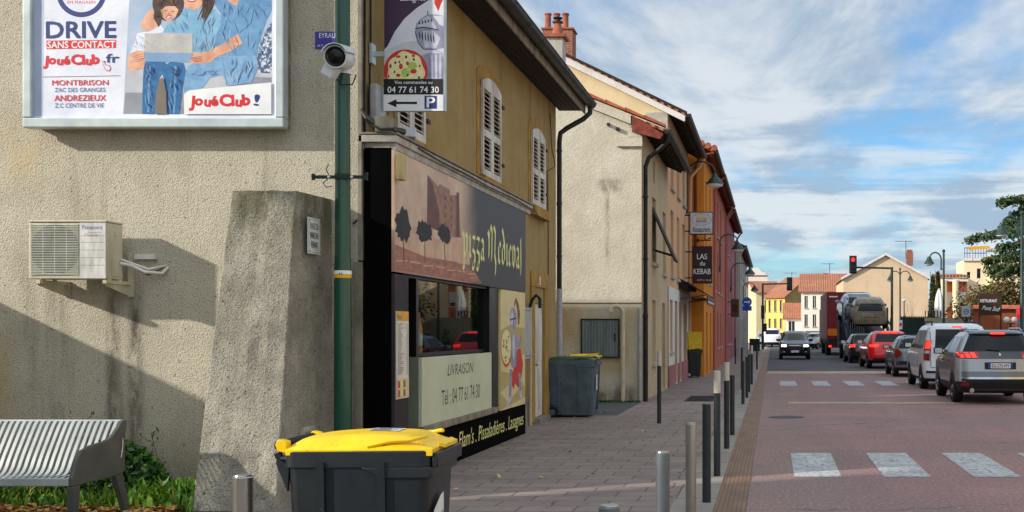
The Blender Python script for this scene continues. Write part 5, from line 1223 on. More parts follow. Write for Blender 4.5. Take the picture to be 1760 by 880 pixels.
# ---- rose row (two houses)
def long_row(name, label, X, y0, y1, eave, fmat, step_, storeys, sh, ground):
    hs = []; n = int((y1-y0-.8)/step_)
    for k in range(n):
        a = y0+.9+k*step_
        for (c, d) in storeys: hs.append((a, a+.95, c, d))
        hs.append((a, a+.95, *(ground if k % 3 else (.05, 2.4))))
    b, xe, ze = row_house(name, label, X, y0, y1, eave, X-4, eave+1.7, X-8, fmat, fmat, hs, .38, .05, soff='red_wood')
    for h in hs:
        if h[2] > .3: ywin(None, b, X, *h, shutter=sh if h[2] > 2.5 else None)
        else: mb = MB('brown_shutter'); mb.box(X-.16, X-.12, h[0], h[1], h[2], h[3]); b.part(mb, 'door')
    for yy in (y0+.25, y1-.3): mb = MB(fmat); mb.tube([(xe+.05, yy, ze-.1), (xe-.1, yy, ze-.3), (X+.08, yy, ze-.65), (X+.06, yy, .03)], .05, 8); b.part(mb, 'downpipe', smooth=True)
    return b
long_row('rose_house', 'rose red terraced house next to the orange one, full of tall windows', X4, 46.6, 58.6, 8.0, 'rose_facade', 2.9, [(3.3, 5.0), (5.7, 7.2)], None, (.9, 2.4))
long_row('rose_house', 'plum coloured terraced house beyond the rose red one', X4, 58.62, 73, 7.9, 'plum_facade', 2.8, [(3.3, 5.0), (5.7, 7.1)], None, (.9, 2.4))
long_row('grey_house', 'pale grey lower terraced house at the end of the left row', -2.15, 73.02, 97, 7.1, 'stone_facade', 3.0, [(3.3, 4.9), (5.3, 6.5)], None, (.9, 2.4))
# ---- signs on the row
def blade(name, label, cat, Y, x0p, y0p, x1p, y1p, mat, frame, paint, X_wall, arms=True):
    x0, x1, z1, z0 = PX(x0p, Y), PX(x1p, Y), PZ(y0p, Y), PZ(y1p, Y)
    b = B(name, label, cat, ((x0+x1)/2, Y, z0)); mb = MB(frame); mb.box(x0, x1, Y, Y+.14, z0, z1)
    b.part(mb, 'box', bevel=.01)
    mb = MB(mat); mb.poly([(x0+.03, Y-.003, z0+.03), (x1-.03, Y-.003, z0+.03), (x1-.03, Y-.003, z1-.03), (x0+.03, Y-.003, z1-.03)])
    fl = Flat(mb, (0, Y-.003, 0), (1, 0, 0), (0, 0, 1), (0, -1, 0), .00006); paint(fl, (x0+x1)/2, z0, x1-x0, z1-z0); b.part(mb, 'face')
    if arms:
        for zz_ in (z0+.15*(z1-z0), z0+.85*(z1-z0)): mb = MB('iron'); mb.box(X_wall, x0, Y+.05, Y+.09, zz_-.02, zz_+.02); b.part(mb, 'bracket')
    return b
def paint_crown(fl, cx, z0, w_, h_):
    fl.ell(cx, z0+h_*.66, w_*.42, h_*.26, 'menu_ink', 28); fl.ell(cx, z0+h_*.66, w_*.405, h_*.245, 'lightbox', 28)
    for k in range(7): t = R(20+140*k/6); fl.poly([(cx+w_*.2*math.cos(t)-.02, z0+h_*.70), (cx+w_*.24*math.cos(t), z0+h_*.68+h_*.16*math.sin(t)+.02), (cx+w_*.2*math.cos(t)+.02, z0+h_*.70)], 'gold')
    fl.rect(cx-w_*.22, z0+h_*.66, cx+w_*.22, z0+h_*.71, 'gold'); fl.fit('KRONER', cx-w_*.22, cx+w_*.22, z0+h_*.53, h_*.10, 'navy_print', bold=.02)
    fl.fit('Restaurant', cx-w_*.38, cx+w_*.38, z0+h_*.11, h_*.22, 'ink', shear=.4, bold=.025)
sb = blade('restaurant_sign', 'white lightbox restaurant sign with gold crown hanging over the pavement', 'hanging sign', 38.6, 1185, 364, 1226, 403, 'lightbox', 'iron', paint_crown, X2+.01)
mb = MB('iron'); Ya = 38.62; xa, xb, zz_ = PX(1193, Ya), PX(1222, Ya), PZ(413, Ya); mb.box(xa+.12, xb, Ya, Ya+.03, zz_-.02, zz_+.02); mb.prism([(xa, Ya, zz_), (xa+.16, Ya, zz_+.09), (xa+.16, Ya, zz_-.09)], (0, .03, 0)); mb.box(xb-.22, xb-.18, Ya, Ya+.03, zz_+.02, PZ(403, Ya)); mb.prism([(xb-.2, Ya, zz_+.02), (xb, Ya, zz_+.10), (xb, Ya, zz_+.05)], (0, .03, 0)); sb.part(mb, 'arrow')
def paint_keb(fl, cx, z0, w_, h_):
    fl.fit('LAS', cx-w_*.26, cx+w_*.24, z0+h_*.65, h_*.14, 'print_white', bold=.02); fl.fit('du', cx-w_*.12, cx+w_*.14, z0+h_*.48, h_*.12, 'print_white', bold=.02); fl.fit('KEBAB', cx-w_*.44, cx+w_*.42, z0+h_*.25, h_*.14, 'print_white', bold=.02); fl.fit('04 77 61 93 68', cx-w_*.25, cx+w_*.44, z0+h_*.06, h_*.05, 'pizza_cream')
blade('kebab_sign', 'tall maroon sign reading LAS du KEBAB under the white restaurant lightbox', 'hanging sign', 38.9, 1190, 423, 1224, 487, 'maroon_sign', 'maroon_sign', paint_keb, X2+.01)
def paint_brown(fl, cx, z0, w_, h_): fl.rect(cx-w_*.3, z0+h_*.3, cx+w_*.3, z0+h_*.7, 'rust_steel')
blade('hanging_board', 'brown gabled board sticking out from the plum house far down the row', 'hanging sign', 62, 1256, 514, 1270, 545, 'brown_shutter', 'brown_shutter', paint_brown, X4+.01)
# wall lanterns on swan neck arms
def lantern(label, Y, wx, px, py, topy, s_=1.0):
    x, z, zt = PX(px, Y), PZ(py, Y), PZ(topy, Y)
    b = B('wall_lantern', label, 'street lamp', (wx, Y, z-.9), 'swan neck lanterns on the house fronts'); mb = MB('lamp_green')
    rad = (x-wx)/2; pts = [(wx+.05, Y, z-1.1), (wx+.05, Y, zt-rad*.8)]
    for k in range(13): t = math.pi-math.pi*k/12; pts.append((wx+.05+(x-wx-.05)/2*(1+math.cos(t)), Y, zt-rad*.75+rad*.75*math.sin(t)))
    pts.append((x, Y, z+.16)); mb.tube(pts, .028, 8); mb.box(wx, wx+.05, Y-.05, Y+.05, z-1.15, z-.85); b.part(mb, 'arm', smooth=True)
    mb = MB('lamp_green'); mb.lathe([(.03, .24), (.06, .22), (.09, .14), (.17, .06), (.30*s_, -.10), (.31*s_, -.13), (.28*s_, -.13)], (x, Y, z), 20); b.part(mb, 'hood', smooth=True)
    mb = MB('globe'); mb.lathe([(.27*s_, -.13), (.24*s_, -.20), (.12*s_, -.25), (0, -.26)], (x, Y, z), 20); b.part(mb, 'diffuser', smooth=True)
lantern('nearest swan neck lantern, green hood over the white restaurant sign', 39.4, X2, 1229, 310, 278)
lantern('swan neck lantern on the rose red house, second along the row', 52, X4, 1268, 424, 403)
lantern('swan neck lantern on the plum house, third along the row', 66, X4, 1289, 467, 452)
lantern('farthest swan neck lantern, on the pale grey house', 84, -2.15, 1297, 496, 486)
mb = MB('blue_sign'); Yb = 80; mb.cyl(P(1284, 519, Yb), P(1284, 519, Yb)+Vector((0, .04, 0)), .33, n=24); mb.box(PX(1276, Yb), PX(1292, Yb), Yb, Yb+.04, PZ(534, Yb), PZ(526, Yb)); mb.use('print_white'); a = P(1284, 519, Yb-.01); mb.box(a.x-.2, a.x+.1, a.y-.005, a.y, a.z-.04, a.z+.04); mb.prism([(a.x+.1, a.y-.005, a.z+.13), (a.x+.24, a.y-.005, a.z), (a.x+.1, a.y-.005, a.z-.13)], (0, .005, 0)); mb.use('iron'); mb.cyl((a.x, Yb+.07, .0), (a.x, Yb+.07, a.z+.3), .035, n=8)
single(mb, 'direction_sign', 'round blue arrow sign on a post at the far end of the left pavement', 'traffic sign', (a.x, Yb+.07, 0))

# unseen houses added right of the frame to bounce warm sunlight
def bounce_house(lab, x, y0, y1, h, mat):
    b = B('unseen_house', lab, 'house', (x, (y0+y1)/2, 0)); mb = MB(mat)
    hs = [(k*2.6+.8, k*2.6+1.8, v, v+1.6) for k in range(int((y1-y0-.8)/2.6)) for v in (.9, 3.9) if v+1.6 < h-.3]
    holed(mb, (x, y1, 0), (0, -1, 0), (0, 0, 1), (-1, 0, 0), y1-y0, h, hs, .2)
    mb.poly([(x, y0, 0), (x, y0, h), (x+8, y0, h), (x+8, y0, 0)]); mb.poly([(x, y1, 0), (x+8, y1, 0), (x+8, y1, h), (x, y1, h)]); mb.poly([(x+8, y0, 0), (x+8, y0, h), (x+8, y1, h), (x+8, y1, 0)]); b.part(mb, 'wall')
    for a in hs: m2 = MB('window_glass'); m2.box(x+.16, x+.2, y1-a[1], y1-a[0], a[2], a[3]); b.part(m2, 'window')
    mb = MB('roof_tiles'); mb.prism([(x-.4, y0-.05, h), (x+4, y0-.05, h+1.5), (x+8.3, y0-.05, h)], (0, y1-y0+.1, 0)); b.part(mb, 'roof')
bounce_house('cream unseen house added beyond the right frame edge to bounce sunlight', 10.2, 6, 24, 6.6, 'beige_render')
bounce_house('white unseen house added beyond the right frame edge to bounce sunlight', 10.2, -14, 5.9, 7.2, 'snow_facade')
# ------------------------------------------------------------------ bins, bench, posts, plants
def rrect(w_, d_, r, n=5):
    pts = []
    for (cx, cy, a0) in ((w_/2-r, -d_/2+r, -90), (w_/2-r, d_/2-r, 0), (-w_/2+r, d_/2-r, 90), (-w_/2+r, -d_/2+r, 180)):
        for k in range(n+1): t = R(a0+90*k/n); pts.append((cx+r*math.cos(t), cy+r*math.sin(t)))
    return pts
def wheelie(name, label, loc, rz, L, D, Hh, body, lid, lid_h=.10, sticker=None, lab2=None, group=None):
    """two-wheeled bin, long axis = local X (handle at -X, front at +X)"""
    b = thing(name, label, 'bin', loc, R(rz), group)
    mb = MB(body); rows = []
    zr = Hh-.11
    for (z, s_, sx_) in ((.05, .80, .84), (.10, .81, .85), (.4, .87, .90), (.75, .925, .945), (zr-.04, .96, .965), (zr-.015, .965, .97)):
        rows.append([(x*1+(.0), y, z) for x, y in rrect(L*sx_-.02, D*s_, .05)])
    mb.grid(rows, closed=True); mb.poly(rows[0][::-1])
    # ribs down the long sides
    for sy in (-1, 1):
        for xr in (-.24*L, .16*L):
            a = [(xr, sy*(D*.405+.004), .12), (xr, sy*(D*.48+.004), zr-.02)]
            mb.bar(a[0], a[1], .035, .03, up=(0, sy, 0))
    bd = mb.build('body', b, smooth=True, ang=30)
    # heavy rim with a dropped skirt at the front half
    mb = MB(body)
    def ring(w0, d0, z0, z1, th=.03):
        o_, i_ = rrect(w0, d0, .055), rrect(w0-2*th, d0-2*th, .03)
        mb.grid([[(x, y, z0) for x, y in o_], [(x, y, z1) for x, y in o_], [(x, y, z1) for x, y in i_], [(x, y, z0) for x, y in i_], [(x, y, z0) for x, y in o_]], closed=True)
    ring(L*.985, D*.995, zr-.045, zr+.03)
    for sy in (-1, 1): mb.prism([(L*.02, sy*D*.497, zr-.046), (L*.15, sy*D*.497, zr-.10), (L*.49, sy*D*.497, zr-.10), (L*.49, sy*D*.497, zr-.046)], (0, -sy*.03, 0))
    mb.box(L*.47, L*.492, -D*.47, D*.47, zr-.10, zr-.046); mb.box(L*.49, L*.53, -D*.47, D*.47, zr-.05, zr+.02)
    mb.build('rim', b, smooth=True, ang=30, bevel=.006)
    # lid: cambered, raised centre, front lip
    mb = MB(lid); rows = []; nx, ny = 26, 14
    def lz(u, v):
        sm = lambda k: k*k*(3-2*k); e = sm(min(1, (1-abs(v))*3.2)); f = sm(min(1, (1-u)*4.2)); g_ = min(1, u*9+.25)
        crown = lid_h*(.42+.58*math.sin(math.pi*min(1, .12+u*.76)))
        return zr+.036 + crown*(e**.6)*(f**.55)*(g_**.7)*(1-.18*v*v)
    top = []
    for i in range(nx+1):
        u = i/nx; xx = -L*.47+L*.965*u; row = []
        for j in range(ny+1):
            v = -1+2*j/ny; row.append((xx, v*D*.492*(1-.02*u*u), lz(u, v)))
        top.append(row)
    mb.grid(top)
    edge = [top[i][0] for i in range(nx+1)] + [top[nx][j] for j in range(1, ny+1)] + [top[i][ny] for i in range(nx-1, -1, -1)] + [top[0][j] for j in range(ny-1, 0, -1)]
    low = [(x, y, zr+.012 if x < L*.05 else zr+.006) for x, y, z in edge]
    mb.grid([edge, low], closed=True)
    ins = [(x*.985, y*.97, zr+.010) for x, y, z in edge]; mb.grid([low, ins], closed=True)
    mb.prism([(L*.49, -D*.25, zr+.04), (L*.535, -D*.23, zr+.028), (L*.535, D*.23, zr+.028), (L*.49, D*.25, zr+.04)], (0, 0, .02))   # lifting lip
    # raised moulding ridge on the front half
    for sy in (-1, 1): mb.tube([(L*.06, sy*D*.47, zr+.05), (L*.20, sy*D*.45, zr+.072), (L*.33, sy*D*.44, zr+.075), (L*.39, sy*D*.40, zr+.085), (L*.42, sy*D*.3, zr+.088)], .011, 6)
    # hinge arms and handle tube
    for sy in (-1, 1): mb.prism([(-L*.47, sy*D*.36, zr+.02), (-L*.47, sy*D*.36, zr+.075), (-L*.525, sy*D*.36, zr+.085), (-L*.545, sy*D*.36, zr+.06), (-L*.53, sy*D*.36, zr+.03)], (0, sy*.06, 0))
    ld = mb.build('lid', b, smooth=True, ang=40, bevel=.003)
    if sticker:
        mb = MB('grey_print'); lab = lambda u, v, e=.0035: (-L*.47+L*.965*u, v*D*.492*(1-.02*u*u), lz(u, v)+e)
        us = [.46+.22*k/8 for k in range(9)]; mb.grid([[lab(u, -.2+.6*j/8) for u in us] for j in range(9)])
        for k, (c_, a0, a1) in enumerate((('blue_print', .44, .62), ('menu_ink', .46, .66), ('menu_ink', .45, .6), ('blue_print', .5, .66))):
            mb.use(c_); v0 = -.16+k*.13; a0 = max(a0, .475); mb.grid([[lab(a0+(a1-a0)*q_/5, v0+.07*j, .0045) for q_ in range(6)] for j in range(2)])
        mb.build('lid_label', ld)
    mb = MB('rubber'); mb.cyl((-L*.525, -D*.45, zr+.055), (-L*.525, D*.45, zr+.055), .022, n=12); mb.build('hinge_bar', ld)
    for sy in (-1, 1):
        mb = MB(body); mb.tube([(-L*.48, sy*D*.40, zr-.01), (-L*.53, sy*D*.40, zr-.01), (-L*.545, sy*D*.40, zr+.02)], .02, 8); mb.prism([(-L*.46, sy*D*.40, zr-.04), (-L*.54, sy*D*.40, zr-.0), (-L*.545, sy*D*.40, zr-.03), (-L*.47, sy*D*.40, zr-.16)], (0, sy*.025, 0))
        mb.build('handle', b, smooth=True)
    for sy in (-1, 1):
        mb = MB('rubber'); cx = -L*.36; mb.cyl((cx, sy*D*.36, .10), (cx, sy*D*.46, .10), .10, n=24); wl = mb.build('wheel', b, smooth=True, ang=30)
        mb = MB('bin_grey' if body == 'bin_grey' else 'pvc_grey'); mb.cyl((cx, sy*D*.461, .10), (cx, sy*D*.466, .10), .055, n=18); mb.build('hub', wl)
        mb = MB(body); mb.tube([(cx+.16*math.cos(R(t)), sy*D*.43, .10+.16*math.sin(R(t))) for t in range(-10, 121, 13)], .012, 6); mb.build('wheel_arch', b, smooth=True)
    return b, zr
yb_, zr = wheelie('recycling_bin', 'large dark grey wheelie bin with bright yellow lid in the foreground', (PX(643, 5.72), 5.72, .0), 3, .70, .56, 1.105, 'bin_dark', 'bin_yellow', .07, sticker=True)
yb_.location.z = .013
mb = MB('print_white'); L, D = .70, .56; fl = Flat(mb, (L*.483-.01, 0, 0), (0, 1, 0), (0, 0, 1), (1, 0, .03), .0012)
fl.k = .012; fl.poly([(-.22, .44), (-.02, .46), (-.015, .80), (-.08, .79), (-.215, .735)], 'print_white'); fl.fit('FOREZ', -.215, -.06, .575, .045, 'red_print'); fl.fit('loire', -.2, -.1, .52, .03, 'navy_print'); fl.poly([(-.07, .68), (-.05, .70), (-.045, .72), (-.06, .71)], 'ink'); mb.build('sticker', yb_)
gb, zr2 = wheelie('grey_bin', 'grey green lidded wheelie bin standing against the house corner by the white door', (PX(985, 21.65), 21.65, .014), 2, .93, .72, 1.13, 'bin_grey', 'bin_green', .07)
mb = MB('print_white'); fl = Flat(mb, (.93*.483, 0, 0), (0, 1, 0), (0, 0, 1), (1, 0, 0)); fl.k = .006; fl.rect(-.2, .5, -.05, .78, 'print_white'); mb.build('sticker', gb)
sb_, zr3 = wheelie('yellow_bin', 'dark bin with yellow lid propped open beside the orange house', (PX(1193, 40.0), 39.9, .014), 10, .52, .5, 1.02, 'bin_dark', 'bin_dark', .05)
mb = MB('bin_yellow'); mb.obox((-.2, 0, 1.24), (.03, .5, .62), Matrix.Rotation(R(-6), 3, 'Y')); mb.obox((0.0, -.2, 1.26), (.5, .03, .6), Matrix.Rotation(R(0), 3, 'Y')); mb.build('open_lid', sb_, bevel=.01)
y2 = wheelie('yellow_bin', 'second bin with a yellow lid peeking out behind the grey green one', (PX(1004, 22.7), 22.75, .02), 4, .62, .52, 1.16, 'bin_dark', 'bin_yellow', .05)

# bench
bn = B('bench', 'grey metal slatted bench with solid armrest in front of the gable wall', 'bench', (-6.5, 9.65, 0))
yf, yk = 9.28, 9.98
def bench_curve(t):  # t 0 seat front .. 1 back top -> (y,z)
    pts = [(yf, .42), (yf+.10, .435), (yf+.34, .40), (yf+.44, .43), (yf+.52, .56), (yk-.02, .80), (yk+.03, .83)]
    k = t*(len(pts)-1); i = min(int(k), len(pts)-2); f = k-i
    p0, p1, p2, p3 = (Vector(pts[max(0, min(len(pts)-1, j))]) for j in (i-1, i, i+1, i+2))
    return .5*((2*p1)+(-p0+p2)*f+(2*p0-5*p1+4*p2-p3)*f*f+(-p0+3*p1-3*p2+p3)*f**3)
xr, xl = -5.60, -7.5
mb = MB('bench_metal'); n = 36
for k in range(n):
    x = xr-.03-(xr-xl-.06)*k/(n-1)-.0; rows = []
    for j in range(19):
        y, z = bench_curve(j/18); rows.append([(x-.014, y, z), (x+.014, y, z), (x+.014, y+.006, z-.008), (x-.014, y+.006, z-.008), (x-.014, y, z)])
    mb.grid(rows)
bn.part(mb, 'slats', smooth=True, ang=30)
mb = MB('bench_metal'); mb.box(xl, xr+.0, yk+.015, yk+.055, .815, .838); mb.box(xl, xr, yf-.03, yf-.004, .365, .428); mb.box(xl, xr, yf+.30, yf+.34, .36, .39); bn.part(mb, 'rails', bevel=.006)
for xx in (xr, xl-.04):
    mb = MB('bench_dark')
    sd = [(yf-.03, .43), (yf+.02, .56), (yf+.10, .635), (yf+.22, .665), (yf+.40, .68), (yf+.50, .70), (yf+.56, .73), (yk-.01, .83), (yk+.06, .835), (yk+.03, .70), (yk+.02, .55), (yk+.03, .40), (yk-.05, .375), (yf-.03, .36)]
    mb.prism([(xx, y, z) for y, z in sd], (.035, 0, 0)); ar = bn.part(mb, 'armrest', bevel=.008)
    mb = MB('steel'); mb.tube([(xx+.038, yk-.02, .68), (xx+.040, yk-.03, .60), (xx+.038, yk-.05, .52)], .006, 6); bn.part(mb, 'highlight_strip', ar)
    mb = MB('bench_dark'); mb.prism([(xx-.015, yf-.03, .36), (xx-.015, yf+.06, .36), (xx-.015, yf+.03, 0), (xx-.015, yf-.02, 0)], (.06, 0, 0)); bn.part(mb, 'leg', bevel=.006)
    mb = MB('bench_dark'); mb.prism([(xx-.01, yk-.13, .374), (xx-.01, yk-.02, .374), (xx-.01, yk+.12, 0), (xx-.01, yk+.05, 0)], (.05, 0, 0)); bn.part(mb, 'leg', bevel=.006)

# posts
def post(label, px, Y, hgt, r=.04, mat='post_dark', cap=None, caph=0, lx=None, lab2='bollard'):
    x = PX(px, Y); b = B('bollard', label, 'bollard', (x, Y, .012), 'metal posts along the kerb'); mb = MB(mat)
    hb = hgt-caph; mb.lathe([(r, 0), (r, hb-.006), (r-.006, hb), (0, hb)], (x, Y, .012), 20); b.part(mb, 'shaft', smooth=True, ang=30)
    if cap: mb = MB(cap); mb.lathe([(r*1.02, hb+.002), (r*1.02, hgt-.006), (r*.92, hgt), (0, hgt)], (x, Y, .012), 20); b.part(mb, 'cap', smooth=True, ang=30)
    elif mat in ('galv', 'steel'): mb = MB('steel'); mb.lathe([(r*.9, hgt+.0005), (r*.86, hgt+.006), (0, hgt+.008)], (x, Y, .012), 20); b.part(mb, 'cap', smooth=True)
    return b
post('polished steel bollard alone left of the yellow lidded bin', 417, 5.52, .90, .047, 'steel')
post('grey steel bollard of which only the top shows at the bottom edge', 1047, 4.57, .90, .041, 'galv')
post('grey steel bollard between the lowest one and the pale shiny one', 1139, 6.6, .90, .040, 'galv')
post('pale shiny steel bollard between the two darker ones in the foreground', 1187.5, 8.62, .905, .039, 'steel')
post('dark plain bollard right of the pale shiny steel one', 1214.5, 10.75, .915, .040, 'post_dark')
post('tall dark bollard with cream top, the nearest of the two tall ones', 1232.5, 12.7, 1.155, .037, 'post_dark', 'post_cap', .245)
post('tall dark bollard with cream top, the farther of the two tall ones', 1249, 15.65, 1.165, .037, 'post_dark', 'post_cap', .245)
post('dark plain bollard just behind the farther tall cream topped one', 1258.6, 17.7, .92, .037, 'post_dark')
post('slim dark bollard at the grey kerb, first after the wide gap', 1277, 25.2, .94, .036, 'post_dark')
post('slim dark bollard at the kerb, second after the wide gap', 1283.5, 27.6, .98, .036, 'post_dark')
post('slim dark bollard at the kerb, third after the wide gap', 1287.3, 30.2, .98, .036, 'post_dark')
post('slim cream topped bollard beyond the second crossing', 1292, 34.5, 1.16, .036, 'post_dark', 'post_cap', .25)
post('farthest dark bollard at the kerb', 1301, 48, .98, .036, 'post_dark')
post('slim dark post with white top halfway along the pavement near the cream house', 1133, 20, 1.25, .036, 'post_dark', 'post_cap', .26)
post('dark post beside the yellow lidded bin at the orange house', 1200, 40.2, 1.25, .036, 'post_dark')
post('dark post on the far pavement in front of the orange house', 1217, 44.2, 1.25, .036, 'post_dark')
post('dark post on the far pavement in front of the rose house', 1264, 56, 1.25, .036, 'post_dark')
post('dark post at the kerb near the traffic signal mast', 1275, 31.5, 1.15, .03, 'post_dark')

# grass, leaves and plants under the wall
def blades(n, region, hrange, wrange, mat1, mat2, seed, lean=.6, seg=True):
    rnd = random.Random(seed); mb = MB(mat1)
    for i in range(n):
        x, y = region(rnd); mb.use(mat1 if rnd.random() < .6 else mat2)
        h = rnd.uniform(*hrange); w_ = rnd.uniform(*wrange); a = rnd.uniform(0, 6.283); l = rnd.uniform(.1, lean)*h
        dx, dy = math.cos(a), math.sin(a); px_, py_ = -dy*w_/2, dx*w_/2
        v = [(x-px_*.5, y-py_*.5, 0), (x+px_*.5, y+py_*.5, 0), (x+dx*l*.4+px_, y+dy*l*.4+py_, h*.6), (x+dx*l*.4-px_, y+dy*l*.4-py_, h*.6), (x+dx*l, y+dy*l, h*rnd.uniform(.75, 1.0))]
        mb.add(v, [(0, 1, 2, 3), (3, 2, 4)])
    return mb
mb = blades(5200, lambda r: (r.uniform(-8.2, -5.1), 10.25+1.22*r.random()**.8), (.06, .20), (.012, .04), 'leaf_green', 'leaf_bright', 11)
mbx = blades(500, lambda r: (r.uniform(-8.2, -5.1), 10.25+1.2*r.random()), (.10, .30), (.006, .012), 'leaf_olive', 'leaf_dry', 17, lean=.9)
o_ = len(mb.v); mb.v += mbx.v; mb.f += [[i+o_ for i in f] for f in mbx.f]
for m_ in mbx.mats: mb.use(m_)
mb.fm += [mb.mats.index(mbx.mats[k]) for k in mbx.fm]
tag(mb.build('grass'), 'green weeds and grass growing along the foot of the gable wall', 'grass', kind='stuff')
mb = blades(1500, lambda r: (r.gauss(-5.45, .22), 10.75+.3*r.gauss(0, 1)*.6), (.10, .26), (.025, .06), 'leaf_bright', 'leaf_green', 12)
tag(mb.build('dandelion_leaves'), 'bright green dandelion leaves between bench and buttress', 'weeds', kind='stuff')
def leaf_cloud(mb, n, fn, size, seed, mats):
    rnd = random.Random(seed)
    for i in range(n):
        c = Vector(fn(rnd)); mb.use(rnd.choice(mats)); s_ = size*rnd.uniform(.6, 1.3)
        u = Vector((rnd.gauss(0, 1), rnd.gauss(0, 1), rnd.gauss(0, 1))).normalized(); v = u.orthogonal().normalized(); v = Matrix.Rotation(rnd.uniform(0, 6.28), 3, u) @ v
        mb.add([c-u*s_, c+v*s_*.5, c+u*s_, c-v*s_*.5], [(0, 1, 2, 3)])
    return mb
sh = B('shrub', 'small dark green leafy shrub at the wall right behind the bench end', 'shrub', (-6.25, 11.05, 0))
def shfn(r):
    while True:
        x, y, z = r.uniform(-1, 1), r.uniform(-1, 1), r.uniform(0, 1)
        q_ = x*x+y*y+z*z
        if .35 < q_ < 1+.25*math.sin(5*x+3*z): return (-6.16+.56*x, 11.02+.36*y, .02+.54*z)
mb = leaf_cloud(MB('leaf_shrub'), 3800, shfn, .038, 5, ['leaf_shrub', 'leaf_shrub', 'leaf_green']); sh.part(mb, 'foliage')
mb = MB('bark')
for k in range(9): a = k*.7; mb.tube([(-6.22, 11.06, 0), (-6.22+.2*math.cos(a), 11.06+.12*math.sin(a), .2), (-6.22+.36*math.cos(a), 11.06+.24*math.sin(a), .36)], [.012, .008, .004], 5)
sh.part(mb, 'stems')
mb = MB('leaf_green'); dx, dz = P(285, 831, 10.7).x, P(285, 831, 10.7).z; mb.tube([(dx+.03, 10.7, 0), (dx+.02, 10.7, dz*.5), (dx, 10.7, dz)], .004, 5)
df = B('dandelion', 'white dandelion seed head on a stalk in front of the wall', 'flower', (dx+.03, 10.7, 0)); df.part(mb, 'stalk')
mb = MB('seed_white'); rr = random.Random(2)
for k in range(130):
    d = Vector((rr.gauss(0, 1), rr.gauss(0, 1), rr.gauss(0, 1))).normalized(); c = Vector((dx, 10.7, dz)); mb.tube([c, c+d*.026], .0006, 3); e = d.orthogonal().normalized()*.006; f2 = d.cross(e); mb.add([c+d*.026+e, c+d*.026+f2, c+d*.026-e, c+d*.026-f2], [(0, 1, 2, 3)])
df.part(mb, 'seed_head')
for k, (x, y, lab, hh) in enumerate(((-6.72, 11.38, 'thin dry weed stalk rising above the bench back against the wall', .75), (-5.98, 11.25, 'pale feathery weed above the shrub', .62))):
    mb = MB('leaf_olive'); mb.tube([(x, y, 0), (x+.03, y, hh*.6), (x-.03, y, hh)], .004, 5)
    rr = random.Random(k)
    for i in range(14): t = rr.uniform(.35, 1); p = Vector((x+.02*math.sin(t*5), y, hh*t)); q_ = p+Vector((rr.uniform(-.1, .1), rr.uniform(-.06, .02), rr.uniform(.0, .08))); mb.tube([p, q_], .0025, 4); mb.add([q_, q_+Vector((.012, 0, .02)), q_+Vector((0, 0, .04)), q_+Vector((-.012, 0, .02))], [(0, 1, 2, 3)])
    single(mb, 'weed', lab, 'weed', (x, y, 0))
def litter(n, fn, seed, zb, s0, s1):
    rnd = random.Random(seed); mb = MB('leaf_dry')
    for i in range(n):
        x, y = fn(rnd); mb.use(rnd.choice(['leaf_dry', 'leaf_dry', 'plume_print', 'parchment_deep'])); s_ = rnd.uniform(s0, s1); a = rnd.uniform(0, 6.28); pts = []
        tl = (rnd.uniform(-.5, .5), rnd.uniform(-.5, .5))
        for k in range(8):
            t = 2*math.pi*k/8; q_ = s_*(1 if k % 2 else .55); px_, py_ = q_*math.cos(t), q_*math.sin(t)*.75
            X_, Y_ = px_*math.cos(a)-py_*math.sin(a), px_*math.sin(a)+py_*math.cos(a); pts.append((x+X_, y+Y_, zb+s_*.55+tl[0]*X_+tl[1]*Y_+.012*rnd.random()))
        mb.poly(pts)
    return mb
mb = litter(1100, lambda r: (r.uniform(-8.4, -5.2), r.uniform(9.9, 10.5)), 3, .02, .03, .055); tag(mb.build('fallen_leaves'), 'dry brown leaves lying on the grass edge under the bench', 'leaves', kind='stuff')
mb = litter(60, lambda r: (r.uniform(-4.0, -.6), r.uniform(9, 24)), 4, .016, .02, .04)
mb2 = litter(40, lambda r: (-3.7+abs(r.gauss(0, .3)), r.uniform(11, 23)), 9, .016, .02, .035); 
o_ = len(mb.v); mb.v += mb2.v; mb.f += [[i+o_ for i in f] for f in mb2.f]; mb.fm += [0]*len(mb2.f)
tag(mb.build('pavement_leaves'), 'a few pale fallen leaves scattered on the pavement slabs', 'leaves', kind='stuff')
mb = blades(700, lambda r: (r.uniform(-4.6, -2.95), 25.9-.12*r.random()), (.03, .10), (.01, .03), 'leaf_shrub', 'leaf_green', 21); tag(mb.build('moss_weeds'), 'low dark weeds along the foot of the cream gable', 'weeds', kind='stuff')
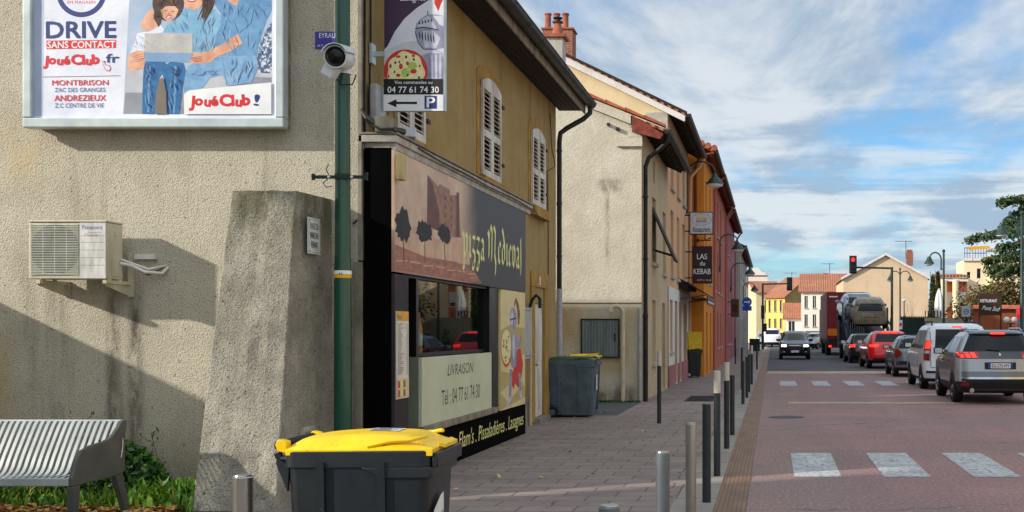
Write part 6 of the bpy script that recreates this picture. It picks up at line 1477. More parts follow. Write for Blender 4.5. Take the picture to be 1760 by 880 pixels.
# ------------------------------------------------------------------ vehicles
class Car:
    """body lofted from rounded plan slices. prof: (z, y_rear, y_front, half width). forward = +Y, rear bumper at y=0"""
    def __init__(s, name, label, loc, rz, prof, r=.22, bulge=.07, cat='car', group=None, tilt=None):
        s.o = thing(name, label, cat, loc, R(rz), group); s.p = prof; s.r = r; s.b = bulge
        if tilt: s.o.rotation_euler = tilt
    def at(s, z):
        p = s.p
        if z <= p[0][0]: return p[0][1:]
        for a, b in zip(p, p[1:]):
            if z <= b[0]:
                f = (z-a[0])/(b[0]-a[0]); return tuple(a[i]+(b[i]-a[i])*f for i in (1, 2, 3))
        return p[-1][1:]
    def rear(s, x, z):
        yr, yf, w_ = s.at(z); r = min(s.r, w_*.6); x = min(abs(x), w_); y = yr + s.b*(x/w_)**2
        if x > w_-r: y += r-math.sqrt(max(0, r*r-(x-(w_-r))**2))
        return y
    def front(s, x, z):
        yr, yf, w_ = s.at(z); r = min(s.r*1.4, w_*.7); x = min(abs(x), w_); y = yf - s.b*1.6*(x/w_)**2
        if x > w_-r: y -= r-math.sqrt(max(0, r*r-(x-(w_-r))**2))
        return y
    def side(s, y, z):
        yr, yf, w_ = s.at(z); lo, hi = 0, w_
        if y >= s.rear(w_, z) and y <= s.front(w_, z): return w_
        f = (lambda x: s.rear(x, z) <= y) if y < (yr+yf)/2 else (lambda x: s.front(x, z) >= y)
        for _ in range(22):
            m = (lo+hi)/2
            if f(m): lo = m
            else: hi = m
        return lo
    def ring(s, z):
        yr, yf, w_ = s.at(z); n = 12; xs = [w_*math.sin(math.pi/2*k/n) for k in range(n+1)]
        R_ = [(x, s.rear(x, z), z) for x in xs]; F_ = [(x, s.front(x, z), z) for x in reversed(xs)]
        right = R_ + [(w_, R_[-1][1]+(F_[0][1]-R_[-1][1])*k/6, z) for k in range(1, 6)] + F_
        return right + [(-x, y, z_) for x, y, z_ in reversed(right[1:-1])]
    def body(s, mat, lower=None, zsplit=None, sub=3):
        zs = []
        for a, b in zip(s.p, s.p[1:]): zs += [a[0]+(b[0]-a[0])*k/sub for k in range(sub)]
        zs.append(s.p[-1][0])
        mb = MB(mat); rows = [s.ring(z) for z in zs]
        mb.grid(rows, closed=True); mb.poly(rows[-1]); mb.poly(rows[0][::-1])
        if lower:
            mb.use(lower); li = mb.cur; n = len(rows[0])
            for i in range(len(rows)-1):
                if zs[i+1] <= zsplit+1e-6:
                    for k in range(n): mb.fm[i*n+k] = li
        return mb.build('body', s.o, smooth=True, ang=32)
    def rpatch(s, name, mat, x0, x1, z0, z1, off=.006, n=10, m=5, parent=None, label=None):
        f0 = x0 if callable(x0) else (lambda z: x0); f1 = x1 if callable(x1) else (lambda z: x1)
        rows = [[(f0(z)+(f1(z)-f0(z))*k/n, s.rear(f0(z)+(f1(z)-f0(z))*k/n, z)-off, z) for k in range(n+1)] for z in [z0+(z1-z0)*j/m for j in range(m+1)]]
        mb = MB(mat); mb.grid(rows); o = mb.build(name, parent or s.o, smooth=True)
        if label: o['label'] = label
        return o
    def fpatch(s, name, mat, x0, x1, z0, z1, off=.006, n=10, m=5, parent=None):
        f0 = x0 if callable(x0) else (lambda z: x0); f1 = x1 if callable(x1) else (lambda z: x1)
        rows = [[(f0(z)+(f1(z)-f0(z))*k/n, s.front(f0(z)+(f1(z)-f0(z))*k/n, z)+off, z) for k in range(n+1)] for z in [z0+(z1-z0)*j/m for j in range(m+1)]]
        mb = MB(mat); mb.grid(rows); return mb.build(name, parent or s.o, smooth=True)
    def spatch(s, name, mat, sgn, y0, y1, z0, z1, off=.006, n=8, m=5, parent=None, label=None):
        f0 = y0 if callable(y0) else (lambda z: y0); f1 = y1 if callable(y1) else (lambda z: y1)
        rows = []
        for j in range(m+1):
            z = z0+(z1-z0)*j/m; rows.append([(sgn*(s.side(f0(z)+(f1(z)-f0(z))*k/n, z)+off), f0(z)+(f1(z)-f0(z))*k/n, z) for k in range(n+1)])
        mb = MB(mat); mb.grid(rows); return mb.build(name, parent or s.o, smooth=True)
    def wheels(s, ya, yb, r=.33, tw=.22, arch='trim_black', hub='rim', big=.055):
        for y in (ya, yb):
            for sg in (-1, 1):
                w_ = s.at(r+.15)[2]
                mb = MB(arch); rows = []
                for q_, x in ((r+big, w_+.012), (r+big-.03, w_+.014), (r*.5, w_+.013)): rows.append([(sg*x, y+q_*math.cos(R(t)), max(.20, r+q_*math.sin(R(t)))) for t in range(-20, 201, 11)])
                mb.grid(rows); mb.grid([[(sg*(w_+.012), p[1], p[2]) for p in rows[0]], [(sg*(w_-.1), p[1], p[2]) for p in rows[0]]]); mb.build('wheel_arch', s.o, smooth=True)
                mb = MB('rubber'); x1, x0 = sg*(w_+.018), sg*(w_+.018-tw)
                mb.lathe([(r*.6, 0), (r*.93, 0), (r, .03), (r, tw-.03), (r*.93, tw), (r*.6, tw)], (x1, y, r), 28, (-sg, 0, 0)); wl = mb.build('wheel', s.o, smooth=True, ang=35)
                mb = MB(hub); mb.lathe([(r*.64, 0.0), (r*.60, .012), (r*.58, .03), (0.05, .02), (.045, .0), (0, 0)], (x1+sg*.001, y, r), 28, (-sg, 0, 0))
                mb.use('trim_black')
                for k in range(5):
                    t = 2*math.pi*(k+.5)/5; c = Vector((x1+sg*.002-sg*.022, y+r*.38*math.cos(t), r+r*.38*math.sin(t))); mb.obox(c, (.02, r*.30, r*.16), Matrix.Rotation(t, 3, 'X'))
                mb.build('rim', wl)
    def plate_(s, z, text, y=None, w_=.52, h=.11, x=0, front=False):
        y = (s.rear(x, z)-.022) if y is None else y; sg = -1 if not front else 1
        mb = MB('print_white'); mb.box(x-w_/2, x+w_/2, y, y+.012, z-h/2, z+h/2)
        fl = Flat(mb, (x, y if not front else y+.012, z), (1, 0, 0) if not front else (-1, 0, 0), (0, 0, 1), (0, sg, 0), .0015)
        fl.rect(-w_/2, -h/2, -w_/2+.045, h/2, 'blue_sign'); fl.rect(w_/2-.045, -h/2, w_/2, h/2, 'blue_sign')
        if text: fl.fit(text, -w_*.37, w_*.37, -h*.33, h*.66, 'ink', bold=.012)
        mb.build('number_plate', s.o)
    def mirror(s, y, z, mat, w=.2):
        for sg in (-1, 1):
            x = s.side(y, z); mb = MB(mat); mb.obox((sg*(x+.12), y, z+.03), (.22, .12, .15), Matrix.Rotation(R(8*sg), 3, 'Z')); mb.bar((sg*(x-.03), y+.02, z-.03), (sg*(x+.08), y, z), .05, .04); m_ = mb.build('mirror', s.o, bevel=.03)
            m2 = MB('chrome'); m2.obox((sg*(x+.12), y-.062, z+.03), (.17, .004, .11), Matrix.Rotation(R(8*sg), 3, 'Z')); m2.build('mirror_glass', m_)
    def handles(s, ys, z, mat):
        for sg in (-1, 1):
            for y in ys: x = s.side(y, z); mb = MB(mat); mb.bar((sg*(x+.012), y-.09, z), (sg*(x+.012), y+.09, z), .025, .03); mb.build('door_handle', s.o, bevel=.008)
    def seam(s, sgn, pts, mat='trim_black', w_=.008):
        mb = MB(mat)
        mb.tube([(sgn*(s.side(y, z)+.001), y, z) for y, z in pts], w_*.6, 4); mb.build('door_gap', s.o)

def lerp(z0, v0, z1, v1): return lambda z: v0+(v1-v0)*(z-z0)/(z1-z0)

# silver and dark crossover, nearest
suv = Car('parked_car', 'silver crossover with dark roof and lit brake lights at the right edge', (4.95, 25.25, 0), -1.0,
          [(.24, .22, 4.1, .80), (.34, .06, 4.36, .89), (.50, .0, 4.44, .92), (.72, .03, 4.45, .925), (.92, .05, 4.38, .925), (1.00, .06, 4.20, .915), (1.05, .09, 3.42, .90), (1.10, .12, 3.28, .885), (1.30, .27, 2.92, .79), (1.48, .42, 2.50, .705), (1.56, .47, 2.20, .655), (1.605, .58, 1.95, .58), (1.625, .8, 1.7, .45)], .24, .09)
suv.body('car_silver', 'trim_black', .50)
suv.rpatch('lower_bumper', 'trim_black', -.90, .90, .27, .56, .008, 20, 4); suv.rpatch('bumper_strip', 'chrome', -.80, .80, .555, .60, .016, 16, 2); suv.rpatch('skid_plate', 'galv', -.55, .55, .30, .345, .016, 12, 2)
suv.rpatch('dark_waist', 'car_grey', -.90, .90, .60, .72, .007, 20, 3)
suv.rpatch('tail_panel', 'car_black', -.86, .86, 1.0, 1.155, .010, 20, 3)
suv.rpatch('rear_window', 'car_glass', lerp(1.15, -.79, 1.52, -.60), lerp(1.15, .79, 1.52, .60), 1.155, 1.535, .010, 14, 6)
suv.rpatch('roof_spoiler', 'car_black', -.62, .62, 1.535, 1.60, .05, 12, 3); suv.rpatch('high_brake_light', 'lit_red', -.16, .16, 1.53, 1.565, .07, 6, 2)
for sg in (-1, 1):
    tl = suv.rpatch('tail_light', 'lens_red', lambda z, g=sg: g*.46, lambda z, g=sg: g*suv.at(z)[2]*.999, 1.01, 1.15, .016, 14, 3)
    for k in range(3): a = .50+k*.13; suv.rpatch('lit_claw', 'lit_red', lambda z, g=sg, a=a: g*(a+.05*(z-1.02)/.1), lambda z, g=sg, a=a: g*(a+.085+.05*(z-1.02)/.1), 1.025, 1.135, .020, 3, 2, tl)
    suv.spatch('tail_light', 'lens_red', sg, .40, .72, 1.03, 1.13, .012)
    suv.spatch('side_window', 'car_glass', sg, lerp(1.10, .62, 1.46, .92), lerp(1.10, 2.05, 1.46, 2.0), 1.12, 1.47, .008, 8, 5); suv.spatch('side_window', 'car_glass', sg, lerp(1.1, 2.12, 1.46, 2.07), lerp(1.1, 3.05, 1.46, 2.42), 1.12, 1.46, .008, 8, 5)
    suv.spatch('window_trim', 'chrome', sg, lerp(1.46, .88, 1.51, 1.0), lerp(1.46, 2.42, 1.51, 2.32), 1.475, 1.50, .012, 10, 1)
    suv.spatch('sill', 'trim_black', sg, .5, 4.0, .27, .44, .012, 14, 2)
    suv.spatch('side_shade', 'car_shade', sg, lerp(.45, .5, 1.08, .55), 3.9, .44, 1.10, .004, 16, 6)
    suv.seam(sg, [(2.08, .45), (2.08, 1.08)]); suv.seam(sg, [(3.12, .45), (3.12, 1.08)])
    mb = MB('chrome'); mb.tube([(sg*.60, .75, 1.60), (sg*.58, .95, 1.665), (sg*.56, 2.0, 1.665), (sg*.56, 2.25, 1.60)], .016, 8); mb.build('roof_rail', suv.o)
    suv.rpatch('reflector', 'lens_red', sg*.68, sg*.84, .40, .48, .014, 6, 2)
    mb = MB('chrome'); mb.cyl((sg*.62, .10, .31), (sg*.62, .02, .31), .05, .05, 12); mb.build('exhaust_tip', suv.o)
mb = MB('car_blue'); rows = [[(x, y, z+.006) for x, y, z in suv.ring(zz_)] for zz_ in (1.58, 1.60, 1.62)]; mb.grid(rows, closed=True); mb.poly(rows[-1]); mb.build('dark_roof', suv.o, smooth=True)
suv.plate_(.845, 'EG-575-MY', suv.rear(0, .845)-.03); suv.rpatch('plate_recess', 'trim_black', -.34, .34, .77, .92, .010, 8, 3)
mb = MB('chrome'); fl = Flat(mb, (0, suv.rear(0, 1.08)-.018, 1.075), (1, 0, 0), (0, 0, 1), (0, -1, 0), .00006)
fl.poly([(-.03, -.05), (-.012, -.04), (-.005, -.01), (.012, -.05), (.03, -.045), (.02, .0), (.028, .03), (.01, .02), (-.005, .055), (-.028, .045), (-.02, .02), (-.03, .0)], 'chrome'); mb.build('badge', suv.o)
mb = MB('trim_black'); mb.tube([(.0, suv.rear(0, 1.17)-.03, 1.17), (-.28, suv.rear(.28, 1.2)-.03, 1.2)], .012, 6); mb.build('rear_wiper', suv.o)
suv.wheels(.92, 3.60, .345, .22); suv.mirror(2.85, 1.10, 'trim_black'); suv.handles((1.55, 2.55), .93, 'trim_black')
suv.fpatch('headlight', 'lens_clear', .45, .88, .82, .93, .01); suv.fpatch('headlight', 'lens_clear', -.88, -.45, .82, .93, .01); suv.fpatch('windscreen', 'car_glass', lerp(1.12, -.80, 1.52, -.62), lerp(1.12, .80, 1.52, .62), 1.12, 1.5, .008)

# white people carrier
van = Car('parked_car', 'white high roofed family van with roof rails, second from the end of the queue', (5.02, 31.5, 0), 0,
          [(.22, .18, 4.0, .80), (.32, .05, 4.28, .88), (.48, .0, 4.36, .905), (.70, .03, 4.36, .91), (.92, .05, 4.30, .91), (1.04, .055, 4.12, .905), (1.12, .06, 3.62, .895), (1.18, .065, 3.45, .885), (1.40, .10, 3.05, .83), (1.62, .16, 2.62, .775), (1.72, .22, 2.38, .73), (1.79, .34, 2.10, .64), (1.815, .6, 1.9, .5)], .16, .05)
van.body('car_white', 'trim_black', .32)
van.rpatch('rear_window', 'car_glass', lerp(1.12, -.62, 1.62, -.58), lerp(1.12, .62, 1.62, .58), 1.10, 1.65, .010, 12, 6)
for sg in (-1, 1):
    van.rpatch('tail_light', 'lens_red', lambda z, g=sg: g*(van.at(z)[2]-.155), lambda z, g=sg: g*van.at(z)[2]*.998, .80, 1.34, .012, 8, 6)
    van.rpatch('lit_segment', 'lit_red', lambda z, g=sg: g*(van.at(z)[2]-.14), lambda z, g=sg: g*(van.at(z)[2]-.02), 1.12, 1.32, .018, 6, 4); van.rpatch('clear_segment', 'lens_clear', lambda z, g=sg: g*(van.at(z)[2]-.14), lambda z, g=sg: g*(van.at(z)[2]-.02), .99, 1.07, .018, 6, 2)
    van.spatch('side_window', 'car_glass', sg, lerp(1.1, .42, 1.6, .50), lerp(1.1, 1.35, 1.6, 1.35), 1.12, 1.62, .008); van.spatch('side_window', 'car_glass', sg, lerp(1.1, 1.45, 1.6, 1.45), lerp(1.1, 2.4, 1.6, 2.3), 1.12, 1.62, .008); van.spatch('side_window', 'car_glass', sg, lerp(1.1, 2.5, 1.6, 2.4), lerp(1.1, 3.35, 1.6, 2.62), 1.12, 1.58, .008)
    mb = MB('trim_black'); mb.tube([(sg*.66, .38, 1.77), (sg*.64, .52, 1.86), (sg*.62, 2.1, 1.86), (sg*.62, 2.3, 1.76)], .022, 8); mb.build('roof_rail', van.o)
    van.seam(sg, [(1.4, .4), (1.4, 1.1)]); van.seam(sg, [(2.45, .4), (2.45, 1.1)]); van.seam(sg, [(.5, .62), (3.2, .62)])
    van.rpatch('bumper_strip', 'trim_black', sg*.35, sg*.86, .46, .52, .014, 8, 2)
van.rpatch('tailgate_gap', 'trim_black', -.74, -.725, .62, 1.68, .010, 1, 8); van.rpatch('tailgate_gap', 'trim_black', .725, .74, .62, 1.68, .010, 1, 8); van.rpatch('tailgate_gap', 'trim_black', -.73, .73, .60, .615, .010, 14, 1)
van.rpatch('high_brake_light', 'lit_red', -.14, .14, 1.70, 1.735, .012, 6, 2); van.rpatch('number_plate', 'print_white', -.26, .26, .78, .89, .02, 4, 2)
mb = MB('trim_black'); fl = Flat(mb, (-.45, van.rear(.45, .95)-.02, .93), (1, 0, 0), (0, 0, 1), (0, -1, 0), .00006); fl.line([(-.05, .08), (.07, -.06)], .02, 'trim_black'); fl.line([(-.02, -.02), (.06, -.02)], .02, 'trim_black'); mb.build('lizard_sticker', van.o)
van.wheels(.85, 3.57, .325, .2); van.mirror(3.0, 1.16, 'trim_black'); van.handles((1.7, 2.65), .95, 'car_white'); van.fpatch('windscreen', 'car_glass', lerp(1.2, -.80, 1.7, -.68), lerp(1.2, .80, 1.7, .68), 1.2, 1.7, .008)

# grey-blue hatchback
hat = Car('parked_car', 'grey blue older hatchback with round tail lights between the white van and the red car', (5.10, 40.2, 0), 0,
          [(.22, .2, 3.9, .76), (.34, .04, 4.12, .84), (.52, .0, 4.18, .855), (.74, .02, 4.17, .86), (.88, .04, 3.95, .855), (.94, .06, 3.1, .845), (1.0, .09, 2.98, .825), (1.18, .22, 2.6, .73), (1.36, .40, 2.2, .64), (1.42, .55, 1.95, .58), (1.45, .8, 1.7, .45)], .26, .09)
hat.body('car_grey', 'trim_black', .34); hat.rpatch('rear_window', 'car_glass', lerp(1, -.74, 1.36, -.58), lerp(1, .74, 1.36, .58), 1.0, 1.37, .010, 12, 5); hat.rpatch('bumper_trim', 'trim_black', -.8, .8, .44, .56, .012, 14, 2)
for sg in (-1, 1):
    hat.rpatch('tail_light', 'lens_red', lambda z, g=sg: g*(.62+1.8*(z-.83)**2*4), lambda z, g=sg: g*hat.at(z)[2]*.998, .68, .98, .014, 8, 6)
    hat.spatch('side_window', 'car_glass', sg, lerp(1.0, .62, 1.34, .82), lerp(1.0, 1.75, 1.34, 1.7), 1.0, 1.34, .008); hat.spatch('side_window', 'car_glass', sg, lerp(1.0, 1.83, 1.34, 1.78), lerp(1.0, 2.75, 1.34, 2.2), 1.0, 1.33, .008); hat.seam(sg, [(1.8, .4), (1.8, .95)]); hat.spatch('side_trim', 'trim_black', sg, .9, 3.6, .48, .53, .012, 10, 1)
hat.rpatch('high_brake_light', 'lit_red', -.12, .12, 1.38, 1.405, .02, 4, 1); hat.rpatch('number_plate', 'print_white', -.26, .26, .66, .77, .02, 4, 2)
hat.wheels(.78, 3.32, .30, .19); hat.mirror(2.6, 1.0, 'trim_black'); hat.handles((2.0,), .84, 'trim_black')
mb = MB('dark_green'); mb.box(-.5, .5, .7, .78, 1.452, 1.50); mb.box(-.5, .5, 1.6, 1.68, 1.452, 1.50); mb.build('roof_bars', hat.o)

# bright red family car
red = Car('parked_car', 'bright red family car with lit brake lights in the middle of the queue', (5.0, 49.2, 0), 2,
          [(.24, .2, 4.1, .80), (.36, .04, 4.36, .89), (.55, .0, 4.45, .92), (.80, .03, 4.44, .925), (.96, .06, 4.2, .92), (1.02, .08, 3.5, .91), (1.08, .10, 3.35, .89), (1.28, .22, 2.9, .80), (1.46, .38, 2.4, .71), (1.54, .46, 2.1, .66), (1.60, .6, 1.85, .55), (1.615, .85, 1.6, .42)], .26, .10)
red.body('car_red', 'trim_black', .36); red.rpatch('rear_window', 'car_glass', lerp(1.15, -.66, 1.48, -.56), lerp(1.15, .66, 1.48, .56), 1.14, 1.48, .010, 12, 5); red.rpatch('lower_bumper', 'trim_black', -.75, .75, .28, .46, .012, 12, 2); red.rpatch('high_brake_light', 'lit_red', -.3, .3, 1.52, 1.555, .03, 6, 1)
for sg in (-1, 1):
    red.rpatch('tail_light', 'lit_red', lambda z, g=sg: g*(.52), lambda z, g=sg: g*red.at(z)[2]*.998, .93, 1.04, .014, 8, 3); red.spatch('tail_light', 'lens_red', sg, .38, .75, .95, 1.05, .012)
    red.spatch('side_window', 'car_glass', sg, lerp(1.1, .68, 1.42, .92), lerp(1.1, 1.9, 1.42, 1.86), 1.11, 1.45, .008); red.spatch('side_window', 'car_glass', sg, lerp(1.1, 1.98, 1.42, 1.94), lerp(1.1, 3.1, 1.42, 2.45), 1.11, 1.43, .008); red.seam(sg, [(1.95, .45), (1.95, 1.05)])
red.plate_(.66, ''); red.wheels(.88, 3.58, .34, .21); red.mirror(2.9, 1.08, 'car_red'); red.handles((1.5, 2.5), .92, 'car_red')
# small dark car ahead of it
drk = Car('parked_car', 'small black car mostly hidden behind the red one', (4.72, 58.0, 0), 3,
          [(.22, .18, 3.5, .74), (.36, .03, 3.66, .82), (.55, .0, 3.7, .84), (.80, .02, 3.68, .84), (.92, .05, 3.5, .835), (.98, .08, 2.9, .82), (1.2, .2, 2.5, .72), (1.38, .32, 2.1, .65), (1.45, .42, 1.9, .6), (1.49, .7, 1.6, .45)], .24, .09)
drk.body('car_black', 'trim_black', .36); drk.rpatch('rear_window', 'car_glass', lerp(1, -.66, 1.36, -.56), lerp(1, .66, 1.36, .56), 1.02, 1.38, .010)
for sg in (-1, 1): drk.rpatch('tail_light', 'lit_red', lambda z, g=sg: g*.6, lambda z, g=sg: g*drk.at(z)[2]*.998, .80, .93, .014); drk.spatch('side_window', 'car_glass', sg, lerp(1, .6, 1.36, .75), lerp(1, 2.6, 1.36, 2.0), 1.0, 1.36, .008)
drk.plate_(.6, ''); drk.wheels(.7, 3.0, .29, .19); drk.mirror(2.4, 1.0, 'lens_clear')
# oncoming black car (faces the camera)
onc = Car('moving_car', 'black car with lit headlights coming towards the camera on the empty lane', (1.25, 69.2, 0), 180,
          [(.20, .2, 3.9, .74), (.32, .04, 4.1, .84), (.50, .0, 4.15, .86), (.72, .03, 4.14, .865), (.90, .05, 4.0, .86), (1.0, .07, 3.65, .85), (1.06, .09, 3.15, .83), (1.28, .2, 2.75, .74), (1.50, .32, 2.35, .67), (1.58, .45, 2.1, .6), (1.61, .7, 1.8, .45)], .26, .10)
onc.body('car_black', 'trim_black', .32); onc.fpatch('windscreen', 'car_glass', lerp(1.08, -.74, 1.5, -.60), lerp(1.08, .74, 1.5, .60), 1.09, 1.51, .008)
for sg in (-1, 1):
    hl = onc.fpatch('headlight', 'lens_clear', sg*.46, sg*.82, .70, .86, .012); onc.fpatch('headlamp_bulb', 'lit_white', sg*.50, sg*.74, .73, .83, .02, 4, 2, hl); onc.fpatch('fog_lamp', 'lens_clear', sg*.55, sg*.68, .40, .48, .014, 4, 2)
    onc.spatch('side_window', 'car_glass', sg, lerp(1.06, .6, 1.5, .75), lerp(1.06, 2.8, 1.5, 2.3), 1.08, 1.5, .008)
onc.fpatch('grille', 'trim_black', -.36, .36, .56, .74, .014, 8, 2); onc.fpatch('grille_bar', 'chrome', -.3, .3, .78, .80, .016, 6, 1); onc.plate_(.46, '', onc.front(0, .46)+.005, front=True); onc.wheels(.75, 3.3, .30, .19); onc.mirror(2.75, 1.06, 'car_black')

# car transporter with two battered cars, red container lorry in front of it
tr = B('car_transporter', 'car transporter truck seen from behind, its dark deck carrying two battered cars', 'truck', (5.15, 62, 0))
mb = MB('truck_dark'); xa, xb = 3.95, 6.4
mb.box(xa, xb, 62, 62.25, .55, .80); mb.box(xa, xa+.14, 62.02, 70, .8, 1.0); mb.box(xb-.14, xb, 62.02, 70, .8, 1.0); mb.box(xa+.15, xb-.15, 62.3, 70, .85, .95); tr.part(mb, 'chassis')
mb = MB('truck_blue')
for x in (xa+.02, xb-.12):
    for (y, z) in ((62.1, 2.3), (64.2, 2.9), (66.5, 3.2), (69.5, 3.2)): mb.box(x, x+.10, y, y+.14, .8, z)
    mb.bar((x+.05, 62.1, 1.15), (x+.05, 66.5, 2.6), .10, .16); mb.bar((x+.05, 62.1, 1.9), (x+.05, 69.5, 2.9), .08, .10)
tr.part(mb, 'side_frame')
mb = MB('truck_dark'); mb.bar((5.15, 62.05, 1.15), (5.15, 68.5, 1.95), 2.2, .08); tr.part(mb, 'upper_deck')
mb = MB('galv')
for k in range(7): mb.bar((xa+.2+k*.12, 62.15, 1.0), (xa+.2+k*.12, 62.15, 2.1), .03, .03)
tr.part(mb, 'ramp_rails')
for (xx, nm) in ((4.0, 'lens_red'), (5.9, 'lens_red')): mb = MB('truck_dark'); mb.box(xx, xx+.42, 61.93, 61.999, .60, .78); t_ = tr.part(mb, 'tail_lamp'); mb = MB('lit_red'); mb.box(xx+.05, xx+.2, 61.915, 61.929, .64, .74); tr.part(mb, 'lit_lamp', t_)
for sg in (0, 1):
    for y in (63.4, 64.8, 68.8): mb = MB('rubber'); x = xa+.02 if sg == 0 else xb-.32; mb.cyl((x, y, .48), (x+.3, y, .48), .48, n=24); tr.part(mb, 'wheel')
mb = MB('truck_dark'); mb.box(4.0, 6.35, 70.1, 72.2, .6, 3.0); tr.part(mb, 'cab')
def old_car(name, lab, loc, tilt, paint, rear):
    c = Car(name, lab, loc, 0, [(.22, .18, 3.9, .78), (.34, .03, 4.05, .88), (.55, .0, 4.1, .90), (.80, .02, 4.08, .905), (.96, .05, 3.9, .90), (1.02, .07, 3.3, .885), (1.08, .08, 3.15, .87), (1.30, .16, 2.75, .80), (1.50, .26, 2.3, .73), (1.60, .36, 2.0, .66), (1.65, .55, 1.8, .5)], .22, .09)
    c.o.rotation_euler = tilt; c.body(paint, 'trim_black', .34); c.rpatch('tailgate', rear, -.80, .80, .58, .98, .012, 12, 3); c.rpatch('bumper', rear, -.84, .84, .36, .56, .02, 12, 3); c.rpatch('rear_window', 'car_glass', lerp(1.05, -.66, 1.42, -.58), lerp(1.05, .66, 1.42, .58), 1.04, 1.42, .012); c.rpatch('roof_edge', rear, -.62, .62, 1.44, 1.60, .012, 10, 3)
    c.rpatch('tailgate_gap', 'trim_black', -.5, .5, .70, .715, .022, 8, 1); c.rpatch('tailgate_gap', 'trim_black', -.78, .78, .985, 1.0, .022, 8, 1)
    for sg in (-1, 1):
        c.rpatch('tail_light_hole', 'trim_black', sg*.62, sg*.72, 1.30, 1.38, .02, 3, 3); c.spatch('side_window', 'car_glass', sg, lerp(1.06, .6, 1.5, .75), lerp(1.06, 2.8, 1.5, 2.2), 1.08, 1.48, .008); mb = MB('chrome'); mb.tube([(sg*.62, .5, 1.62), (sg*.6, .7, 1.68), (sg*.58, 1.9, 1.68)], .018, 6); mb.build('roof_rail', c.o)
    c.wheels(.8, 3.3, .30, .19); c.mirror(2.7, 1.08, paint); return c
old_car('scrap_car', 'battered tan and pale blue car tilted on the rear ramp of the transporter', (5.2, 61.9, 1.62), (R(7), 0, 0), 'car_tan', 'car_tan')
old_car('scrap_car', 'pale car in front of the battered tan one, high on the transporter deck', (4.95, 66.2, 2.1), (R(3), 0, R(3)), 'car_pale', 'car_grey')
lo = B('container_lorry', 'dark red container lorry ahead of the car transporter', 'truck', (4.75, 76, 0)); xa, xb = PX(1421, 76), PX(1421, 76)+2.5
mb = MB('truck_red'); mb.box(xa, xb, 76, 86, 1.1, PZ(502, 76))
for k in range(11): x = xa+.12+k*.225; mb.box(x, x+.1, 75.97, 75.999, 1.25, PZ(502, 76)-.12)
mb.use('print_white'); fl = Flat(mb, (xa+.45, 75.965, PZ(507, 76)-.1), (1, 0, 0), (0, 0, 1), (0, -1, 0)); fl.rect(-.3, -.05, .25, .03, 'print_white'); lo.part(mb, 'container')
mb = MB('truck_dark'); mb.box(xa+.1, xb-.1, 76.05, 86, .75, 1.09); mb.box(xa, xb, 76, 76.12, .5, .72); lo.part(mb, 'chassis')
mb = MB('lens_orange'); mb.box(xa+.06, xa+.7, 75.93, 75.968, 1.3, 1.75); lo.part(mb, 'marker_board')
for xx in (xa+.08, xb-.5): mb = MB('lens_red'); mb.box(xx, xx+.42, 75.94, 75.999, .52, .70); t_ = lo.part(mb, 'tail_lamp'); mb = MB('lit_red'); mb.box(xx+.05, xx+.22, 75.92, 75.938, .55, .67); lo.part(mb, 'lit_lamp', t_)
for y in (77.5, 78.9, 84.5):
    for x in (xa+.03, xb-.33): mb = MB('rubber'); mb.cyl((x, y, .48), (x+.3, y, .48), .48, n=22); lo.part(mb, 'wheel')
mb = MB('truck_red'); mb.box(xa+.02, xb-.02, 86.3, 88.4, .6, 3.2); lo.part(mb, 'cab')
# far parked vehicles
def far_car(label, x, y, rz, mat, h=1.5, L=4.2, van_=False, name='parked_car'):
    z2 = .95*h/1.5
    pr = [(.22, .15, L-.15, .76), (.5, .0, L, .86), (z2*.9, .03, L-.1, .87), (z2, .06, L-(.25 if van_ else .9), .86), (z2+.05, .1, L-(.4 if van_ else 1.1), .83), (h*.9, .2 if not van_ else .08, L-(1.0 if van_ else 1.9), .68 if not van_ else .78), (h*.97, .4, L-(1.2 if van_ else 2.1), .6), (h, .7, L-(1.5 if van_ else 2.4), .45)]
    c = Car(name, label, (x, y, 0), rz, pr, .24, .08); c.body(mat, 'trim_black', .5); c.fpatch('windscreen', 'car_glass', -.66, .66, z2+.08, h*.9, .01); c.rpatch('rear_window', 'car_glass', -.62, .62, z2+.08, h*.88, .01)
    for sg in (-1, 1): c.spatch('side_window', 'car_glass', sg, .5, L-1.5, z2+.06, h*.88, .01); c.fpatch('headlight', 'lens_clear', sg*.5, sg*.8, .6, .75, .012); c.rpatch('tail_light', 'lens_red', sg*.6, sg*.84, .7, .9, .012)
    c.wheels(.7, L-.85, .31, .2); return c
far_car('white van facing the junction left of the black oncoming car', PX(1327, 118), 120, 180, 'car_white', 1.9, 4.6, True, 'parked_van')
far_car('grey hatchback parked beside the white van in front of the yellow house', PX(1314, 121), 124, 180, 'car_silver', 1.5)
far_car('dark car parked under the white house, left of the container lorry', PX(1405, 112), 113, 150, 'car_blue', 1.5)
far_car('pale silver car parked under the white house, next to the dark one', PX(1414, 108), 106, 155, 'car_silver', 1.5)
